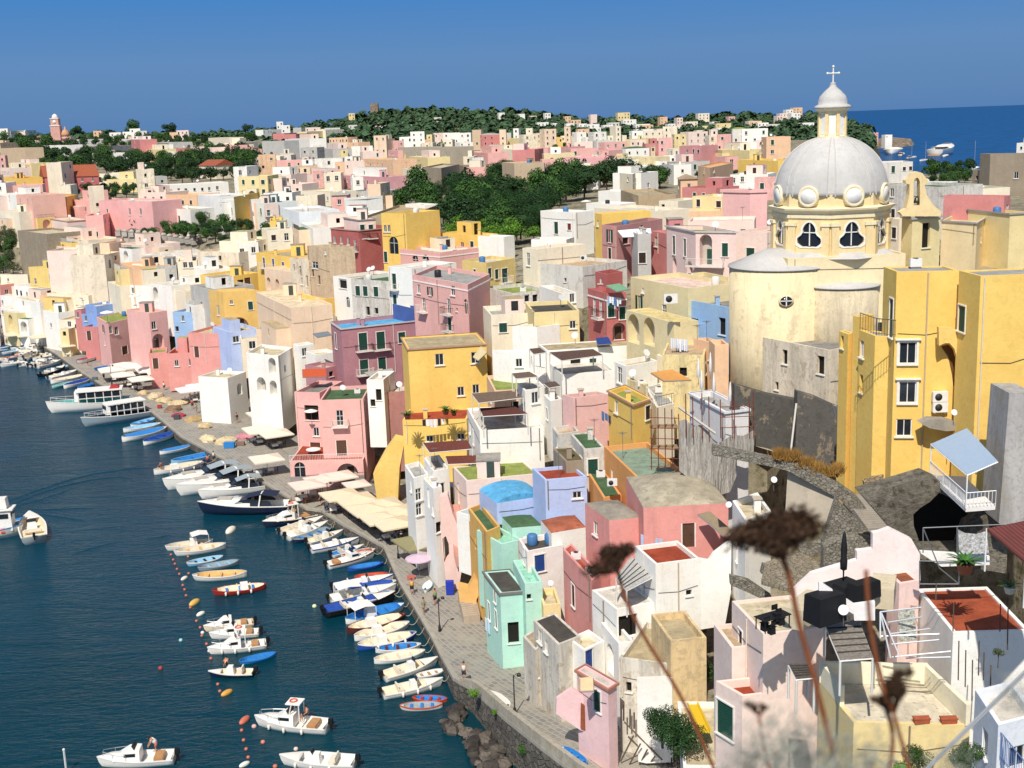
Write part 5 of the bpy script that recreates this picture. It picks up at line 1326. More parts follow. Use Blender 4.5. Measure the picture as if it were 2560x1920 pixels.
def word_labels():
    items = []
    for o, (cn, u, v) in PEND:
        if isinstance(cn, str) and cn.startswith('pending'): cn = o.get('_c', 'pale')
        d = min(LM, key=lambda L: (L[1]-u)**2+((L[2]-v)*1.6)**2); dx, dy = u-d[1], v-d[2]
        if abs(dx) > 1.6*abs(dy): w = 'right of' if dx > 0 else 'left of'
        elif abs(dy) > 1.6*abs(dx): w = 'below' if dy > 0 else 'above'
        else: w = ('below' if dy > 0 else 'above')+(' and right of' if dx > 0 else ' and left of')
        P = [q for q in house_pts(o)]; pr = [proj(q) for q in P[:200]]; pr = [q for q in pr if q]
        wpx = max(q[0] for q in pr)-min(q[0] for q in pr) if pr else 30; hpx = max(q[1] for q in pr)-min(q[1] for q in pr) if pr else 30
        shp = 'long low' if wpx > 2.6*hpx else ('tall narrow' if hpx > 1.25*wpx else ('small' if wpx < 45 else ('wide' if wpx > 120 else 'boxy')))
        nw = sum(1 for c in o.children if c.name.split('.')[0] in ('window','shutter','door','archway'))
        ft = 'windowless' if nw == 0 else ''
        ks = [c.name.split('.')[0] for c in o.children]; 
        wf = ' with archway' if 'archway' in ks else (' with shutters' if 'shutter' in ks else '')
        if len((shp+' '+ft+' '+cn+' house'+wf+' '+w+' '+d[0]).split()) > 13: wf = ''
        items.append([o, ' '.join(x for x in (shp, ft, cn, 'house'+wf+',', w, d[0]) if x), u, v])
    groups = {}
    for it in items: groups.setdefault(it[1], []).append(it)
    ords = ['','second','third','fourth','fifth','sixth','seventh','eighth','ninth','tenth','eleventh','twelfth']
    for k, L in groups.items():
        if len(L) == 1: L[0][0]['label'] = uniq(k); continue
        L.sort(key=lambda t: t[2])
        for i, it in enumerate(L):
            pos = 'leftmost' if i == 0 else ('rightmost' if i == len(L)-1 else (ords[i] if i < 12 else str(i+1)+'th'))
            it[0]['label'] = uniq(k.split(',')[0]+', '+pos+', '+k.split(', ')[1])
    for it in items:
        if it[3] < 400: it[0]['group'] = 'houses of the far town and hills'
        else: it[0]['group'] = 'houses packed on the slope'
BCOL = dict(w='ece8df',b='2f7fc4',n='1c2740',k='22201e',r='a8342a',o='c8502c',c='e8d9bd',g='9aa4a8',t='6fb8b4',y='d8b070',B='2a4fa0',l='8fc0dc',d='5a2a26',i='d8cbb4',e='8fa0a8')
def hullmesh(L, kind, hc, ic, rimc, fb=None, wl=None):
    B = L*(.19 if kind in 'RG' else .17)
    if kind in 'SF': B = L*.14
    fb = fb or (L*.085 if kind in 'RG' else L*.1); n = 17
    m, mi, mr = plain(hc,.35,0,'gelcoat',.05), plain(ic,.6,0,'boat_inside',.15), plain(rimc,.4,0,'rim',.05)
    def hb(s):
        if kind in 'RG': return B*max(.03,(1-abs(2*s-1)**2.6))**.8
        return B*(.9+.1*min(1,s*3))*(max(.02,1-(max(0,s-.42)/.58)**2.1))
    def sh(s): return fb*(1+.5*s*s+(.35*(1-s)**3 if kind in 'RG' else 0))
    h = MB(); V = []
    for i in range(n):
        s = i/(n-1); x = (s-.5)*L; b = hb(s); z = sh(s); rk = L*.03*(s**4)
        for yy, zz, xx in ((b,z,rk),(b*.93,z*.45,rk*.3),(b*.7,-.02,-rk),(0,-.25,-rk*3),(-b*.7,-.02,-rk),(-b*.93,z*.45,rk*.3),(-b,z,rk)): V.append((x+xx,yy,zz))
    fs = [(i*7+k, i*7+k+1, (i+1)*7+k+1, (i+1)*7+k) for i in range(n-1) for k in range(6)]+[tuple(range(7))[::-1]]
    h.add(V, fs, m, True)
    wlm = plain(wl or hc, .4, 0, 'stripe', .05)
    rim = MB(); w = max(.07, L*.014); RV = []
    for i in range(n):
        s = i/(n-1); x = (s-.5)*L+L*.03*s**4; b = hb(s); z = sh(s)
        for yy in (b+.03, max(0,b-w)): RV += [(x,yy,z+.03),(x,-yy,z+.03)]
    fs = [(i*4+0, i*4+2, i*4+6, i*4+4) for i in range(n-1)]+[(i*4+1, i*4+5, i*4+7, i*4+3) for i in range(n-1)]+[(0,1,3,2)]
    rim.add(RV, fs, mr)
    # outer strake
    SV = []
    for i in range(n):
        s = i/(n-1); x = (s-.5)*L+L*.03*s**4; b = hb(s); z = sh(s)
        SV += [(x,b+.03,z+.03),(x,b+.02,z-.07),(x,-b-.03,z+.03),(x,-b-.02,z-.07)]
    rim.add(SV, [(i*4+1,i*4+5,i*4+4,i*4) for i in range(n-1)]+[(i*4+2,i*4+6,i*4+7,i*4+3) for i in range(n-1)], mr)
    # inside
    ins = MB(); IV = []; dz = fb*.55; s0, s1 = (.04,.93) if kind in 'RG' else (.03,.62 if kind == 'C' else .9)
    if kind == 'S': s0, s1 = .03, .42
    kk = 11
    for i in range(kk):
        s = s0+(s1-s0)*i/(kk-1); x = (s-.5)*L; b = max(.02,hb(s)-w); z = sh(s)+.02; f = max(.02, b*.86)
        IV += [(x,b,z),(x,f,fb-dz),(x,-f,fb-dz),(x,-b,z)]
    fs = [(i*4+k, i*4+4+k, i*4+5+k, i*4+1+k) for i in range(kk-1) for k in range(3)]+[(0,1,2,3),(kk*4-1,kk*4-2,kk*4-3,kk*4-4)]
    ins.add(IV, fs, mi)
    dk = None
    if s1 < .8 or kind == 'M':   # foredeck
        dk = MB(); DV = []; a0 = s1 if s1 < .8 else .72; q = 8
        crown = L*.045 if kind in 'SC' else .05
        for i in range(q):
            s = a0+(.985-a0)*i/(q-1); x = (s-.5)*L+L*.03*s**4; b = max(.01,hb(s)-.02); z = sh(s)+.035
            cr = crown*min(1,(1-i/(q-1))*2.2)
            DV += [(x,b,z),(x,b*.55,z+cr),(x,-b*.55,z+cr),(x,-b,z)]
        fs = [(i*4+k+1, i*4+5+k, i*4+4+k, i*4+k) for i in range(q-1) for k in range(3)]+[(3,2,1,0)]
        dk.add(DV, [tuple(reversed(f)) for f in fs], plain('e9e4d8',.4,0,'deck',.05), True)
    return h, rim, ins, dk, B, fb, hb, sh
NB = [0]
def person(parent_loc, rz, pose, shirt, pants, label, z=0, s=1.0, group=None):
    """one continuous skinned body with head, arms, hands with fingers, legs; clothes as children"""
    P = {}
    if pose == 'stand': J = dict(pel=(0,0,.95), ch=(0,.0,1.3), nk=(0,.0,1.5), hd=(0,.02,1.64), hip=.1, kn=(.11,.02,.5), ft=(.12,0,.06), el=(.24,.0,1.12), ha=(.26,.14,.88))
    elif pose == 'bend': J = dict(pel=(0,-.1,.92), ch=(0,.18,1.18), nk=(0,.34,1.28), hd=(0,.46,1.33), hip=.1, kn=(.12,-.02,.48), ft=(.14,-.04,.06), el=(.22,.36,.98), ha=(.16,.5,.74))
    else: J = dict(pel=(0,0,.5), ch=(0,-.03,.84), nk=(0,0,1.04), hd=(0,.03,1.18), hip=.1, kn=(.13,.44,.52), ft=(.13,.46,.06), el=(.25,.06,.74), ha=(.2,.3,.62))
    vs = []; es = []; rs = []
    def v(p, r): vs.append(Vector(p)*s); rs.append(r*s); return len(vs)-1
    pe = v(J['pel'], .15); ch = v(J['ch'], .155); nk = v(J['nk'], .06); hd = v(J['hd'], .095); top = v(Vector(J['hd'])+Vector((0,.01,.1)), .08)
    es += [(pe,ch),(ch,nk),(nk,hd),(hd,top)]
    nose = v(Vector(J['hd'])+Vector((0,.1,.0)), .025); es.append((hd,nose))
    for sx in (-1,1):
        X = lambda q: (q[0]*sx, q[1], q[2])
        c = Vector(J['ch']); sh = v((sx*.18, c.y, c.z+.12), .065); el = v(X(J['el']), .045); wr = v(X(J['ha']), .032); es += [(ch,sh),(sh,el),(el,wr)]
        d = (Vector(X(J['ha']))-Vector(X(J['el']))).normalized(); pal = v(Vector(X(J['ha']))+d*.08, .036); es.append((wr,pal)); sd = Vector((0,1,0)) if abs(d.y) < .7 else Vector((0,0,1))
        for k, ln in ((-1.5,.07),(-.5,.085),(.5,.08),(1.5,.06)):
            f = v(Vector(X(J['ha']))+d*(.08+ln)+sd*k*.022, .009); es.append((pal,f))
        th = v(Vector(X(J['ha']))+d*.06+sd*.06, .011); es.append((wr,th))
        p = Vector(J['pel']); hp = v((sx*.1, p.y, p.z-.06), .095); kn = v(X(J['kn']), .062); an = v(X(J['ft']), .04); to = v(Vector(X(J['ft']))+Vector((0,.17,-.03)), .035); es += [(pe,hp),(hp,kn),(kn,an),(an,to)]
    me = bpy.data.meshes.new('body'); me.from_pydata([tuple(x) for x in vs], es, []); 
    t = thing('person', label, 'person', parent_loc, rz, group)
    o = link('body', me, t); sk = o.modifiers.new('skin','SKIN'); 
    for i, r in enumerate(rs): me.skin_vertices[0].data[i].radius = (r, r)
    me.skin_vertices[0].data[0].use_root = True; sb = o.modifiers.new('sub','SUBSURF'); sb.levels = 1; sb.render_levels = 1
    me.materials.append(plain('b98468',.6,0,'skin',.05))
    p, c = Vector(J['pel'])*s, Vector(J['ch'])*s
    b = MB(); b.tube([p-Vector((0,0,.02)), p.lerp(c,.5), c, c+(c-p).normalized()*.1*s], lambda f: (.17+.03*math.sin(f*3))*s, plain(shirt,.8,0,'shirt',.08), 10); b.obj('shirt', t)
    b = MB()
    for sx in (-1,1):
        k = Vector((J['kn'][0]*sx, J['kn'][1], J['kn'][2]))*s; hp = Vector((sx*.09, J['pel'][1], J['pel'][2]-.02))*s; b.tube([hp+Vector((0,0,.06*s)), hp.lerp(k,.5), hp.lerp(k,.85)], lambda f: (.125-.03*f)*s, plain(pants,.8,0,'shorts',.08), 10)
    b.obj('shorts', t)
    b = MB(); b.ball(Vector(J['hd'])*s+Vector((0,-.02,.05))*s, .112*s, plain('2c2119',.8,0,'hair',.1), 10, (1,1,.8)); b.obj('hair', t)
    return t
def boat(t, a, b, kind, cols, label, z=.0, group='boats moored in the harbour', heading=None, extra='', bz=None):
    """a = bow, b = stern, in tile picture coordinates on the water"""
    A, Bp = at_z(*tp(t,*a), z+.25), at_z(*tp(t,*b), z+.25); c = (A+Bp)/2; d = A-Bp; L = d.length; rz = math.atan2(d.y, d.x)
    hc, ic, rc = (BCOL[k] for k in cols[:3])
    big = kind in 'SF'
    o = thing('ferry' if kind == 'F' else 'boat', uniq(label), 'boat', (c.x,c.y,z-(.05 if z < .3 else 0)), rz, group)
    h, rim, ins, dk, B, fb, hb, sh = hullmesh(L, kind, hc, ic, rc)
    h.obj('hull', o); rim.obj('gunwale', o); ins.obj('interior', o)
    wm = plain('efece4',.35,0,'gelcoat',.04); dkg = glassmat(); R = random.Random(len(label)*7+int(a[0]))
    if dk: dk.obj('foredeck', o)
    floor = fb*.45
    if kind in 'RG':
        for s in (.25,.5,.75):
            m = MB(); m.box(((s-.5)*L,0,fb*.85), (.22+L*.01, hb(s)*1.85, .05), plain(BCOL[cols[3]] if len(cols) > 3 else 'b08a5c',.6,0,'thwart',.1)); m.obj('thwart', o)
    if kind == 'G' or 'h' in extra:   # little wheelhouse / engine box
        m = MB(); m.box((-.08*L,0,fb*.6+.35), (.16*L,B*.8,.9), wm, None, .9); m.box((-.08*L+.075*L,0,fb*.6+.6), (.03,B*.6,.25), dkg); m.obj('engine_box', o)
    if kind in 'MC' or 'o' in extra:
        for yy in ([0] if L < 6.3 else [-.0]):
            m = MB(); em = plain('1b1c1f',.35,0,'outboard',0); x = -L/2-.22
            m.box((x,yy,fb+.32), (.42,.36,.5), em, None, .8); m.box((x,yy,fb-.1), (.18,.16,.6), em); m.box((x,yy,-.1), (.3,.08,.3), em); m.obj('outboard_motor', o)
    if kind == 'M':
        m = MB(); m.box((.02*L,0,floor+.45), (.7,B*.75,.9), wm, None, .8); m.obj('console', o)
        m = MB(); m.box((.02*L+.3,0,floor+1.05), (.05,B*.7,.35), dkg, Matrix.Rotation(.4,3,'Y')); m.obj('windshield', o)
        m = MB(); m.box((-.2*L,0,floor+.3), (.5,B*1.3,.35), plain('e2d6c0',.7,0,'cushion',.1)); m.box((-.23*L-.1,0,floor+.6), (.12,B*1.2,.4), plain('e2d6c0',.7,0,'cushion',.1)); m.obj('seat', o)
    if kind == 'C':
        x = .06*L; m = MB(); zt = sh(.6)
        pr = [(.30*L,zt),(.10*L,zt+.75),(-.0*L,zt+.8),(-.06*L,zt+.75),(-.06*L,zt-.3)]
        w0, w1 = B*.72, B*.6; vs = [(px,s*(w0 if pz <= zt else w1),pz) for s in (1,-1) for px,pz in pr]; m.add(vs, [tuple(range(5))[::-1], tuple(range(5,10))]+[(i,i+1,6+i,5+i) for i in range(4)]+[(4,0,5,9)], wm); m.obj('cabin', o)
        m = MB(); 
        for s in (1,-1): m.box((.07*L,s*B*.67,zt+.42), (.15*L,.03,.28), dkg)
        m.box((.02*L,0,zt+.98), (.03,B*1.1,.42), dkg, Matrix.Rotation(.5,3,'Y')); m.obj('windshield', o)
        m = MB(); rm = plain('c8c8c8',.3,.8,'steel',0); pts = [(x_, s_*hb(x_/L+.5)*.9, sh(x_/L+.5)+.5) for s_ in (1,-1) for x_ in ((.12*L,.3*L,.44*L) if s_ > 0 else (.44*L,.3*L,.12*L))]; m.tube(pts, .025, rm, 4)
        for p in pts: m.tube([p,(p[0],p[1],p[2]-.5)], .018, rm, 4)
        m.obj('railing', o)
        m = MB(); m.box((-.3*L,0,floor+.3), (.12*L,B*1.3,.4), plain('b98a5c',.6,0,'teak',.15)); m.obj('seat', o)
        if 'T' in extra:
            m = MB(); m.box((-.06*L,0,zt+1.75), (.2*L,B*1.1,.1), wm)
            for s in (1,-1): m.tube([(0,s*B*.5,zt+.8),(-.04*L,s*B*.5,zt+1.7)], .05, wm, 5); m.tube([(-.14*L,s*B*.5,zt+.0),(-.14*L,s*B*.5,zt+1.7)], .05, wm, 5)
            m.obj('hardtop', o); m = MB(); m.tube([(-.04*L+.3*math.cos(q), .3*math.sin(q), zt+1.84) for q in [i*math.pi/6 for i in range(13)]], .07, plain('c85a38',.6,0,'lifebuoy',0), 6); m.obj('lifebuoy', o)
    if kind == 'S':
        m = MB(); zt = sh(.5); vs = []
        pr = [(.16*L,zt+.0),(.02*L,zt+.75),(-.1*L,zt+.85),(-.3*L,zt+.45),(-.32*L,zt-.1)]
        vs = [(px,s*B*(.8 if pz < zt+.2 else .66),pz) for s in (1,-1) for px,pz in pr]; m.add(vs, [(i,i+1,6+i,5+i) for i in range(2)]+[(0,5,6,1)][:0]+[(4,3,2,1,0),(5,6,7,8,9)], plain('20262e',.15,0,'smoked_glass',0)); m.obj('windshield', o)
        m = MB(); m.tube([(-.18*L,B*.9,zt-.1),(-.2*L,B*.75,zt+1.3),(-.2*L,0,zt+1.5),(-.2*L,-B*.75,zt+1.3),(-.18*L,-B*.9,zt-.1)], .1, wm, 6); m.obj('radar_arch', o)
        m = MB(); m.add([(-.02*L,B*.7,zt+1.0),(-.02*L,-B*.7,zt+1.0),(-.2*L,-B*.75,zt+1.45),(-.2*L,B*.75,zt+1.45),(-.38*L,B*.75,zt+1.25),(-.38*L,-B*.75,zt+1.25)], [(0,3,2,1),(3,4,5,2)], plain(BCOL[cols[3]] if len(cols) > 3 else 'b8b4ac',.8,0,'canvas',.1)); m.obj('awning', o)
        m = MB(); m.box((.22*L,0,sh(.72)+L*.05), (.16*L,B*.8,.06), plain('b8b0a4',.8,0,'sunpad',.1)); m.obj('sunpad', o)
        m = MB(); m.box((-.53*L,0,.25), (.08*L,B*1.5,.1), plain('c0a078',.6,0,'teak',.15)); m.obj('swim_platform', o)
        m = MB()
        for s in (1,-1):
            for i in range(6): q = .5+.08*i; m.tube([((q-.5)*L,s*hb(q)*.95,sh(q)),((q-.5)*L,s*hb(q)*.9,sh(q)+.5)], .02, wm, 4)
            m.tube([((q-.5)*L,s*hb(q)*.9,sh(q)+.5) for q in (.5,.6,.7,.8,.9,.95)], .025, plain('c8c8c8',.3,.8,'steel',0), 4)
        m.obj('railing', o)
    if kind == 'F':
        m = MB(); zt = sh(.4); cl = .5*L; x0 = -.12*L
        m.box((x0,0,zt+.9), (cl,B*1.7,.12), wm); m.box((x0,0,zt+2.2), (cl*1.1,B*1.9,.16), wm)
        for i in range(6):
            for s in (1,-1): m.box((x0-cl/2+cl*i/5,s*B*.85,zt+1.1), (.12,.08,2.1), wm)
        m.box((x0+cl/2+.02*L,0,zt+1.3), (.06*L,B*1.5,1.8), wm, None, .85); m.obj('deckhouse', o)
        m = MB(); 
        for s in (1,-1):
            for i in range(5): m.box((x0-cl/2+cl*(i+.5)/5,s*B*.82,zt+1.5), (cl/5-.3,.05,.9), dkg)
        m.box((x0+cl/2+.05*L,0,zt+1.6), (.04,B*1.3,.7), dkg); m.obj('window', o)
        m = MB(); rm = plain('c8c8c8',.3,.8,'steel',0)
        for s in (1,-1):
            m.tube([((q-.5)*L,s*hb(q)*.93,sh(q)+.7) for q in (.62,.7,.8,.9,.97)], .03, wm, 4)
            for q in (.62,.7,.8,.9,.97): m.tube([((q-.5)*L,s*hb(q)*.93,sh(q)),((q-.5)*L,s*hb(q)*.93,sh(q)+.7)], .02, wm, 4)
        m.obj('railing', o)
        if 'x' in extra:
            m = MB(); m.box((-.3*L,0,zt+2.5), (.12*L,B*1.1,.5), plain('a03030',.8,0,'cover',.1), None, .7); m.obj('cover', o)
        m = MB(); m.box((0,0,.28), (.9*L,.01,.01), wm); 
    if 'a' in extra:   # awning on posts
        m = MB(); x0 = -.22*L; z0 = fb+1.15; w = B*1.8; l = .36*L
        m.add([(x0-l/2,w/2,z0),(x0-l/2,-w/2,z0),(x0,-w/2,z0+.18),(x0,w/2,z0+.18),(x0+l/2,-w/2,z0),(x0+l/2,w/2,z0)], [(0,3,2,1),(3,5,4,2)], plain(BCOL[cols[4]] if len(cols) > 4 else 'ebe5da',.8,0,'canvas',.05)); ao = m.obj('awning', o)
        m = MB()
        for sx in (-1,1):
            for sy in (-1,1): m.tube([(x0+sx*l/2,sy*w/2,fb*.8),(x0+sx*l/2,sy*w/2,z0)], .03, wm, 4)
        m.obj('frame', ao)
    if 'c' in extra:   # canvas cover
        m = MB(); vs = []; q = 9
        for i in range(q):
            s = .06+.88*i/(q-1); b = hb(s)*.97; z_ = sh(s)+.04; vs += [((s-.5)*L,b,z_),((s-.5)*L,0,z_+.16),((s-.5)*L,-b,z_)]
        m.add(vs, [(i*3+k+1,i*3+k,i*3+3+k,i*3+4+k) for i in range(q-1) for k in range(2)], plain(BCOL[cols[3]] if len(cols) > 3 else 'e2d8c4',.8,0,'canvas',.08)); m.obj('cover', o)
    if 'f' in extra:
        for s in (.3,.55,.78):
            for sy in (-1,1):
                m = MB(); m.lathe([(.02,0),(.11,.06),(.12,.4),(.02,.5)], ((s-.5)*L, sy*(hb(s)+.12), .15), plain('efe9dc',.5,0,'fender',.05), 8); m.obj('fender', o)
    NB[0] += 1; return o, L, rz, sh
BOATS = '''
N|10,1265|628,1315|C|wwwf|white cabin cruiser with hardtop and orange lifebuoy, drifting apart at the bottom|Tf
N|225,1600|860,1625|M|www|long open white motorboat with black outboard, nearest the bottom edge|f
M|862,1618|1512,1572|C|www|white cuddy cruiser with a man bending at the stern, bottom left|
N|1252,1130|1612,1110|R|wgob|white rowing boat with orange red thwarts, last in the quay row|
N|1360,1052|1652,1060|R|obor|orange red rowing boat with blue seats touching the white one|
N|1602,925|1092,1025|M|wcw|white open motorboat with beige cushions beside the orange boats|f
N|1558,745|1100,880|M|wcw|white open motorboat with twin seats, third from the quay row's end|
N|1625,810|1372,865|R|www|plain white rowing boat tucked between motorboats at the wall|
N|1448,665|1020,735|R|wcwi|broad white rowing boat with a cream floor|
N|1415,605|1032,640|R|wbwd|white rowing boat with a blue floor and brown box|
N|1372,520|880,618|G|Bcwi|white topped fishing boat with blue hull and a blue engine hatch|f
N|1312,430|850,540|G|wcwi|white fishing boat with a small wheelhouse below the maroon one|h
N|1282,360|785,480|G|dcdi|maroon fishing boat with a white forward deck|
N|1270,275|775,395|G|wbbbw|bright blue decked fishing boat with a white awning|a
N|1195,200|590,325|M|kBkw|black hulled motor launch with blue seats|
N|1190,160|760,240|G|wbwbw|white boat with blue tarpaulin beside the black launch|h
J|1198,1300|640,1400|M|wwwww|white launch under a large white awning|a
J|1205,1245|755,1300|R|wBwB|white boat with royal blue stripe cover|c
J|1180,1210|670,1290|M|wwB|white motorboat with a royal blue rim|
J|1132,1190|880,1225|R|www|slim white skiff beside the orange skiff|
J|1132,1160|850,1185|R|oooo|flat orange red skiff in the middle of the quay row|
J|1095,1070|792,1115|R|BbBb|all blue rowing boat above the orange skiff|
J|1015,1000|615,1090|C|wwd|white cabin boat with a dark red rim and blue cover|
J|1022,955|735,1010|R|wowi|white boat with orange lifejackets inside|
J|925,925|655,995|M|wbw|small white boat with a blue square hatch|
J|885,880|470,955|M|wwB|white boat with a thin blue hull stripe|
J|745,805|445,890|M|wcw|white boat with a rolled navy sail cover|
J|648,775|320,880|R|negb|dark hulled grey boat with a pale blue hatch|
J|615,740|262,850|M|www|white open boat with raised bow, left of the dark hulled one|
J|572,700|210,810|M|wiw|cream trimmed motorboat in the group below the pier|
J|72,745|512,655|C|nwcc|navy hulled cabin boat with a green windscreen|T
I|1738,620|2510,600|S|nwwn|large navy hulled sport cruiser with dark blue canvas|
I|1432,418|2150,300|S|wwwg|white sport cruiser with grey canvas, topmost of three|
I|1540,468|2260,345|S|wwwg|white sport cruiser with long bare foredeck, middle of three|
I|1730,495|2330,410|S|wwwg|smaller white sport cruiser, lowest of three|
I|1855,545|2062,490|R|wlwl|small white tender beside the navy cruiser|
I|1750,215|1330,285|G|wiwi|long white fishing boat with people aboard beside the cruisers|f
I|1878,130|1480,205|R|lblb|sky blue fishing boat with a blue box|
I|1648,60|1380,112|R|wbwb|white hulled boat with a blue cover, alone off the pier|c
E|1512,1470|1240,1555|R|wBbB|white boat with a royal blue inside near the quay steps|
E|1432,1440|1055,1525|R|wbwb|white fishing boat with sky blue cover and box|c
E|1388,1395|1065,1442|R|wlwl|white boat with a pale blue quilt|
E|1350,1340|1130,1400|R|wlbb|narrow blue and white boat by the grey ferry|
E|720,1395|1310,1300|F|enww|grey hulled excursion boat with an open flat deck|
E|425,1275|1150,1215|F|wtww|white excursion boat with teal trim and big saloon windows|x
E|852,1030|670,1072|R|bbbb|bright blue rowing boat at the upper quay|
E|785,1005|552,1068|R|wBwB|white boat with royal blue floor at the upper quay|
E|622,1025|450,1065|R|ttwt|teal dinghy at the upper quay|
E|735,975|438,1025|R|wcwi|long cream trimmed white boat at the upper quay|
E|672,940|420,995|M|www|white motorboat above the cream trimmed one|
E|562,905|358,968|M|kgk|black motorboat in the upper cluster|
E|612,885|402,925|R|wlwl|white boat with blue seats in the upper cluster|
E|522,850|315,895|M|wiw|motorboat with tan canopy in the upper cluster|a
E|402,845|245,885|M|wnw|white and navy motorboat in the upper cluster|
E|480,785|285,830|R|wcwi|cream boat moored against the dock corner|
E|315,770|205,830|M|wiwwc|motorboat under a beige awning near the dock corner|a
E|5,885|215,850|M|www|white motorboat at the left edge of the beach|
E|0,825|170,795|R|wowo|white boat with an orange bag at the left edge|
E|20,775|190,745|R|wlwi|light blue lined boat on the beach line|
E|95,735|250,715|M|www|small white boat nearest the beach restaurants|
E|-40,745|70,735|R|wbwb|half hidden blue lined boat at the far left edge|
I|1440,940|1840,880|G|wiwi|white fishing boat with a small blue topped wheelhouse|ha
I|1515,985|1952,915|R|wiwy|white hulled boat with broad cream deck, in mid water|
I|1622,1075|1928,1010|R|llwk|sky blue rowing boat in mid water|
I|1720,1118|2065,1050|R|eegl|grey blue rowing boat with oars in mid water|
I|1678,1195|2135,1160|R|wywy|white rowing boat with honey coloured inside|
I|1848,1325|2300,1265|G|rcrb|dark red hulled fishing boat with a blue wheelhouse|hf
M|1770,460|2190,405|C|cic|cream speedboat with a flat deck in the middle row|
M|1820,520|2240,490|C|www|white speedboat with dark side glass in the middle row|
M|1808,655|2300,590|C|wwwf|white cabin fisher with an upright windscreen|Tf
M|1812,845|2192,835|M|ncw|navy hulled runabout with sunbathers|
M|2075,745|2385,665|R|bbbb|flat bright blue skiff behind the runabout|
'''
def boats():
    ends = []
    for ln in BOATS.strip().split('\n'):
        t, a, b, k, c, lab, ex = ln.split('|'); a = tuple(map(float,a.split(','))); b = tuple(map(float,b.split(',')))
        o, L, rz, sh = boat(t, a, b, k, c, lab, extra=ex)
        u, v = tp(t, *a); u2, v2 = tp(t, *b); ends.append((o, L, rz, u, v, u2, v2, sh))
    # mooring lines to the quay for the boats lying bow-in
    S = catmull(SH3, 3); rm = plain('b8ad92',.9,0,'rope',.1); n = 0
    for o, L, rz, u, v, u2, v2, sh in ends:
        if u < u2 or v < 1150: continue
        bow = Vector((o.location.x+math.cos(rz)*L*.48, o.location.y+math.sin(rz)*L*.48, sh(1)+o.location.z)); q = min(S, key=lambda p: (p-bow).length)
        if (q-bow).length > 16: continue
        q = q+Vector((.2,0,.1)); m = MB(); pts = []
        for i in range(9):
            f = i/8; p = bow.lerp(q, f); p.z -= math.sin(math.pi*f)*.7; pts.append(p-bow)
        m.tube(pts, .03, rm, 4); r = m.obj('mooring_rope'); r.location = bow; n += 1
        tag(r, uniq('rope tying up the '+' '.join(o['label'].replace(',','').split()[:12])), 'rope', 'mooring ropes to the quay wall')
    # people on boats
    def on(t, x, y, z, rz, pose, sh_, pa, lab): p = at_z(*tp(t,x,y), z); person(p, rz, pose, sh_, pa, uniq(lab))
    on('M',1345,1525,.55,1.9,'bend','e8e4dc','b86a58','person in a white shirt bending over the stern of the cuddy cruiser')
    on('M',1960,800,.4,.5,'sit','d8a080','5a3a30','person sunbathing on the navy hulled runabout')
    on('I',1392,255,.45,1.2,'sit','7a4a38','3a3030','person sitting at the stern of the long white fishing boat')
    on('I',1800,225,.9,0.3,'stand','b84a50','2a3050','person in red standing by the topmost sport cruiser')
    on('I',1760,245,.6,0.8,'sit','2c3a5c','2a3050','person in navy sitting by the topmost sport cruiser')
    on('I',1850,190,1.3,0.3,'stand','d8d0c4','304060','person in white standing on the quay edge above the cruisers')
    on('N',440,1235,.6,2.2,'sit','b08068','2a3050','person seated in the cockpit of the white cabin cruiser with hardtop')
    # fishing trawler cut by the left edge
    trawler()
    boat('I',(262,690),(300,880),'M','gcw','grey inflatable style motorboat astern of the trawler', group='boats moored in the harbour')
    boat('I',(205,672),(70,700),'R','wbwb','small boat with a blue cover beside the trawler', extra='c')
    boat('E',(665,855),(838,805),'R','wolB','old blue and white boat drawn up on the quay', z=1.38, group='boats on the quay')
    boat('E',(820,912),(962,880),'R','bbBb','blue boat drawn up on the quay beside the awnings', z=1.38, group='boats on the quay')
    boat('J',(1500,1222),(1460,1300),'R','wblw','small white boat with a blue cover on the paving', z=1.38, group='boats on the quay', extra='c')
    boat('O',(425,1490),(640,1640),'R','wbbb','blue and white dinghy leaning along the quay parapet', z=4.2, group='boats on the quay')
    boat('N',(2010,1010),(2185,1145),'R','wwww','slim white canoe along the quay parapet', z=2.6, group='boats on the quay', extra='c')
    # far yachts
    for a, b, k, l in (((1592,838),(1436,860),'S','white motor yacht off the headland'),((1410,902),(1310,908),'G','white sailing yacht with a tall mast off the headland'),((1282,880),(1200,885),'S','small white motorboat left of the sailing yacht'),((1545,866),(1515,872),'R','tiny tender beside the white motor yacht'),((1175,856),(1140,862),'S','small white boat beyond the grey green roofs'),((1100,835),(1060,850),'G','small moored boat far behind the green roofs'),((1800,975),(1765,985),'G','half hidden sailing boat left of the brown stone tower')):
        o, L, rz, sh = boat('D', a, b, k, 'www', l, group='yachts at anchor off the headland')
        if 'sail' in l:
            m = MB(); m.tube([(0,0,0),(0,0,L*1.25)], .12, plain('cfcfcf',.4,.5,'mast',0), 5); m.tube([(0,0,2),(-L*.4,0,2.1)], .1, plain('e0dccf',.6,0,'sailcover',0), 5); m.obj('mast', o)
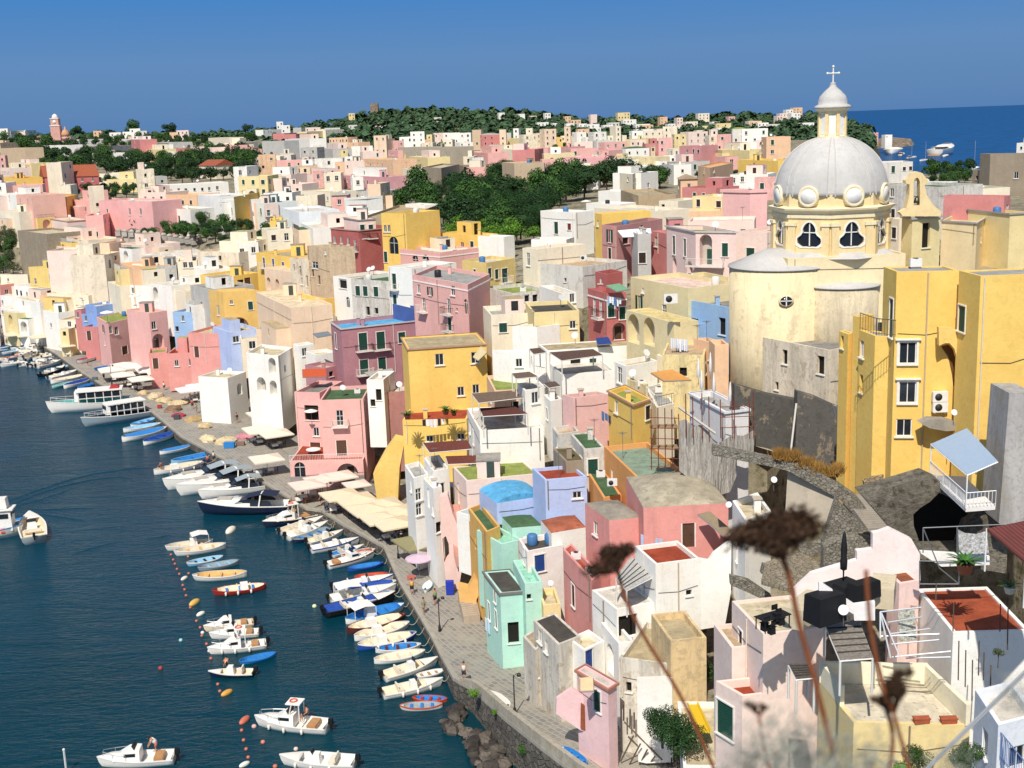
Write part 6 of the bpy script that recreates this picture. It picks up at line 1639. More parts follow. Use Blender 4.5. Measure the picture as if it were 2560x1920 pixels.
    # buoys
    bl = [('I',x,y,.16,'c0705a') for x,y in ((1478,990),(1497,1035),(1512,1070),(1530,1115),(1550,1158),(1580,1255),(1595,1292),(1608,1343),(1630,1153),(1625,1008))]+[('M',x,y,.16,'c0705a') for x,y in ((1730,445),(1745,515),(1785,587),(1822,712),(1853,853),(1882,935),(1900,995),(2088,1333),(2105,1418),(2127,1495),(2145,1566),(1698,388),(1645,272))]+[('N',60,1435,.2,'d0806a'),('N',165,1645,.2,'c0705a'),('M',1387,797,.24,'9a4038'),('M',1808,648,.18,'e0dccc'),('M',1562,555,.2,'9fd0c8'),('M',1750,490,.2,'e0dccc'),('N',345,1495,.2,'e0c8b8'),('J',505,1437,.25,'d8e0b0'),('M',2195,1300,.22,'d8a8a0')]
    proto = None
    for i, (t, x, y, r, c) in enumerate(bl):
        p = at_z(*tp(t,x,y), .05); m = MB(); m.ball((0,0,0), r, plain(c,.5,0,'buoy',.05), 10); m.tube([(0,0,r*.8),(0,0,r*1.3)], r*.2, plain('444444',.5,0,'ring',0), 5)
        o = m.obj('buoy'); o.location = p; cn = {'c0705a':'small pink float','9a4038':'dark red buoy alone in open water','e0dccc':'small cream float','9fd0c8':'pale green float','e0c8b8':'blush float','d0806a':'coral float','d8e0b0':'pale lime float near the black launch','d8a8a0':'pale pink float near the bottom cruiser'}[c]
        tag(o, cn if cn.startswith(('small pink','small cream')) and False else cn+' in the water', 'buoy', 'floats along the mooring lines' if cn.startswith(('small','pale g','blush','coral')) else None)
        if cn == 'small pink float': o['label'] = 'one of the small pink floats strung along the mooring line'
        if cn == 'small cream float': o['label'] = 'one of the small cream floats beside the middle row boats'; o['group'] = 'small cream floats'
    for t, a, b, c, l in (('I',(1565,1210),(1620,1180),'e8e0d0','white oval float right of the pink floats'),('I',(1638,1432),(1722,1380),'d8b058','yellow oval float in the middle of the line'),('I',(1698,1520),(1770,1485),'e8e6da','white oval float below the yellow one'),('M',(1910,1035),(2010,985),'d8a048','ochre oval float below the runabout'),('M',(2072,1280),(2155,1212),'c87058','orange oval float above the bottom cruisers'),('M',(2065,1650),(2160,1605),'dfe2d2','white oval float at the bottom edge'),('I',(1958,808),(2030,755),'e4dcc8','white oval float near the navy cruiser')):
        A, B_ = at_z(*tp(t,*a),.1), at_z(*tp(t,*b),.1); d = A-B_; m = MB(); M = Matrix.Rotation(math.atan2(d.y,d.x),3,'Z'); m.ball((0,0,0), d.length/2, plain(c,.5,0,'float',.05), 12, (1,.42,.42), M); o = m.obj('oval_float'); o.location = (A+B_)/2; tag(o, uniq(l), 'float')
    m = MB(); p = at_z(*tp('M',575,1700), 0); q = at_y(*tp('M',568,1500), p.y); m.tube([(0,0,-1),(0,0,q.z)], .09, plain('c8ccc8',.5,0,'pole',.1), 6); m.ball((0,0,q.z), .12, plain('e8e8e8',.5,0,'cap',0), 6); o = m.obj('mooring_post'); o.location = p; tag(o, uniq('thin grey post rising from the water at the bottom left'), 'post')
    print('boats', NB[0])
def wakes():
    sm = bpy.data.materials['sea_water']; m = MB()
    for L, w in (([(60,530),(300,440),(560,350),(830,285),(1150,245),(1330,240)],.3),([(90,560),(300,470),(520,400),(760,345),(1000,318),(1150,330)],.28),([(60,590),(320,520),(560,440),(700,372)],.2),([(215,632),(380,640),(560,665),(760,700)],.2),([(240,600),(420,600),(640,590),(840,585)],.16),([(620,990),(800,930),(1000,880)],.16),([(1260,860),(1420,830),(1480,820)],.14)):
        P = [at_z(*tp('I',*q), 0) for q in L]; Q = catmull(P, 6); N = len(Q); vs = []
        for i, q in enumerate(Q):
            d = (Q[min(N-1,i+1)]-Q[max(0,i-1)]).normalized(); s = Vector((-d.y,d.x,0)); f = math.sin(math.pi*min(.98,max(.04,i/(N-1))))**.6; ww = w*2.2*f
            vs += [q-s*ww-Vector((0,0,.03)), q-s*ww*.4+Vector((0,0,w*.22*f)), q+s*ww*.2+Vector((0,0,w*.3*f)), q+s*ww-Vector((0,0,.03))]
        m.add(vs, [(i*4+k, i*4+k+4, i*4+k+5, i*4+k+1) for i in range(N-1) for k in range(3)], sm, True)
    m.obj('wake_ripples', kind='structure')
def trawler():
    A, Bp = at_z(*tp('I',188,800), .2), at_z(*tp('I',-420,850), .2); c = (A+Bp)/2; d = A-Bp; L = d.length; rz = math.atan2(d.y,d.x)
    o = thing('fishing_boat', uniq('white and blue fishing trawler cut by the left edge, gear heaped on deck'), 'boat', (c.x,c.y,0), rz, 'boats moored in the harbour')
    h, rim, ins, dk, B, fb, hb, sh = hullmesh(L, 'G', 'dcd9cc', '8a7c66', '2f7fc4', fb=L*.11)
    h.obj('hull', o); rim.obj('gunwale', o); ins.obj('interior', o); wm = plain('e8e6dd',.5,0,'paint',.1)
    m = MB(); x = .27*L; m.box((x,0,fb+1.2), (2.4,B*1.2,2.6), wm, None, .9); m.box((x,0,fb+2.7), (2.9,B*1.4,.15), wm); m.box((x,0,fb+3.5), (1.4,B*.9,1.3), wm, None, .85); m.obj('wheelhouse', o)
    m = MB(); m.box((x+1.22,0,fb+1.9), (.05,B*.9,.6), glassmat()); m.box((x,-B*.6,fb+1.9), (1.6,.05,.6), glassmat()); m.obj('window', o)
    R = random.Random(3)
    for i, (cc, nm) in enumerate((('a03028','crate'),('2f6fb8','tarpaulin'),('d86a50','float_heap'),('e6e0d4','float_heap'),('2f6fb8','barrel'),('8a5a40','net_heap'),('c8c2b4','float_heap'))):
        m = MB(); m.ball((0,0,.2), R.uniform(.45,.75), plain(cc,.7,0,'gear',.1), 8, (1,1,.7), None, .15); g = m.obj(nm, o); g.location = (.2*L+i*.35*(L/12), R.uniform(-B*.6,B*.6), fb*.7)
def beach_boats():
    R = random.Random(8); cols = ['wcw','wiw','www','wBwB','wbwb','cic','wlwl']; n = 0
    for i in range(26):
        x, y = R.uniform(-30,640), R.uniform(700,905); 
        if y < 705+ max(0,x-100)*.12 or y > 850+x*.12: continue
        sx = R.uniform(95,150); k = R.choice('RMRC'); a = (x+sx*R.choice([1,-1])*.5, y-6); b = (2*x-a[0], y+8)
        try: boat('E', a, b, k, R.choice(cols), 'tmp%d' % i, group='small boats crowded at the far left beach')
        except Exception as e: continue
        o = COL.objects[-1]
        n += 1
    for o in COL.objects:
        if (o.get('label') or '').startswith('tmp'): o['label'] = 'small light boat in the crowd moored at the far left beach'
def leafmat(h='2f4a22', name='foliage', var=.5):
    k = ('lf', h)
    if k in MC: return MC[k]
    m, nt, b = newmat(name+'_'+h); c = hexc(h); g = nt.nodes.new('ShaderNodeNewGeometry'); r = nt.nodes.new('ShaderNodeValToRGB')
    e = r.color_ramp.elements; e[0].color = (*[x*(1-var) for x in c],1); e[1].color = (*[min(.5,x*(1+var*1.4)) for x in c],1)
    nt.links.new(g.outputs['Random Per Island'], r.inputs[0]); nt.links.new(mixrgb(nt, ramp(nt, noise(nt, .25, 3, .5, wpos(nt)), .4, .6), r.outputs[0], tuple(x*.8 for x in c)), b.inputs['Base Color'])
    b.inputs['Roughness'].default_value = .7; b.inputs['Specular IOR Level'].default_value = .25; MC[k] = m; return m
def crown_mesh(name, n, leaf, mat, seed, flat=.8, lobes=7, spread=.55):
    R = random.Random(seed); L = []
    for i in range(lobes):
        a = R.uniform(0, 6.28); rr = R.uniform(.1, spread); L.append((Vector((math.cos(a)*rr, math.sin(a)*rr, R.uniform(-.35,.45)*flat)), R.uniform(.3,.52)))
    V = []; Fc = []
    for i in range(n):
        c, r = R.choice(L); d = Vector((R.gauss(0,1), R.gauss(0,1), R.gauss(0,1))).normalized(); p = c+d*r*R.uniform(.72,1.04); p.z *= flat
        nn = (d+Vector((R.uniform(-.7,.7),R.uniform(-.7,.7),R.uniform(-.2,.9)))).normalized(); a = nn.orthogonal().normalized(); b = nn.cross(a); t = R.uniform(0,3.1); a, b = a*math.cos(t)+b*math.sin(t), b*math.cos(t)-a*math.sin(t); s = leaf*R.uniform(.6,1.3)
        k = len(V); V += [p-a*s, p+b*s*.6, p+a*s, p-b*s*.6]; Fc.append((k,k+1,k+2,k+3))
    me = bpy.data.meshes.new(name); me.from_pydata([tuple(v) for v in V], [], Fc); me.materials.append(mat); me.update(); return me
TREES = {}
def tree_kinds():
    bark = plain('4a3c2e',.95,0,'bark',.3)
    for k, (h, n, lf, flat, sd) in dict(dark=('28421f',1500,.075,.85,1), mid=('3a5a26',1500,.075,.9,2), bright=('5a8228',1500,.07,.8,3), olive=('4c5636',1200,.07,.8,4), near=('35501f',5200,.036,.95,5), neardark=('24421c',6500,.034,.9,6)).items():
        ms = [crown_mesh('crown', n, lf, leafmat(h), sd*10+i, flat, 9) for i in range(2)]
        t = MB(); t.tube([(0,0,-1.6),(0.03,0,-.6),(0,.03,.1)], .06, bark, 6, .03)
        for a in range(4): t.tube([(0,0,-.6),(math.cos(a*1.6)*.22,math.sin(a*1.6)*.22,-.1),(math.cos(a*1.6)*.4,math.sin(a*1.6)*.4,.2)], .03, bark, 5, .012)
        TREES[k] = (ms, t.mesh('trunk'))
def tree(kind, p, r, label, cat='tree', group=None, up=1.0, name='tree', rs=None):
    """p: ground point; r: crown radius; up: trunk clearance in crown radii"""
    R = rs or RND; ms, tr = TREES[kind]; o = thing(name, label, cat, p, R.uniform(0,6.28), group)
    c = link('crown', R.choice(ms), o); z = r*(.75+.6*up); s = (r*R.uniform(.9,1.1), r*R.uniform(.9,1.1), r*R.uniform(.9,1.1)); c.matrix_basis = Matrix.Translation((0,0,z)) @ Matrix.Diagonal((*s,1))
    t = link('trunk', tr, o); t.matrix_basis = Matrix.Translation((0,0,z)) @ Matrix.Diagonal((r, r, (z+.6)/1.6,1)); return o
def vegetation():
    tree_kinds(); R = random.Random(21)
    def fill(poly, stepu, stepv, rpx, kinds, label, group, h=0):
        x0, x1 = min(p[0] for p in poly), max(p[0] for p in poly); y0, y1 = min(p[1] for p in poly), max(p[1] for p in poly); v = y0; n = 0
        while v < y1:
            u = x0+R.uniform(0, stepu)
            while u < x1:
                uu, vv = u+R.uniform(-.3,.3)*stepu, v+R.uniform(-.4,.4)*stepv; u += stepu
                if not inpoly(uu, vv, poly): continue
                d = depth(uu, vv); r = R.uniform(*rpx)*d/F; p = at_y(uu, vv+R.uniform(0,6), d); p.z -= 1.2
                tree(R.choice(kinds), p, r, label, 'tree', group, up=R.uniform(.1,.5), rs=R); n += 1
            v += stepv
        print('trees', n)
    G = GREEN
    fill(G['park'], 26, 11, (17,30), ['dark','dark','mid'], 'dark green tree in the long park belt at left', 'trees of the park belt at left')
    fill(G['grove'], 24, 9, (13,19), ['dark','mid'], 'dark tree in the small grove below the brick red villa', 'trees of the small grove')
    fill([(985,510),(1060,470),(1170,462),(1300,445),(1400,445),(1660,440),(1660,472),(1500,470),(1440,500),(1352,525),(1350,585),(1110,590),(1100,540)], 40, 15, (30,50), ['dark','dark','mid','mid','neardark'], 'dark green tree inside the large walled garden', 'trees of the walled garden')
    fill([(1110,560),(1350,545),(1350,592),(1120,596)], 36, 12, (22,34), ['bright'], 'bright green bushy tree at the front of the walled garden', 'bright trees of the walled garden')
    fill(G['wallgarden'], 26, 12, (15,24), ['dark','mid'], 'tree growing behind the battlement wall', 'trees behind the battlement wall')
    fill(G['cliff'], 26, 22, (20,30), ['olive','olive','mid'], 'grey green scrub tree on the far left cliff', 'scrub on the left cliff')
    fill([(2300,415),(2425,408),(2430,450),(2330,458)], 20, 12, (14,22), ['mid','dark'], 'tree between bell gable and brown stone tower', 'trees behind the bell gable')
    fill([(2300,262+150),(2560,268+145),(2560,420),(2300,424)], 40, 9, (5,8), ['mid'], 'small shore tree at the right sea edge', 'shore trees at right')
    fill([(420,392),(640,340),(960,350),(980,372),(640,412),(430,410)], 70, 10, (8,13), ['dark','mid'], 'tree scattered between houses of the far left town', 'scattered trees of the far town')
    fill([(1000,360),(1950,360),(1950,440),(1000,440)], 120, 18, (8,14), ['dark','mid'], 'tree scattered between houses of the far right town', 'scattered trees of the far right town')
    fill([(0,350),(640,345),(640,362),(0,372)], 24, 6, (10,17), ['dark','mid'], 'dark tree on the far left crest', 'trees of the far left crest')
    for u, v, r, k, l in ((330,322,24,'mid','big round tree standing out on the left skyline'),(425,322,19,'dark','round dark tree right of the big skyline tree'),(195,330,20,'dark','dark tree right of the clock tower church'),(620,322,15,'dark','dark tree on the skyline before the hill'),(1650,445,34,'mid','broad green tree above the crenellated white roof'),(1510,440,38,'mid','large rounded green tree right of the walled garden'),(112,630,17,'bright','small bright green tree beside the stone bastion'),(1370,440,36,'neardark','dark spreading pine at the garden edge'),(1020,478,22,'dark','tree at the left end of the walled garden')):
        d = depth(u, v+10) if v > 400 else 1150; p = at_y(u, v+r*.7, d); tree(k, p, r*d/F, uniq(l), up=.2, rs=R)
    # umbrella pine
    d = 560; p = at_y(1308, 408, d); o = thing('umbrella_pine', uniq('flat topped umbrella pine among the far roofs'), 'tree', p); c = link('crown', TREES['neardark'][0][0], o); rr = 27*d/F; hh = 30*d/F; c.matrix_basis = Matrix.Translation((0,0,hh)) @ Matrix.Diagonal((rr,rr,rr*.35,1)); m = MB(); m.tube([(0,0,-1),(0,0,hh)], .35, plain('4a3c2e',.95,0,'bark',.3), 6); m.obj('trunk', o)
    # wooded ridge, one mass
    RR, n, rows, us2 = RIDGE_ROWS; V = []; Fc = []; lm = leafmat('40583a'); 
    for i in range(5200):
        k = R.uniform(0, rows+.15); j = R.uniform(0, n-2); k0, j0 = int(k), int(j); a, b, c, e = RR[k0*n+j0], RR[k0*n+j0+1], RR[(k0+1)*n+j0], RR[(k0+1)*n+j0+1]; p = a.lerp(b, j-j0).lerp(c.lerp(e, j-j0), k-k0)
        if us2[j0] > 2192 or p.z < -1: continue
        r = R.uniform(2.2,5.2)*(1.15 if k > rows-1 else 1); base = p+Vector((0,0,r*.55))
        for q in range(14):
            d = Vector((R.gauss(0,1),R.gauss(0,1),R.gauss(.3,1))).normalized(); c0 = base+d*r*.75; nn = (d+Vector((R.uniform(-.5,.5),R.uniform(-.5,.5),.3))).normalized(); a1 = nn.orthogonal().normalized(); b1 = nn.cross(a1); s = r*R.uniform(.35,.7); kk = len(V); V += [c0-a1*s-b1*s*.6, c0+a1*s-b1*s*.7, c0+a1*s*.8+b1*s, c0-a1*s*.9+b1*s*.6]; Fc.append((kk,kk+1,kk+2,kk+3))
    me = bpy.data.meshes.new('woods'); me.from_pydata([tuple(v) for v in V], [], Fc); me.materials.append(lm); me.update(); link('woods', me, kind='stuff')
    # near garden trees
    def near(t, x, y, rp, k, lab, up, d, cat='tree'):
        u, v = tp(t, x, y); p = at_y(u, v, d); tree(k, p, rp/3.4563*d/F*(1.4 if cat == 'tree' else 1.15), uniq(lab), cat, None, up, rs=R)
    near('O',1610,1110,135,'near','slender olive green tree in the courtyard garden',1.9,84)
    near('O',1300,1420,165,'neardark','dense dark orange tree, upper of the two by the fence',.35,77); near('O',1440,1600,205,'neardark','dense dark orange tree, lower and larger one by the fence',.3,73)
    near('O',1080,1650,120,'olive','straggly vine shrub on the quay side fence',.1,83,'shrub'); near('O',900,1330,70,'mid','green climber beside the brick garage door',.1,87,'shrub'); near('O',960,1560,80,'olive','dry vine mass above the quay walk',.05,85,'shrub')
    near('Q',1300,1720,160,'near','leafy green bush at the bottom centre right',.1,52,'shrub'); near('Q',1700,1700,200,'near','leafy green hedge bush below the blue railing',.0,50,'shrub')
    near('Q',1120,1740,110,'bright','bright green laurel shoots at the bottom edge',.1,51,'shrub'); near('Q',1990,700,60,'olive','dry shrub behind the wire fence',.1,58,'shrub')
    near('O',230,1620,90,'bright','green weeds hanging on the quay wall',.0,88,'shrub'); near('N',1880,1060,60,'bright','green weed tuft on the quay retaining wall',.0,95,'shrub'); near('N',2060,1200,35,'bright','smaller weed tuft lower on the retaining wall',.0,92,'shrub'); near('O',100,1560,70,'mid','weed patch at the foot of the quay wall',.0,87,'shrub')
    # dry golden grass on the wall
    V = []; Fc = []
    for cx, cy, w in ((200,500,95),(320,560,110),(430,610,70),(540,640,70),(90,490,50),(600,615,40)):
        for i in range(420):
            x, y = cx+R.gauss(0,.4)*w, cy+R.gauss(0,.3)*w*.35; p = at_y(*tp('L',x,y+20), 87.0+R.uniform(-.6,.8)); d = Vector((R.uniform(-.35,.35),R.uniform(-.35,.35),R.uniform(.4,1.0))); k = len(V); V += [p+Vector((-.035,0,0)), p+Vector((.035,0,0)), p+d]; Fc.append((k,k+1,k+2))
    me = bpy.data.meshes.new('dry_grass'); me.from_pydata([tuple(v) for v in V], [], Fc); me.materials.append(leafmat('9a7238')); link('dry_grass', me, kind='stuff')
def canopy_proto(color, square=True):
    m = MB(); cm = plain(color,.8,0,'canvas',.07); n = 4 if square else 12; r0 = math.pi/4
    R1 = .7071 if square else .5
    V = [(0,0,.14)]; 
    for ring, z in ((.5,.075),(1,0)):
        for i in range(n*2 if square else n):
            a = r0+2*math.pi*i/(n*2 if square else n); rr = R1*ring*(1 if (i%2 == 0 or not square) else .7071); V.append((rr*math.cos(a), rr*math.sin(a), z-(.006 if i%2 else 0)))
    k = n*2 if square else n
    fs = [(0,1+i,1+(i+1)%k) for i in range(k)]+[(1+i,1+k+i,1+k+(i+1)%k,1+(i+1)%k) for i in range(k)]
    V += [(x,y,z-.045) for x,y,z in V[1+k:1+2*k]]; fs += [(1+k+i,1+2*k+i,1+2*k+(i+1)%k,1+k+(i+1)%k) for i in range(k)]
    m.add(V, fs, cm); return m.mesh('canopy')
PM = {}
def parasol(t, x, y, size, color='e6dccb', square=True, label=None, group='parasols on the quay', h=2.5, dist=None, rz=.35, gz=None):
    u, v = tp(t, x, y)
    if dist: c = at_y(u, v, dist); g = c.z-h
    else: g = 1.35 if gz is None else gz; c = at_z(u, v, g+h)
    if (color, square) not in PM: PM[(color,square)] = canopy_proto(color, square)
    o = thing('parasol', label, 'parasol', (c.x,c.y,g), rz, group); cn = link('canopy', PM[(color,square)], o); cn.matrix_basis = Matrix.Translation((0,0,h-.1)) @ Matrix.Diagonal((size,size,size*.9,1))
    if 'pole' not in PM: b = MB(); b.tube([(0,0,0),(0,0,1)], .035, plain('8a7a66',.5,0,'pole',.1), 6); PM['pole'] = b.mesh('pole'); b = MB(); b.box((0,0,.05), (.7,.7,.1), plain('6a6a68',.8,0,'base',.1)); PM['base'] = b.mesh('base')
    p = link('pole', PM['pole'], o); p.matrix_basis = Matrix.Diagonal((1,1,h,1)); link('base', PM['base'], o); return o
def furniture():
    b = MB(); wm = plain('e8e4da',.7,0,'cloth',.05); b.box((0,0,.72), (.85,.85,.05), wm); b.box((0,0,.6), (.9,.9,.22), wm, None, .97); t1 = b.mesh('table_top'); b = MB(); b.tube([(0,0,0),(0,0,.6)], .05, plain('555555',.5,0,'leg',0), 6); b.box((0,0,.03),(.5,.5,.05), plain('555555',.5,0,'leg',0)); t2 = b.mesh('leg')
    def chair(c):
        m = plain(c,.6,0,'chair',.08); s = MB(); s.box((0,0,.45), (.42,.42,.05), m); bk = MB(); bk.box((0,-.2,.75), (.42,.04,.32), m); bk.box((-.19,-.2,.55),(.035,.035,.3),m); bk.box((.19,-.2,.55),(.035,.035,.3),m); l = MB(); l.box((0,0,.21),(.035,.035,.43),m)
        return s.mesh('seat'), bk.mesh('backrest'), l.mesh('leg')
    CH = {c: chair(c) for c in ('e6e2d8','2a3a58','b06a38','26262a')}
    def mk_table(p, rz, lab, grp):
        o = thing('table', lab, 'table', p, rz, grp); link('table_top', t1, o); link('leg', t2, o); return o
    def mk_chair(p, rz, c, lab, grp):
        o = thing('chair', lab, 'chair', p, rz, grp); s, bk, l = CH[c]; link('seat', s, o); link('backrest', bk, o)
        for x in (-.18,.18):
            for y in (-.18,.18): link('leg', l, o, Matrix.Translation((x,y,0)))
        return o
    return mk_table, mk_chair
def quay_props():
    R = random.Random(33); T, Cc = furniture()
    zones = [('far left beach restaurant',[('E',130,600,5),('E',240,605,5),('E',340,622,4.4),('E',535,568,4),('E',625,565,3.6),('E',580,700,3.4)],'d9cbb0','e6e2d8'),
     ('middle quay restaurant',[('E',965,905,5),('E',1070,868,5),('E',1180,872,5.2),('E',1290,905,5),('E',1060,950,4.4),('E',1350,930,3.6),('E',1215,985,4.4)],'e8dfd0','26262a'),
     ('long dark fronted restaurant',[('E',1600,935,5),('E',1700,900,5.2),('E',1810,880,5.2),('E',1900,870,5)],'d8c8ae','26262a'),
     ('piazza restaurant',[('E',1640,1075,4.6),('E',1740,1045,5),('E',1850,1020,5),('E',1960,1035,4.6),('E',2050,1160,3.4)],'efe8dc','e6e2d8'),
     ('small piazza beside the pink quay house',[('F',70,1285,5),('F',200,1300,5),('F',40,1420,5),('F',170,1455,4.6),('J',90,150,4.4)],'e6d8c4','2a3a58'),
     ('pink house arcade',[('J',440,375,4.2),('J',570,330,4.2),('J',715,300,4.2),('J',868,372,3.2)],'e6cfc0','b06a38'),
     ('beige canopy row',[('J',730,462,4.6),('J',860,500,4.8),('J',975,585,4.8),('J',1090,545,4.8),('J',1085,660,4.6),('J',1215,610,4.8),('J',1190,705,4.4)],'e0cfb0','2a3a58')]
    for nm, L, col, cc in zones:
        for i, (t, x, y, s) in enumerate(L):
            o = parasol(t, x, y, s, col, True, 'large square parasol of the '+nm, 'parasols of the '+nm, 2.45+R.uniform(-.1,.12), rz=.45+R.uniform(-.05,.05))
            for k in range(2 if s > 4 else 1):
                q = o.location+Vector((R.uniform(-.35,.35)*s, (-.3+.5*k)*s*.6, 0)); T(q, R.uniform(0,.5), 'cloth covered table under the '+nm+' parasols', 'tables of the '+nm)
                for a in (0, 3.14, 1.57)[:R.choice([2,3])]:
                    a2 = a+R.uniform(-.3,.3); Cc(q+Vector((math.cos(a2)*.8, math.sin(a2)*.8, 0)), a2+1.57, cc, 'cafe chair under the '+nm+' parasols', 'chairs of the '+nm)
    parasol('J',1412,868,4.9,'8c8560',True,uniq('single khaki square parasol beside the pink outside stair'),None,2.6,rz=.5)
    parasol('J',1405,1012,3.0,'cdb2c0',False,uniq('round lilac umbrella below the khaki parasol'),None,2.3)
    for i in range(7):
        q = at_z(*tp('J', 1480+R.uniform(0,120), 1040+R.uniform(0,70)), 1.35); Cc(q, R.uniform(0,6), 'b06a38', 'orange wooden chair beside the lilac umbrella', 'orange chairs beside the lilac umbrella')
    for t, x, y, s, c, d, l in (('F',475,1262,2.0,'ece6dc',172,'round white umbrella in the pink quay house loggia'),('J',495,72,2.1,'ece6dc',168,'left white umbrella on the pink quay house terrace'),('J',765,62,2.1,'eadfca',168,'right cream umbrella on the pink quay house terrace'),('E',922,412,2.6,'eef0f2',232,'white umbrella on the blue house terrace'),('J',1665,378,2.2,'c8bcd0',136,'lilac umbrella on the white stepped house'),('O',2030,862,2.9,'a9a9ad',73,'grey round umbrella on the lower pink terrace'),('C',1075,1492+0,3.2,'e8e4da',205,'broad white umbrella above the red house'),('C',640,0+905,2.6,'efe6d4',300,'cream umbrella on the long white parapet roof'),('E',1160,270,2.4,'efe9e0',260,'white umbrella on the slope terrace'),('B',510,735,4.5,'f0e4d8',480,'pale pyramid canopy in the middle town')):
        parasol(t, x, y, s, c, False, uniq(l), None, 2.2, dist=d)
    # net heaps
    nm = {}
    for i, (t, x, y, r, c, l) in enumerate((('E',1240,1118,1.3,'c8b088','tan net heap nearest the grey excursion boat'),('E',1345,1150,1.9,'d8c4a0','large pale net heap behind the excursion boats'),('E',1430,1190,1.8,'cdb890','second pale net heap behind the excursion boats'),('E',1540,1215,1.8,'d2bd96','long cream net heap by the piazza lane'),('E',1500,1265,1.9,'8f7460','brown net heap on the quay edge'),('E',1545,1315,1.2,'a8404c','crimson net heap on the quay edge'),('E',1680,1350,1.7,'b89c70','tan net heap right of the crimson one'),('E',1770,1410,1.5,'cdb58c','pale net heap with cork floats'),('E',1800,1520,1.7,'dcc8a0','cream net heap near the pier lamps'),('E',1950,1540,1.8,'d6c29a','cream net heap beside the blue crate'),('E',2120,1500,1.5,'c98a90','pink net heap near the small piazza parasols'),('J',760,590,.8,'d9c0b4','small folded pink cloth bundle at the beige canopies'))):
        p = at_z(*tp(t,x,y), 1.35); m = MB(); rm = roofmat(c,'net'); m.ball((0,0,.1), r, rm, 12, (1,.8,.42), None, .13); m.ball((r*.5,.2,.1), r*.6, rm, 10, (1,.8,.5), None, .15); o = m.obj('net_heap'); o.location = p; o.rotation_euler = (0,0,R.uniform(0,3)); tag(o, uniq(l), 'fishing net', 'fishing nets heaped on the quay')
    for t, x, y, c, s, l in (('E',1985,1585,'2f7fc4',(1.6,1,.8),'bright blue crate bin on the quay by the cream nets'),('E',2080,1565,'8a6e60',(1.2,.8,.5),'brown crate beside the blue bin'),('J',1678,1330,'2438a8',(.8,.6,1.4),'royal blue recycling bin beside the ochre stair'),('E',1380,1245,'a83838',(.7,.5,.5),'red crate among the net heaps'),('E',1530,1340,'4a4a50',(1,.7,.7),'dark grey crate under the crimson nets'),('J',1340,1200,'c06a60',(.8,.5,.3),'faded red crate on the paving by the small boat'),('E',820,1000-0,'5a6a70',(1,.6,.5),'grey box on the quay edge')):
        p = at_z(*tp(t,x,y), 1.35); m = MB(); mt = plain(c,.6,0,'crate',.1); m.box((0,0,s[2]/2), s, mt, None, 1.06); m.box((0,0,s[2]+.02), (s[0]*1.08,s[1]*1.08,.06), mt); o = m.obj('crate'); o.location = p; tag(o, uniq(l), 'crate')
    # street lamps
    lm = plain('3a3a38',.5,.3,'iron',.1)
    for t, x, y, ty, z, l in (('J',1230,1020,790,1.35,'black street lamp beside the khaki parasol'),('J',1588,1650,1360,1.35,'black street lamp on the paved widening below the ochre stair'),('O',25,1200,850,3.2,'black street lamp on the parapet side of the quay walk'),('E',968,1045,870,1.35,'black street lamp by the middle quay restaurant'),('J',628,600,365,1.35,'black street lamp at the beige canopy row'),('E',2085,1080,905,1.35,'black street lamp before the white arched house')):
        p = at_z(*tp(t,x,y), z); q = at_y(*tp(t,x,ty), p.y); h = q.z-p.z; o = thing('street_lamp', uniq(l), 'street lamp', p, .5); m = MB(); m.lathe([(.16,0),(.14,.5),(.06,.7),(.05,h*.96),(.02,h)], (0,0,0), lm, 8); m.obj('pole', o)
        m = MB(); m.tube([(0,0,h*.93),(.25,0,h*1.0),(.5,0,h*.99)], .03, lm, 5); m.obj('arm', o); m = MB(); m.lathe([(.2,-.1),(.17,.05),(.04,.16)], (.5,0,h*.96), lm, 8); m.lathe([(.13,-.28),(.16,-.1)], (.5,0,h*.96), plain('e8e2d0',.3,0,'glass',0), 8); m.obj('lantern', o)
    # people
    for t, x, y, z, ps, a, b, l in (('J',985,775,1.35,'stand','a83038','303848','person in red walking past the beige canopies'),('J',880,700,1.35,'sit','3a4a80','303848','person in blue seated at the edge of the beige canopies'),('J',395,400,1.35,'stand','e0ddd6','404040','person in white at the pink house arcade parasols'),('J',965,285,1.35,'stand','b04848','e0d8cc','person in a red top by the narrow alley'),('E',1665,1250,1.35,'stand','c04040','303848','person in red on the piazza lane'),('E',2195,1215,1.35,'stand','202428','202428','person in black beside the piazza umbrella'),('E',1565,1000,1.35,'stand','e0c8a0','5a4a3a','person in beige before the long dark fronted restaurant'),('E',1500,1010,1.35,'stand','dadada','3a4a6a','person in white near the middle restaurant plants'),('J',1000,740,1.35,'sit','e8e4dc','303848','person in white seated at the last beige canopy'),('N',1800,900,2.4,'stand','d8d4c8','303848','person in cream standing by the start of the parapet')):
        p = at_z(*tp(t,x,y), z); person(p, R.uniform(0,6), ps, a, b, uniq(l), group='people on the quay')
    for i, (x, y, t) in enumerate(((1700,1290,'E'),(1850,1240,'E'),(1960,1290,'E'),(1420,1090,'E'),(900,1000,'E'),(760,880,'E'),(620,770,'E'),(1180,1040,'E'),(2050,1370,'E'),(150,680,'E'),(60,700,'E'),(1350,1330,'J'),(1450,1500,'J'),(1550,1420,'J'),(330,260,'J'),(560,560,'J'),(1200,900,'J'))):
        person(at_z(*tp(t,x,y), 1.35), R.uniform(0,6), 'stand', R.choice(['e8e4dc','3a5a8a','b84a40','d8b060','2c3038','7a9a70']), R.choice(['2a3050','8a8070','202024']), 'tiny figure strolling on the quay far from the camera', group='strollers on the quay')
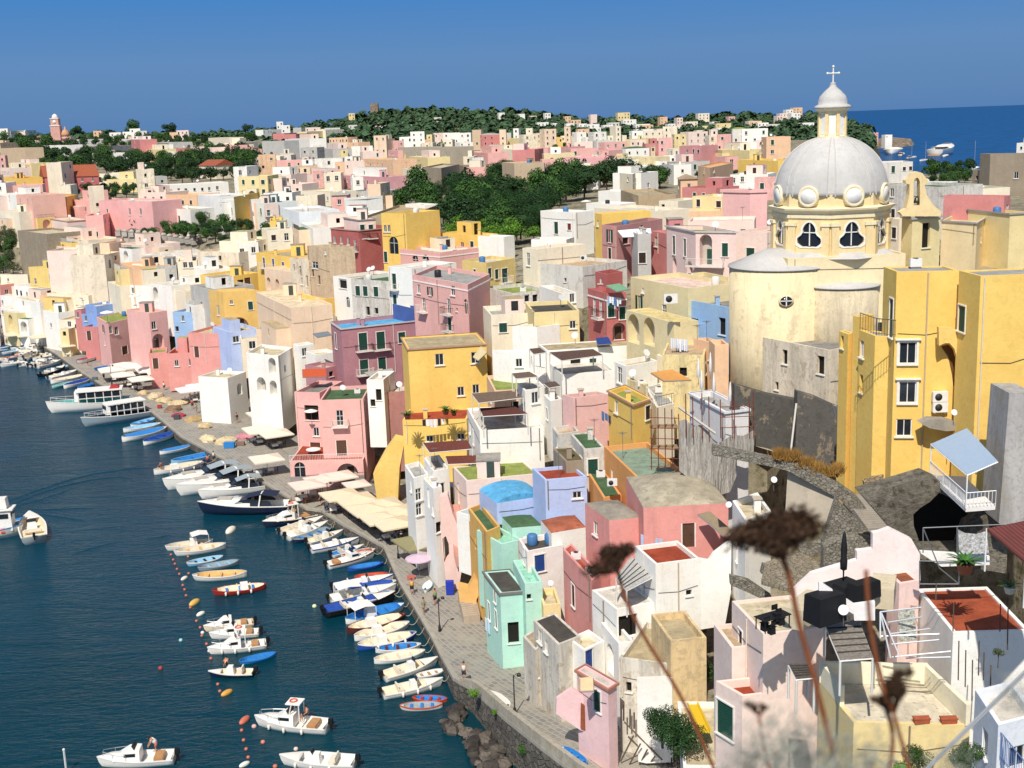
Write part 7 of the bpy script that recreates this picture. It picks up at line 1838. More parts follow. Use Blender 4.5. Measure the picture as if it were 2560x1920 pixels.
    # parapet along the raised quay walk
    S = [p for p in catmull(SH3, 3)]; S = [p for p in S if proj(p)[1] > 1700]; m = MB(); st = plaster('a39880',.7); N = len(S); vs = []
    for i, p in enumerate(S):
        d = (S[min(N-1,i+1)]-S[max(0,i-1)]); d.z = 0; d.normalize(); n = Vector((-d.y,d.x,0)); h = Vector((0,0,.95*min(1,i/4+.3)))
        vs += [p+n*.02, p+n*.4, p+n*.4+h, p+n*.02+h]
    m.add(vs, [(i*4+k, (i+1)*4+k, (i+1)*4+(k+1)%4, i*4+(k+1)%4) for i in range(N-1) for k in range(4)]+[(0,1,2,3)], st); tag(m.obj('parapet'), uniq('low stone parapet of the raised quay walk above the rocks'), 'wall')
    # rocks
    rm = rockmat()
    k = 0
    poly = [(1690,1120),(1860,1250),(2100,1460),(2260,1600),(2260,1760),(1980,1760),(1880,1600),(1800,1450),(1640,1330),(1590,1270)]
    for i in range(210):
        x, y = R.uniform(1590,2260), R.uniform(1110,1760)
        if not inpoly(x, y, poly): continue
        r = R.choice([.3,.35,.45,.55,.7,.85]); p = at_z(*tp('N',x,y), .1+R.uniform(-.2,.3)); b = MB(); b.ball((0,0,0), r, plain(R.choice(['5a534b','453f39','6a6157','38332f']),.95,0,'basalt',.35), 7, (1,R.uniform(.7,.95),R.uniform(.55,.8)), Matrix.Rotation(R.uniform(0,3),3,'Z') @ Matrix.Rotation(R.uniform(-.5,.5),3,'X'), .16); o = b.obj('boulder'); o.location = p; tag(o, 'rough grey boulder in the rock pile below the quay parapet', 'rock', 'boulders below the quay parapet'); k += 1
    # awnings, pergolas, laundry
    def sheet(t, pts, d, lab, col, name='awning', post=0, slope=1.0, tile=False, cat='awning', ribs=False):
        P = [tp(t,*q) for q in pts]; W = [at_y(*P[0], d), at_y(*P[1], d)]+[at_y(*P[2], d-slope), at_y(*P[3], d-slope)]
        if post:   # flat pergola at one height
            z = W[0].z; W = [W[0]]+[at_z(*q, z) for q in P[1:]]
        c = W[0].copy(); o = thing(name, uniq(lab), cat, c); m = MB(); mt = col if not isinstance(col, str) else (reedmat(col) if name == 'pergola' else plain(col,.8,0,'canvas',.08))
        Wl = [w-c for w in W]; m.add(Wl+[w-Vector((0,0,.06)) for w in Wl], [(0,1,2,3),(7,6,5,4)]+[(i,(i+1)%4,(i+1)%4+4,i+4) for i in range(4)], mt); m.obj('reed_cover' if name == 'pergola' else 'canvas', o)
        m = MB(); fm = plain('d8d4cc' if post else '777777',.5,0,'frame',.05)
        for i in range(4): m.tube([Wl[i]-Vector((0,0,.1)), Wl[(i+1)%4]-Vector((0,0,.1))], .05, fm, 4)
        if post:
            for i in range(4): m.tube([Wl[i]-Vector((0,0,.1)), Wl[i]-Vector((0,0,post))], .07, fm, 6)
        if ribs:
            for i in range(1,6): m.tube([Wl[0].lerp(Wl[1],i/6)+Vector((0,0,.04)), Wl[3].lerp(Wl[2],i/6)+Vector((0,0,.04))], .04, plain('3a3430',.7,0,'beam',0), 4)
        m.obj('frame', o); return o
    ky = lambda k: HS[k][1][1].y
    sheet('G', [(325,1108),(430,1176),(782,1128),(700,1080)], ky('pergola')+3, 'long brown reed pergola on the white terrace house', '5a4238', 'pergola', 2.3, cat='pergola')
    sheet('G', [(150,1078),(188,1120),(292,1105),(240,1068)], 137, 'small reed pergola left of the long one', '5a4438', 'pergola', 2.2, cat='pergola')
    sheet('G', [(0,1290),(35,1332),(222,1315),(150,1275)], 134, 'reed pergola over the white stepped house', '6a5648', 'pergola', 2.2, cat='pergola')
    sheet('G', [(275,1375),(322,1412),(416,1395),(372,1358)], 132, 'tiny reed pergola on the white cube terrace', '5a4840', 'pergola', 2.1, cat='pergola')
    yb = HS['wblock'][1][1].y
    sheet('F', [(1865,1118),(1925,1196),(2310,1150),(2212,1092)], yb+5, 'grey brown reed pergola, rear one on the blank white block', '6e5c4c', 'pergola', 2.4, cat='pergola')
    sheet('F', [(1935,1245),(1962,1312),(2345,1290),(2235,1228)], yb+2.5, 'dark red reed pergola, front one on the blank white block', '5c2f28', 'pergola', 2.4, cat='pergola')
    sheet('F', [(1445,1545),(1502,1625),(1868,1592),(1822,1520)], 134, 'long red brown reed pergola beside the plant terrace', '6a3428', 'pergola', 2.3, cat='pergola')
    sheet('J', [(1640,140),(1660,205),(1905,195),(1900,130)], 131, 'low red brown reed pergola under the long one', '6a3428', 'pergola', 2.1, cat='pergola')
    sheet('Q', [(490,405),(625,722),(905,700),(790,390)], 63, 'grey split reed pergola below the sandy terrace', '8d857a', 'pergola', 2.0, cat='pergola', ribs=True)
    sheet('Q', [(180,760),(245,885),(400,870),(345,757)], 61, 'dark slatted little roof beside the lemon stained house', '5d564e', 'pergola', 2.0, cat='pergola', ribs=True)
    sheet('K', [(900,1530),(990,1640),(1225,1520),(1030,1350)], 90, 'glazed pergola with black beams and cream blinds on the big white house', 'd9d2b8', 'pergola', 2.2, cat='pergola', ribs=True)
    sheet('F', [(400,908),(600,903),(612,968),(405,977)], HS['mauve'][1][1].y-1, 'rust orange awning below the glazed veranda', 'b8502c', slope=1.5)
    sheet('F', [(935,935),(1180,900),(1185,930),(990,972)], HS['mauve'][1][1].y-2, 'grey awning at the foot of the mauve house', '9a988c')
    sheet('F', [(490,600),(620,580),(655,610),(530,632)], HS['mauve'][1][0].y, 'slate grey awning left of the mauve house', '70767c')
    sheet('G', [(812,530),(930,512),(1005,560),(905,580)], ky('red')-.5, 'green striped awning on the red house terrace', '6f9a78', slope=1.6)
    sheet('C', [(912,1162),(1065,1148),(1088,1212),(958,1218)], ky('dusty')-.4, 'white striped awning of the dusty pink house', 'dfe3e6', slope=1.4)
    sheet('C', [(1065,1148),(1198,1142),(1205,1185),(1090,1190)], ky('dusty')-.2, 'second white striped awning of the dusty pink house', 'dfe3e6', slope=1.2)
    sheet('C', [(560,1105),(660,1098),(600,1160),(478,1168)], 222, 'pale grey awning right of the white house with the green door', 'b4bac0', slope=1.5)
    sheet('F', [(1875,800),(1945,708),(1995,760),(1920,832)], HS['amber'][1][1].y-1.2, 'folded sand coloured awning over the amber house balcony', 'c8b890', slope=.8)
    sheet('G', [(1200,1283),(1385,1255),(1545,1342),(1310,1352)], 110, 'orange shade cloth over the cream balcony house', 'd09450', slope=2.5)
    sheet('E', [(1980,155),(2075,125),(2120,135),(2030,175)], 262, 'blue striped awning, upper one of the yellow terrace house', '7c94c4', slope=1.2)
    sheet('E', [(1820,150),(1905,140),(1935,165),(1850,178)], 266, 'blue striped awning, left one beside the yellow terrace house', '8a9cc0', slope=1.2)
    sheet('G', [(725,985),(830,975),(862,1030),(740,1040)], 142, 'royal blue tarpaulin on the long brown roof', '26407e', slope=2)
    sheet('K', [(1605,985),(1710,960),(1895,1120),(1830,1170)], 95, 'brown lean-to roof with a white stripe beside the salmon terrace', '8a7a62', slope=2)
    sheet('O', [(590,880),(700,870),(705,985),(590,990)], HS['scallop'][1][1].y-.2, 'scalloped cream and tan awning of the pink quay house', 'd8b890', slope=.9)
    def laundry(t, x0, y0, x1, y1, n, h, cols, d, lab):
        a, b = at_y(*tp(t,x0,y0), d), at_y(*tp(t,x1,y1), d); o = thing('clothes_line', uniq(lab), 'laundry', a); m = MB(); L = (b-a); m.tube([(0,0,0), L*.5-Vector((0,0,.06)), L], .012, plain('cccccc',.6,0,'line',0), 4); m.obj('line', o); e = L.normalized(); 
        for i in range(n):
            p = L*((i+.5)/n); w = L.length/n*R.uniform(.35,.47); hh = h*R.uniform(.7,1.1); s = e*w; f = Vector((0,-.06,0)); m = MB(); zz = Vector((0,0,-hh)); m.add([p-s, p+f*.5, p+s, p+s*.9+zz, p+f+zz*1.02, p-s*.95+zz], [(0,1,4,5),(1,2,3,4)], plain(R.choice(cols),.9,0,'cotton',.05)); m.obj('cloth', o)
    yy = HS['amber'][1][0].y
    laundry('F',1435,1345,1665,1335,7,.95,['e8e8ea','d8dce4','c8b060','a0b080','2a2a2c'],HS['amber'][1][0].y-6.8,'washing line hanging from the plant terrace below the amber house')
    laundry('G',1370,985,1520,1000,8,1.3,['d8e0ee','c8d4ea','e8e8ee'],ky('bluehouse')-5,'pale blue washing line under the blue arched bay')
    laundry('K',1110,1160,1310,1205,5,1.4,['e8eef2','a8c0e0','c0dce4'],96,'washing on the terracotta roof terrace of the big white house')
    laundry('N',1975,350,2095,460,5,1.5,['d8e0ec','b8c8dc','e4e4e8'],HS['mint'][1][0].y-1.5,'striped washing on the mint quay house side')
    laundry('J',1830,620,1930,790,5,1.0,['e8e8e8','30343c','d8d8dc'],HS['ochre'][1][0].y-.5,'washing along the ochre house edge')
    laundry('K',770,90,890,160,4,.9,['4a6a9a','e0e0e0','303a50'],HS['lyel'][1][0].y-.6,'washing on the mossy yellow house balcony')
    laundry('G',820,625,945,640,6,1.0,['4a7ab0','e0e8f0','8ab0d8'],ky('red')-1.2,'blue striped washing on the red house terrace')
    # stairs and ramps beside the houses
    PW('J', '1190,0 1282,20 1240,240 1225,545 1045,525 1012,290 1110,110', 3, plaster('efbf4e',.25), 'buttress_wall', 'large smooth yellow sloping stair wall beside the pink quay house', y='g')
    ob, org, nrm, e = PW('J', '1590,490 1655,470 1700,640 1812,905 1750,1300 1640,1200 1600,880', 1.2, plaster('e8b8a8',.35), 'stair_house', 'pale pink outside stair wall with an archway beside the khaki parasol', y='g', hole='1612,850 1640,830 1665,900 1670,1010 1625,1060'); 
    yg = org.y; stairs(ob, at_y(*tp('J',1690,560), yg+2.2), at_y(*tp('J',1790,1010), yg-.3), 1.6, 26, plaster('d8927c',.3), 'steps')
    ob, org, nrm, e = PW('J', '1745,1270 1830,1290 1880,1190 1965,1250 1972,1505 1900,1510 1830,1535 1762,1425', 1.5, plaster('e8a84a',.2), 'stair_wall', 'ochre stair block with an arch beside the blue bin', y='g', hole='1905,1500 1905,1380 1930,1330 1958,1370 1960,1500')
    yg = org.y; stairs(ob, at_y(*tp('J',1815,1300), yg+1.2), at_y(*tp('J',1865,1525), yg-1.2), 1.7, 13, plaster('a8937a',.5), 'steps')
    PW('E', '1885,520 1985,600 1988,850 1930,835 1832,700 1835,640', 1.5, plaster('f0c04e',.2), 'stair_wall', 'bright yellow outside stair on the quay, right of the salmon terraces', y='g')
    PW('E', '435,640 475,560 540,470 575,460 580,560 500,580 440,660', 1.2, plaster('ecba50',.2), 'stair_wall', 'yellow curving stair rail behind the beach restaurant', y='g')
    PW('E', '1700,700 1850,720 1725,850 1690,850', 1, plaster('d98878',.3), 'stair_wall', 'salmon sloping stair wall below the cream roof canopy', y='g')
    PW('O', '385,1062 520,972 600,1030 825,1215 822,1432 588,1330 380,1190', .4, plaster('ecb8b4',.2), 'garage_wall', 'pink lower wall with a brick brown garage door at the quay walk', y=HS['scallop'][1][0].y-.6)
    g = PW('O', '595,1100 815,1230 815,1418 592,1318', .12, roofmat('9c5a3e','door'), 'garage_door', None, y=HS['scallop'][1][0].y-.74)[0]; tag(g, uniq('rust brown garage door in the pink lower wall'), 'door')
    # rails
    def railing(t, pts, d, lab, h=.9, col='dad6cf'):
        W = [at_y(*tp(t,x,y), dd) for (x,y), dd in zip(pts, d)]; o = thing('railing', uniq(lab), 'railing', W[0])
        for a, b in zip(W, W[1:]): rail(o, a-W[0], b-W[0], h, col, name='rail_panel')
    yp = HS['pinkq'][1][0].y
    railing('J', [(290,188),(930,170)], [yp-4.5,yp-4.5], 'white terrace railing of the pink quay house')
    railing('Q', [(1870,1430),(1965,1530),(2212,1850)], [54,52,48], 'thin blue handrail on the stepped white wall', 1.3, '6a86b8')
    railing('H', [(795,912),(935,962),(1100,975)], [86,85,85.5], 'thin dark terrace railing on the large yellow house', 1.2, '6a6048')
    railing('G', [(1160,1490),(1250,1585),(1400,1550)], [113,112,112], 'white railing of the balcony under the orange shade cloth', 1.0)
    railing('C', [(880,1005),(1180,1000)], [245,245], 'dark terrace railing of the cream terrace house', 1.0, '4a4540')
    railing('B', [(1345,1530),(1545,1520)], [200,200], 'rusty iron railing behind the rose pink roof', 1.6, '4a4038')
    railing('G', [(165,1200),(190,1290),(290,1310)], [138,136,136], 'white balcony railing of the small reed pergola')
    # scaffolding
    o = thing('scaffolding', uniq('rust red scaffolding with planks against the grey white house'), 'scaffolding', at_y(*tp('K',1320,600), 103)); m = MB(); rs = plain('7a3a2c',.7,.3,'rusty_steel',.2); L0 = o.location
    for d in (103,104.4):
        for x in (1200,1260,1320,1380,1440): m.tube([at_y(*tp('K',x,95+R.uniform(-30,30)), d)-L0, at_y(*tp('K',x+6,600), d)-L0], .045, rs, 5)
        for y in (150,240,330,420,500,575): m.tube([at_y(*tp('K',1190,y), d)-L0, at_y(*tp('K',1445,y+8), d)-L0], .035, rs, 5)
    m.obj('poles', o); m = MB()
    for y in (240,420): 
        a, b = at_y(*tp('K',1200,y), 103)-L0, at_y(*tp('K',1440,y+6), 103)-L0; c = (a+b)/2; m.box((c.x,c.y+.7,c.z), ((b-a).length,1.2,.06), plain('9a8060',.9,0,'plank',.15))
    m.obj('planks', o)
    o = thing('scaffolding', uniq('red pole scaffolding round the roof edge with white umbrellas'), 'scaffolding', at_y(*tp('K',1900,300), 101)); m = MB(); L0 = o.location
    for x in (1500,1560,1640,1700,1800,1900,1920,2050,2085): m.tube([at_y(*tp('K',x,-30+R.uniform(-40,40)), 101.5)-L0, at_y(*tp('K',x+4,330), 101)-L0], .045, rs, 5)
    for y in (60,150,240): m.tube([at_y(*tp('K',1800,y), 101)-L0, at_y(*tp('K',2090,y-12), 101)-L0], .035, rs, 5)
    m.tube([at_y(*tp('K',1440,60), 102)-L0, at_y(*tp('K',1760,290), 100.5)-L0], .12, plain('b8b2a8',.8,0,'plank',.1), 4); m.obj('poles', o)
    dm = drapemat()
    for ol, l, y, yw in (('1440,185 1500,165 1560,235 1625,215 1690,265 1752,375 1757,835 1665,790 1570,735 1505,660 1445,610','broad grey dust sheet hanging from the scaffolding',101.2,-12),('1757,385 1830,350 1925,292 1938,660 1885,795 1765,832','narrow grey dust sheet on the scaffolding corner',100.6,16),('1925,305 2000,310 2092,262 2088,470 1990,502 1930,498','short grey dust sheet right of the corner sheet',101,4)):
        PW('K', ol, .06, dm, 'dust_sheet', l, 'dust sheet', y=y, yaw=yw)
    for x, y in ((1612,1320),(1640,1420),(1745,1440),(1885,1520),(1715,1270)):
        p = at_y(*tp('G',x,y+70), 106); o = thing('closed_umbrella', 'closed white umbrella on the scaffolded roof', 'parasol', p, 0, 'closed white umbrellas on the scaffolded roof'); m = MB(); m.lathe([(.03,0),(.03,.6),(.17,.75),(.12,1.6),(.05,2.3),(.02,2.4)], (0,0,0), plain('e9e7e4',.8,0,'canvas',.05), 8); m.obj('canopy', o)
def reedmat(h):
    k = ('reed', h)
    if k in MC: return MC[k]
    m, nt, b = newmat('reed_'+h); c = hexc(h); n = noise(nt, 5, 6, .8, wpos(nt, 1, 6, 1)); nt.links.new(mixrgb(nt, ramp(nt, n, .4, .6), tuple(x*.45 for x in c), tuple(min(.8,x*1.9) for x in c)), b.inputs['Base Color']); b.inputs['Roughness'].default_value = 1; bump(nt, b, n, 1, .08); MC[k] = m; return m
def drapemat():
    m, nt, b = newmat('dust_sheet'); n = noise(nt, 1.2, 4, .6, wpos(nt, 2.2, 2.2, .25), 1); nt.links.new(mixrgb(nt, ramp(nt, n, .35, .7), hexc('a39d94'), hexc('c4beb5')), b.inputs['Base Color']); b.inputs['Roughness'].default_value = .9; bump(nt, b, n, 1, .6); return m
def foreground():
    R = random.Random(77); stem = plain('8a5030',.8,0,'dry_stem',.15,.2,40); hd = leafmat('3a281a','dry_seed',.55); D = 1.4
    def path(pts, d): return [at_y(u, v, d) for u, v in pts]
    def smooth(P):
        out = []
        for i in range(len(P)-1):
            p0, p1, p2, p3 = P[max(0,i-1)], P[i], P[i+1], P[min(len(P)-1,i+2)]
            for j in range(5):
                t = j/5; out.append(.5*((2*p1)+(-p0+p2)*t+(2*p0-5*p1+4*p2-p3)*t*t+(-p0+3*p1-3*p2+p3)*t**3))
        return out+[P[-1]]
    def umbel(label, stems, c, w, tilt, d, dens=1.0, wid=.0034, hgt=.32, lumps=26):
        P = smooth(path(stems, d)); o = thing('dried_flower', uniq(label), 'dried flower', P[-1], 0, None); m = MB(); m.tube([p-P[-1] for p in P], wid, stem, 8); m.obj('stem', o)
        ctr = at_y(c[0], c[1], d); r = w/2*d/F; top = P[0]; M = Matrix.Rotation(math.radians(tilt), 3, 'Y'); rays = MB(); V = []; Fc = []
        for i in range(lumps):
            a = R.uniform(0, 6.28); q = math.sqrt(R.random()); tip = ctr+M @ Vector((math.cos(a)*q*r, math.sin(a)*q*r*.8, (1-q*q)*r*hgt*.3+R.uniform(-.1,.1)*r)); rays.tube([top-P[-1], (top.lerp(tip,.5)+Vector((0,0,-r*.12)))-P[-1], tip-P[-1]], .0009, stem, 4)
            for k in range(int(210*dens)):
                e = tip+M @ Vector((R.gauss(0,1)*r*.15, R.gauss(0,1)*r*.15, R.gauss(-.25,.6)*r*.16)); n = Vector((R.gauss(0,1),R.gauss(0,1),R.gauss(0,1))).normalized(); x = n.orthogonal().normalized(); y = n.cross(x); s = r*R.uniform(.03,.075); kk = len(V); V += [e-x*s-P[-1], e+y*s*.7-P[-1], e+x*s-P[-1], e-y*s*.7-P[-1]]; Fc.append((kk,kk+1,kk+2,kk+3))
        rays.obj('rays', o); me = bpy.data.meshes.new('seed_head'); me.from_pydata([tuple(v) for v in V], [], Fc); me.materials.append(hd); link('seed_head', me, o)
    umbel('largest blurred brown dried flower head, in front of the beige wall', [(1958,1400),(1975,1450),(1998,1560),(2042,1720),(2096,1940)], (1945,1330), 235, -8, D)
    umbel('blurred brown dried flower head tilted before the salmon house', [(1545,1430),(1565,1500),(1610,1590),(1690,1720),(1745,1830),(1795,1945)], (1522,1395), 130, -28, 1.7, .9, .0028)
    umbel('curled brown dried flower head over the cream roof terrace', [(2236,1790),(2250,1840),(2280,1945)], (2245,1715), 105, -50, 1.3, 1.1, .0024, .9)
    umbel('second dark clump beside the curled dried flower head', [(2215,1770),(2232,1840),(2222,1945)], (2205,1760), 70, 30, 1.32, .8, .0028, .9, 14)
    umbel('tiny blurred brown seed head near the bottom', [(1898,1790),(1905,1850),(1930,1945)], (1893,1762), 62, 10, 1.2, .6, .0016, .5, 10)
    P = smooth(path([(2165,1425),(2170,1500),(2178,1580),(2198,1680),(2218,1760)], 1.3)); m = MB(); m.tube([p-P[0] for p in P], .0026, stem, 8); o = m.obj('stem'); o.location = P[0]; tag(o, uniq('bare dry stem rising above the curled flower head'), 'stem')
    gl = leafmat('8e9084','grey_leaf',.35)
    for i, (u, v, w, d) in enumerate(((1900,1880,110,.9),(2000,1850,100,.95),(1950,1930,150,.85),(2100,1915,110,.9),(2190,1900,90,1.0),(2380,1930,90,.9),(2540,1740,60,.9),(2080,1960,160,.8),(1860,1935,90,.9))):
        c = at_y(u, v, d); r = w*d/F; V = []; Fc = []
        for k in range(420):
            e = Vector((R.gauss(0,.42),R.gauss(0,.42),R.gauss(0,.42)))*r; n = Vector((R.gauss(0,1),R.gauss(0,1),R.gauss(0,1))).normalized(); x = n.orthogonal().normalized(); y = n.cross(x); s = r*R.uniform(.05,.14); kk = len(V); V += [e-x*s, e+y*s*.25, e+x*s, e-y*s*.25]; Fc.append((kk,kk+1,kk+2,kk+3))
        me = bpy.data.meshes.new('sprig'); me.from_pydata([tuple(v) for v in V], [], Fc); me.materials.append(gl); o = link('grey_sprig', me); o.location = c; tag(o, 'out of focus grey green sprig at the bottom edge', 'plant', 'blurred grey sprigs at the bottom edge')
    m = MB(); cm = plain('a4a6a8',.5,.3,'cable',.05)
    for k in (0,1): a, b = at_y(2600, 1640+k*9, 4.2), at_y(2290, 1945+k*6, 4.0); m.tube([a-a*0, b], .0045, cm, 6)
    tag(m.obj('cable'), uniq('grey twin cable crossing the bottom right corner'), 'cable')
def near_props():
    R = random.Random(4)
    def at(t, x, y, d): return at_y(*tp(t,x,y), d)
    bk = plain('17171a',.7,0,'black_cover',.2)
    def boxy(name, t, x, y, d, s, mat, label, cat, rz=.4, taper=.95, z=0):
        p = at(t,x,y,d); m = MB(); m.box((0,0,s[2]/2), s, mat, None, taper); m.box((0,0,s[2]+.02), (s[0]*.9,s[1]*.9,.05), mat); o = m.obj(name); o.location = p; o.rotation_euler = (0,0,rz); tag(o, uniq(label), cat); return o
    boxy('covered_barbecue','Q',490,385,61.5,(1.9,1.3,1.5),bk,'large black covered barbecue on the sandy terrace','barbecue',.5)
    boxy('covered_bench','Q',825,190,64.5,(1.9,.8,.95),bk,'black covered bench right of the closed black umbrella','bench',.5)
    boxy('covered_table','Q',660,180,65,(1.0,1.0,.7),bk,'small black covered table on the sandy terrace','table',.5)
    boxy('padded_bench','Q',625,110,67,(2.2,1.2,.35),bk,'black padded seat round the closed umbrella','seat',.5)
    o = thing('closed_umbrella', uniq('closed black umbrella standing on the sandy terrace'), 'parasol', at('L',650,1600,67)); m = MB(); m.lathe([(.04,0),(.05,.9),(.2,1.0),(.22,1.5),(.17,1.7),(.2,2.2),(.1,3.1),(.02,3.3)], (0,0,0), bk, 10); m.obj('canopy', o)
    # table with chairs on the pink terrace
    T = thing('table', uniq('black folding table with chairs on the pink house terrace'), 'table', at('Q',40,450,63), .5); m = MB(); m.box((0,0,.74), (1.9,.9,.05), bk); m.obj('table_top', T)
    for x in (-.85,.85):
        for y in (-.38,.38): m = MB(); m.box((x,y,.36), (.05,.05,.7), bk); m.obj('leg', T)
    for i, (x, y, rz) in enumerate(((-30,470,0.5),(30,500,.5),(75,385,3.6),(110,420,3.6))):
        c = thing('chair', 'black folding chair at the terrace table', 'chair', at('Q',x,y,62.8), rz, 'black chairs at the terrace table'); m = MB(); m.box((0,0,.45),(.4,.4,.04),bk); m.obj('seat', c); m = MB(); m.box((0,-.2,.72),(.4,.04,.3),bk); m.obj('backrest', c); m = MB(); m.box((0,0,.22),(.34,.34,.42),bk,None,.9); m.obj('leg', c)
    # potted cycads
    def cycad(t, x, y, d, r, label, pot='a8644a', cyc=26):
        o = thing('potted_palm', uniq(label), 'plant', at(t,x,y,d)); m = MB(); m.lathe([(r*.28,0),(r*.42,r*.5),(r*.46,r*.52),(r*.42,r*.5),(.02,r*.48)], (0,0,0), plain(pot,.8,0,'terracotta',.15), 14); m.obj('pot', o); V = []; Fc = []
        for i in range(cyc):
            a = 6.28*i/cyc+R.uniform(-.1,.1); el = R.uniform(.3,1.2); dr = Vector((math.cos(a),math.sin(a),0)); pv = None
            for k in range(8):
                f = k/7; p = Vector((0,0,r*.5))+dr*r*f*math.cos(el*(1-f*.7))*.95+Vector((0,0,r*math.sin(el)*f*(1-.55*f))); s = Vector((-dr.y,dr.x,0))*r*.11*(1-f*.75)
                kk = len(V); V += [p-s, p+s]; 
                if k: Fc.append((kk-2,kk-1,kk+1,kk))
        me = bpy.data.meshes.new('fronds'); me.from_pydata([tuple(v) for v in V], [], Fc); me.materials.append(leafmat('3c6a28')); link('fronds', me, o)
    cycad('L',1700,1500,64,1.15,'large potted palm on the terracotta roof terrace')
    cycad('Q',2085,150,58,.7,'white bowl planter with a dry plant at the right edge','ded6c8',12)
    cycad('F',1310,1340,145,1.0,'potted palm at the left corner of the plant terrace'); cycad('F',1640,1300,145,1.05,'potted palm in the middle of the plant terrace'); cycad('F',1710,1310,145,.85,'smaller potted palm right of the middle one')
    cycad('K',1460,1230,97,.9,'leafy potted shrub beside the salmon terrace door','b86a4a',18)
    # terracotta troughs
    for x, l in ((1325,'left terracotta flower trough on the cream roof terrace'),(1560,'right terracotta flower trough on the cream roof terrace')):
        zr = HS['troughs'][3]; p = at_z(*tp('Q',x,1270), zr); m = MB(); tm = plain('a8583a',.85,0,'terracotta',.2); 
        m.box((0,0,.16), (.78,.3,.32), tm, None, 1.1)
        m.box((0,-.17,.3), (.9,.04,.07), tm); m.box((0,.17,.3), (.9,.04,.07), tm); o = m.obj('trough'); o.location = p; tag(o, uniq(l), 'planter')
    # stair flights on the pink terraces
    o = thing('terrace_steps', uniq('short sandy steps beside the large black barbecue'), 'steps', at('Q',320,170,66)); stairs(o, at('Q',420,130,66.5), at('Q',215,285,64), 1.2, 8, plaster('c8b48e',.4))
    o = thing('terrace_steps', uniq('sandy steps left of the small pink shed'), 'steps', at('L',1000,1540,66)); stairs(o, at('L',1010,1500,67), at('L',985,1640,65), 1.3, 6, plaster('c8b48e',.4))
    PW('Q','440,60 470,70 745,250 925,225 925,385 745,385 740,330 440,160',.3,plaster('ece2de',.08),'parapet','white pink parapet right of the black barbecue',y=61.5,yaw=-8)
    PW('L','1320,1325 1500,1440 1915,1425 1915,1350 1650,1330 1320,1310',.3,plaster('efe6da',.1),'parapet','cream parapet behind the potted palm',y=66.5)
    PW('L','1645,1120 1700,1150 1800,1160 1890,1135 1910,1340 1650,1330',.05,reedmat('c8c4b8'),'reed_screen','pale reed screen hanging on the steel pergola frame','screen',y=66)
    PL, zr = HS['troughs'][1], HS['troughs'][3]; ym = plaster('ecdcb4',.35)
    def wallbox(a, b, h, t, lab):
        e = (b-a).normalized(); n = Vector((-e.y,e.x))*t; m = MB(); q = [a, b, b+n, a+n]; c = a
        m.add([(v.x-c.x,v.y-c.y,z) for z in (0,h) for v in q], [(4,5,6,7),(0,1,5,4),(1,2,6,5),(2,3,7,6),(3,0,4,7)], ym); o = m.obj('parapet'); o.location = (c.x,c.y,zr-.02); tag(o, uniq(lab), 'wall')
    wallbox(PL[3], PL[0], 1.25, .25, 'back parapet of the cream roof terrace'); wallbox(PL[2], PL[3].lerp(PL[2],.02), 1.2, .25, 'right parapet of the cream roof terrace'); wallbox(PL[0], PL[0].lerp(PL[1],.62), 1.2, .25, 'left parapet of the cream roof terrace')
    PW('K','1622,1378 1700,1392 1742,1330 1870,1232 1897,1230 1892,1660 1840,1950 1622,1985',.5,plaster('eee6da',.15),'terrace_wall','tall white side wall rising right of the terracotta roof terrace',y=HS['bigwhite'][1][2].y+.1)
    # dishes, air conditioners on the yellow building
    def dish(t, x, y, d, r, label, c='e6e6e6'):
        r *= .55; m = MB(); m.lathe([(.02,0),(r*.7,r*.14),(r,r*.36),(r*1.01,r*.4)], (0,0,0), plain(desat(c,1,-.1) if c == 'e6e6e6' else c,.5,0,'dish',.05), 16, False); Mx = Matrix.Rotation(R.uniform(-.5,.2),3,'Z') @ Matrix.Rotation(math.radians(62),3,'X'); m.v = [tuple(Mx @ Vector(p)) for p in m.v]; m.tube([(0,0,-.9),(0,.1,0)], .03, plain('777777',.5,.6,'metal',0), 5); o = m.obj('satellite_dish'); o.location = at(t,x,y,d); tag(o, uniq(label), 'satellite dish')
    dish('Q',655,295,61,.5,'white satellite dish behind the black barbecue'); dish('K',1875,905,94,.45,'white satellite dish above the brown lean-to'); dish('L',50,690,92,.45,'white satellite dish beside the dry grass wall'); dish('O',1160,790,87,.45,'white satellite dish above the green door'); dish('H',1605,1630,83,.4,'white satellite dish on the yellow house'); dish('G',545,965,140,.7,'large white satellite dish by the pale yellow house'); dish('O',335,60,104,.45,'white satellite dish on the lemon block'); dish('O',1830,1160,72,.4,'white satellite dish on the lower pink house side'); dish('K',390,930,117,.5,'pale green dish on the light blue house roof','cfe0c8'); dish('K',490,915,117,.45,'white dish on the light blue house roof')
    def ac(t, x, y, d, label, s=1):
        m = MB(); w = plain('e6e4de',.5,0,'ac',.05); m.box((0,0,0), (.9*s,.35,.62*s), w); m.lathe([(.22*s,0),(.22*s,.02)], (0,0,0), plain('333333',.6,0,'fan',0), 14); m.v[-28:] = [(x_-.12*s,-z_-.18,y_) for x_,y_,z_ in m.v[-28:]]; m.box((-.3*s,.05,-.36*s),(.05,.3,.1),w); m.box((.3*s,.05,-.36*s),(.05,.3,.1),w); o = m.obj('air_conditioner'); o.location = at(t,x,y,d); tag(o, uniq(label), 'air conditioner')
    yb = HS['yellow'][1]; yf = min(p.y for p in yb)
    def on_wall(t, x, y, a, b, off=.25):
        r = seg_ray(a, b, *tp(t,x,y)); e = (b-a).normalized(); q = a+e*r[0]; n = Vector((e.y,-e.x)); return Vector((q.x+n.x*off, q.y+n.y*off, r[1])).y
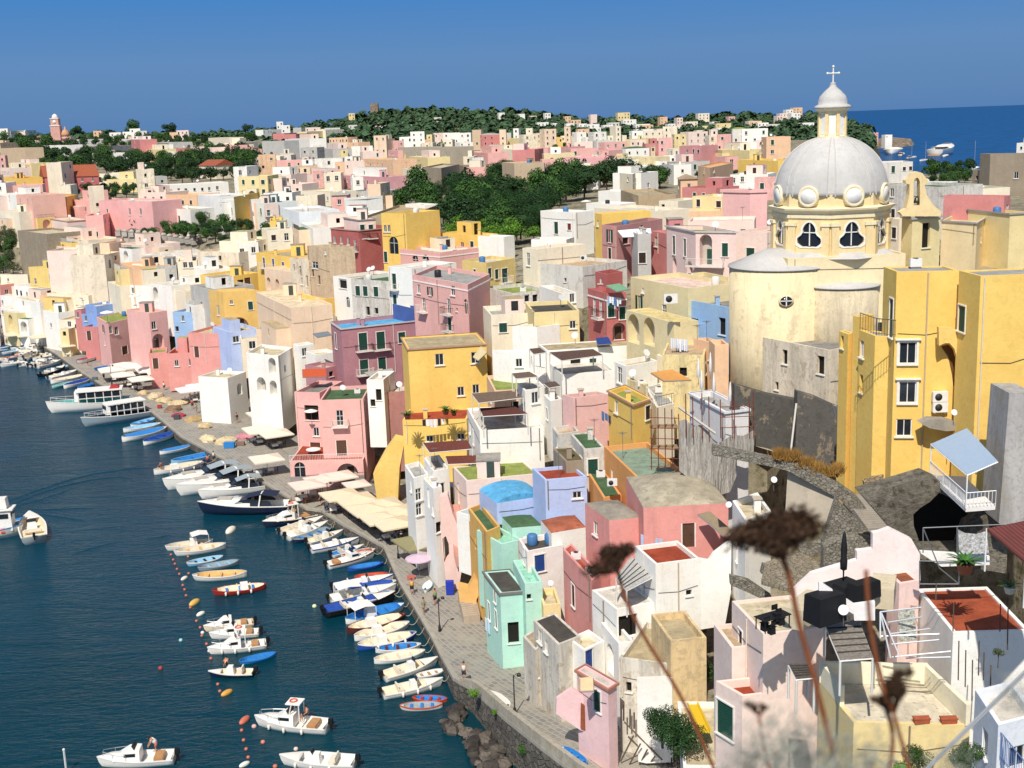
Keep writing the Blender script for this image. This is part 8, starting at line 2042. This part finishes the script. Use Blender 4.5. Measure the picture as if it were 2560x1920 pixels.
    f1 = on_wall('H',1485,1490,yb[1],yb[2])
    ac('H',1485,1490,f1,'upper of two air conditioners on the big yellow house',1.2); ac('H',1485,1580,f1,'lower of two air conditioners on the big yellow house',1.2)
    ac('K',780,1065,103,'air conditioner on the salmon house corner'); ac('G',617,290+0,165,'air conditioner below the dusty pink house'); ac('G',1370,645,128,'air conditioners row on the straw yellow roof',1.6); ac('K',865,710,106,'air conditioner on the orange house side')
    # balcony with arches on the yellow house
    PW('H','1475,890 1590,900 1712,945 1795,930 1795,1180 1700,1195 1685,1110 1650,1070 1630,1150 1612,1080 1570,1030 1530,1030 1478,1052',.4,plaster('efbf4e',.06),'arched_balcony','yellow balcony front carried on two arches of the large yellow house','balcony',y=f1-.9,yaw=0)
    PW('H','1500,1060 1560,1045 1610,1100 1630,1180 1700,1200 1740,1250 1640,1420 1600,1400 1590,1300 1560,1150',.1,plain('6e4a20',.9,0,'arch_shade_paint',.2),'archway','flat brown panel painted as arch shade under the yellow balcony','archway',y=f1+.1)  # thin panel before the wall; the recess's shade is painted in its brown
    PW('L','1318,200 1400,165 1540,170 1640,200 1672,262 1540,270 1400,245',.9,plaster('8e8678',.8),'canopy_slab','rough concrete canopy over the low door of the large yellow house','canopy',y=f1-1.2)
    # wire fence posts, slide
    for i, (x, y0, y1) in enumerate(((1650,560,900),(1710,640,960),(1768,725,1080),(1825,560,860),(1868,660,900),(1928,770,950),(2075,280,640),(2010,240,480),(1605,240,480),(1455,60,210))):
        a, b = at('Q',x,y0,60.5), at('Q',x-6,y1,60); m = MB(); m.tube([a-b,(0,0,0)], .035, plain('5a4a3c',.7,.3,'rusty',.2), 5); o = m.obj('fence_post'); o.location = b; tag(o, 'thin rusty fence post below the terracotta terrace', 'fence post', 'fence posts below the terracotta terrace')
    for i, (x, y0, y1) in enumerate(((1080,1070,1150),(1190,1060,1160),(1290,1040,1110),(1505,1050,1200),(1530,1060,1240),(1570,1070,1180),(1020,1150,1300),(1055,1180,1320),(1120,1230,1400),(965,1110,1250),(1215,1380,1500),(1275,1500,1600),(1345,1560,1659),(1380,1570,1659))):
        b = at('O',x,y1,83-i*.2); a = at('O',x,y0,b.y); m = MB(); m.tube([a-b,(0,0,0)], .06, plain('4a4038',.9,0,'old_wood',.2), 5); o = m.obj('wooden_post'); o.location = b; tag(o, 'dark wooden garden post by the orange trees', 'post', 'wooden posts round the courtyard garden')
    a, b = at('O',1560,1110,79), at('O',1670,1350,74); m = MB(); s = Vector((.35,0,0)); ym = plain('e8c020',.4,0,'yellow_plastic',.05); m.add([p-a for p in (a-s,a+s,b+s,b-s)]+[p-a-Vector((0,0,.08)) for p in (a-s,a+s,b+s,b-s)], [(0,3,2,1),(4,5,6,7),(0,1,5,4),(1,2,6,5),(2,3,7,6),(3,0,4,7)], ym)
    for q in (-s, s): m.tube([q+Vector((0,0,.12)), (b-a)+q+Vector((0,0,.12))], .07, ym, 5)
    o = m.obj('slide'); o.location = a; tag(o, uniq('yellow playground slide behind the orange trees'), 'slide')
    # loose timber frame at bottom centre
    m = MB(); wd = plain('6a5c4a',.9,0,'old_wood',.2); o = thing('timber_frame', uniq('leaning grey timber pergola frame beside the quay walk'), 'frame', at('O',1150,1500,80)); L0 = o.location
    for p, q in (((970,1260),(1300,1590)),((940,1600),(1050,1380)),((1010,1640),(1110,1450)),((1090,1650),(1170,1500)),((1160,1655),(1235,1560)),((1300,1590),(1480,1690))): m.tube([at('O',*p,81)-L0, at('O',*q,80)-L0], .06, wd, 5)
    m.obj('beams', o)
    # white steel frame on the reed roofs right of centre
    m = MB(); ws = plain('d8dadc',.4,.3,'white_steel',.05); o = thing('metal_frame', uniq('white tubular pergola frame beside the striped reed blinds'), 'frame', at('Q',1150,600,60)); L0 = o.location
    for p, q in (((970,310),(1060,710)),((970,310),(1330,270)),((975,520),(1480,500)),((1040,400),(1330,355)),((1050,500),(1400,455)),((1060,590),(1480,550)),((1075,700),(1580,650)),((980,320),(1140,700)),((1190,710),(1580,700)),((970,310),(970,540))): m.tube([at('Q',*p,60.5)-L0, at('Q',*q,59.5)-L0], .045, ws, 5)
    m.obj('tubes', o)
    PW('Q','1125,310 1265,280 1285,555 1130,570',.05,reedmat('b8b0a0'),'reed_screen','pale reed blind under the white tubular frame','screen',y=61)
    # garden and slope structure right of the salmon house
    st = stonemat('a09a8c','726c60',3.4,'rubble')
    PW('L','250,1255 480,1225 600,1290 480,1330 300,1345',.5,st,'stone_parapet','stone parapet of the middle landing below the steps',y=84)
    PW('L','-40,1420 180,1480 290,1560 290,1640 120,1580 -60,1500',.5,st,'stone_parapet','long stone parapet left of the pink stepped wall',y=82)
    PW('K','1885,1520 2050,1560 2240,1690 2240,1760 2030,1660 1890,1600',.5,st,'stone_parapet','stone ramp wall right of the big white house',y=83)
    PW('K','2050,1240 2212,1180 2212,1420 2080,1470',.5,plaster('d8cbb0',.6),'garden_wall','pale trellised wall behind the largest dried flower',y=90)
def fold_small(kind, limit, name, label_kind):
    L = []
    for o in COL.objects:
        if o.parent is None and o.get('category') == kind and (o.get('group') or '').startswith(('houses','trees','scattered','scrub','shore','bright')):
            q = proj(o.matrix_world.translation if o.type != 'EMPTY' else o.location); 
            if not q: continue
            d = (Vector(o.location)-CAM).length; s = 8*F/d
            if kind == 'tree': s = max(c.matrix_basis.to_scale().x for c in o.children)*F/d
            else:
                pts = [proj(p) for p in house_pts(o)[:120:3]]; pts = [p for p in pts if p]
                s = math.sqrt(max(1,(max(p[0] for p in pts)-min(p[0] for p in pts))*(max(p[1] for p in pts)-min(p[1] for p in pts)))) if pts else 0
                if q[0] < -60 or q[0] > 2640: s = 0
            L.append((s, o))
    tot = sum(1 for o in COL.objects if o.parent is None and o.get('category') == kind)
    L.sort(key=lambda t: t[0]); cut = max(0, tot-limit); V = []; Fc = []; MI = []; mats = []
    for s, o in L[:cut]:
        st_ = [(c, Matrix.Translation(o.location) @ Matrix.Rotation(o.rotation_euler.z,4,'Z') @ c.matrix_basis) for c in o.children]
        while st_:
            c, M = st_.pop(); st_ += [(g, M @ g.matrix_basis) for g in c.children]
            me = c.data; k = len(V); V += [tuple(M @ v.co) for v in me.vertices]; ix = []
            for m in me.materials:
                if m not in mats: mats.append(m)
                ix.append(mats.index(m))
            for p in me.polygons: Fc.append([k+i for i in p.vertices]); MI.append(ix[p.material_index] if ix else 0)
    if cut:
        me = bpy.data.meshes.new(name); me.from_pydata(V, [], Fc)
        for m in mats: me.materials.append(m)
        me.polygons.foreach_set('material_index', MI); me.update(); link(name, me, kind='stuff')
        dead = []
        for s, o in L[:cut]:
            for c in o.children_recursive: dead.append(c)
            dead.append(o)
        bpy.data.batch_remove(dead)
    print('folded', kind, cut, 'of', tot)
# ---- camera, sky, light
def setup():
    cd = bpy.data.cameras.new('camera'); cam = bpy.data.objects.new('camera', cd); COL.objects.link(cam)
    cam.matrix_world = Matrix.Translation(CAM) @ RC.to_4x4()
    cd.sensor_width = 36; cd.lens = 36*F/2560; cd.clip_start = .05; cd.clip_end = 60000
    cd.dof.use_dof = True; cd.dof.focus_distance = 130; cd.dof.aperture_fstop = 6.5
    sc.camera = cam
    el, az = math.radians(50), math.radians(14)   # sun behind the camera, slightly to the left
    sd = Vector((-math.sin(az)*math.cos(el), -math.cos(az)*math.cos(el), math.sin(el)))
    l = bpy.data.lights.new('sun', 'SUN'); l.energy = 4.7; l.angle = math.radians(.55); l.color = (1, .94, .84)
    s = bpy.data.objects.new('sun', l); COL.objects.link(s); s.rotation_euler = (-sd).to_track_quat('-Z','Y').to_euler()
    w = bpy.data.worlds.new('World'); sc.world = w; w.use_nodes = True; nt = w.node_tree
    bg = nt.nodes['Background']; sky = nt.nodes.new('ShaderNodeTexSky'); sky.sky_type = 'NISHITA'; sky.sun_disc = False
    sky.sun_elevation = el; sky.sun_rotation = math.atan2(sd.x, sd.y); sky.altitude = 50; sky.air_density = 1; sky.dust_density = .6; sky.ozone_density = 2
    tc = nt.nodes.new('ShaderNodeTexCoord'); sp = nt.nodes.new('ShaderNodeSeparateXYZ'); nt.links.new(tc.outputs['Generated'], sp.inputs[0])
    r = nt.nodes.new('ShaderNodeValToRGB'); e = r.color_ramp.elements   # the deep blue band of clear sky just above the sea
    K = 1/.1*1.0
    e[0].position = 0; e[0].color = (*[c*K for c in hexc('5a82b4')], 1); e[1].position = .30; e[1].color = (*[c*K for c in hexc('4a86cf')], 1)
    for p, h in ((.015,'6087b6'),(.05,'648dbd'),(.10,'4a86c6')):
        q = e.new(p); q.color = (*[c*K for c in hexc(h)], 1)
    nt.links.new(sp.outputs[2], r.inputs[0])
    f = ramp(nt, sp.outputs[2], .11, .35)
    nt.links.new(mixrgb(nt, f, r.outputs[0], sky.outputs[0]), bg.inputs[0]); bg.inputs[1].default_value = .1
    sc.view_settings.view_transform = 'Standard'; sc.view_settings.look = 'None'; sc.view_settings.exposure = 0; sc.view_settings.gamma = 1
def quick_ground():
    mb = MB(); us = list(range(-300,2900,80)); vs = [280,285,290,295,300,305,310,315,320,330,340,350,360,380,400,430,460,500,550,600,650,700,750,800,900,1000,1100,1200,1300,1400,1500,1600,1700,1800,1900,2000]
    V = []
    for v in vs:
        for u in us:
            p = at_y(u, v, depth(u, v)); p.z -= 2.5 if v > 500 else 1.5; V.append(p)
    n = len(us)
    mb.add(V, [(j*n+i, (j+1)*n+i, (j+1)*n+i+1, j*n+i+1) for j in range(len(vs)-1) for i in range(n-1)], plain('8a7c66',.9,0,'earth',.2))
    mb.obj('hillside', kind='structure')
def haze(dens):
    m = bpy.data.materials.new('haze_air'); m.use_nodes = True; nt = m.node_tree; nt.nodes.clear(); out = nt.nodes.new('ShaderNodeOutputMaterial'); v = nt.nodes.new('ShaderNodeVolumePrincipled')
    v.inputs['Color'].default_value = (.72,.82,.95,1); v.inputs['Density'].default_value = dens; v.inputs['Anisotropy'].default_value = .3; nt.links.new(v.outputs[0], out.inputs['Volume'])
    b = MB(); x, y0, y1, z0, z1 = 2600, -60, 3000, -10, 80
    b.add([(-x,y0,z0),(x,y0,z0),(x,y1,z0),(-x,y1,z0),(-x,y0,z1),(x,y0,z1),(x,y1,z1),(-x,y1,z1)], [(3,2,1,0),(4,5,6,7),(0,1,5,4),(1,2,6,5),(2,3,7,6),(3,0,4,7)], m); o = b.obj('haze', kind='stuff')
setup(); setting();
build_town(); church(); right_side()
filler(); scatter_hill(); word_labels()
boats(); wakes(); beach_boats(); vegetation(); quay_props(); near_props(); foreground()
fold_small('house', 296, 'far_small_houses', 'houses'); fold_small('tree', 296, 'far_small_trees', 'trees')
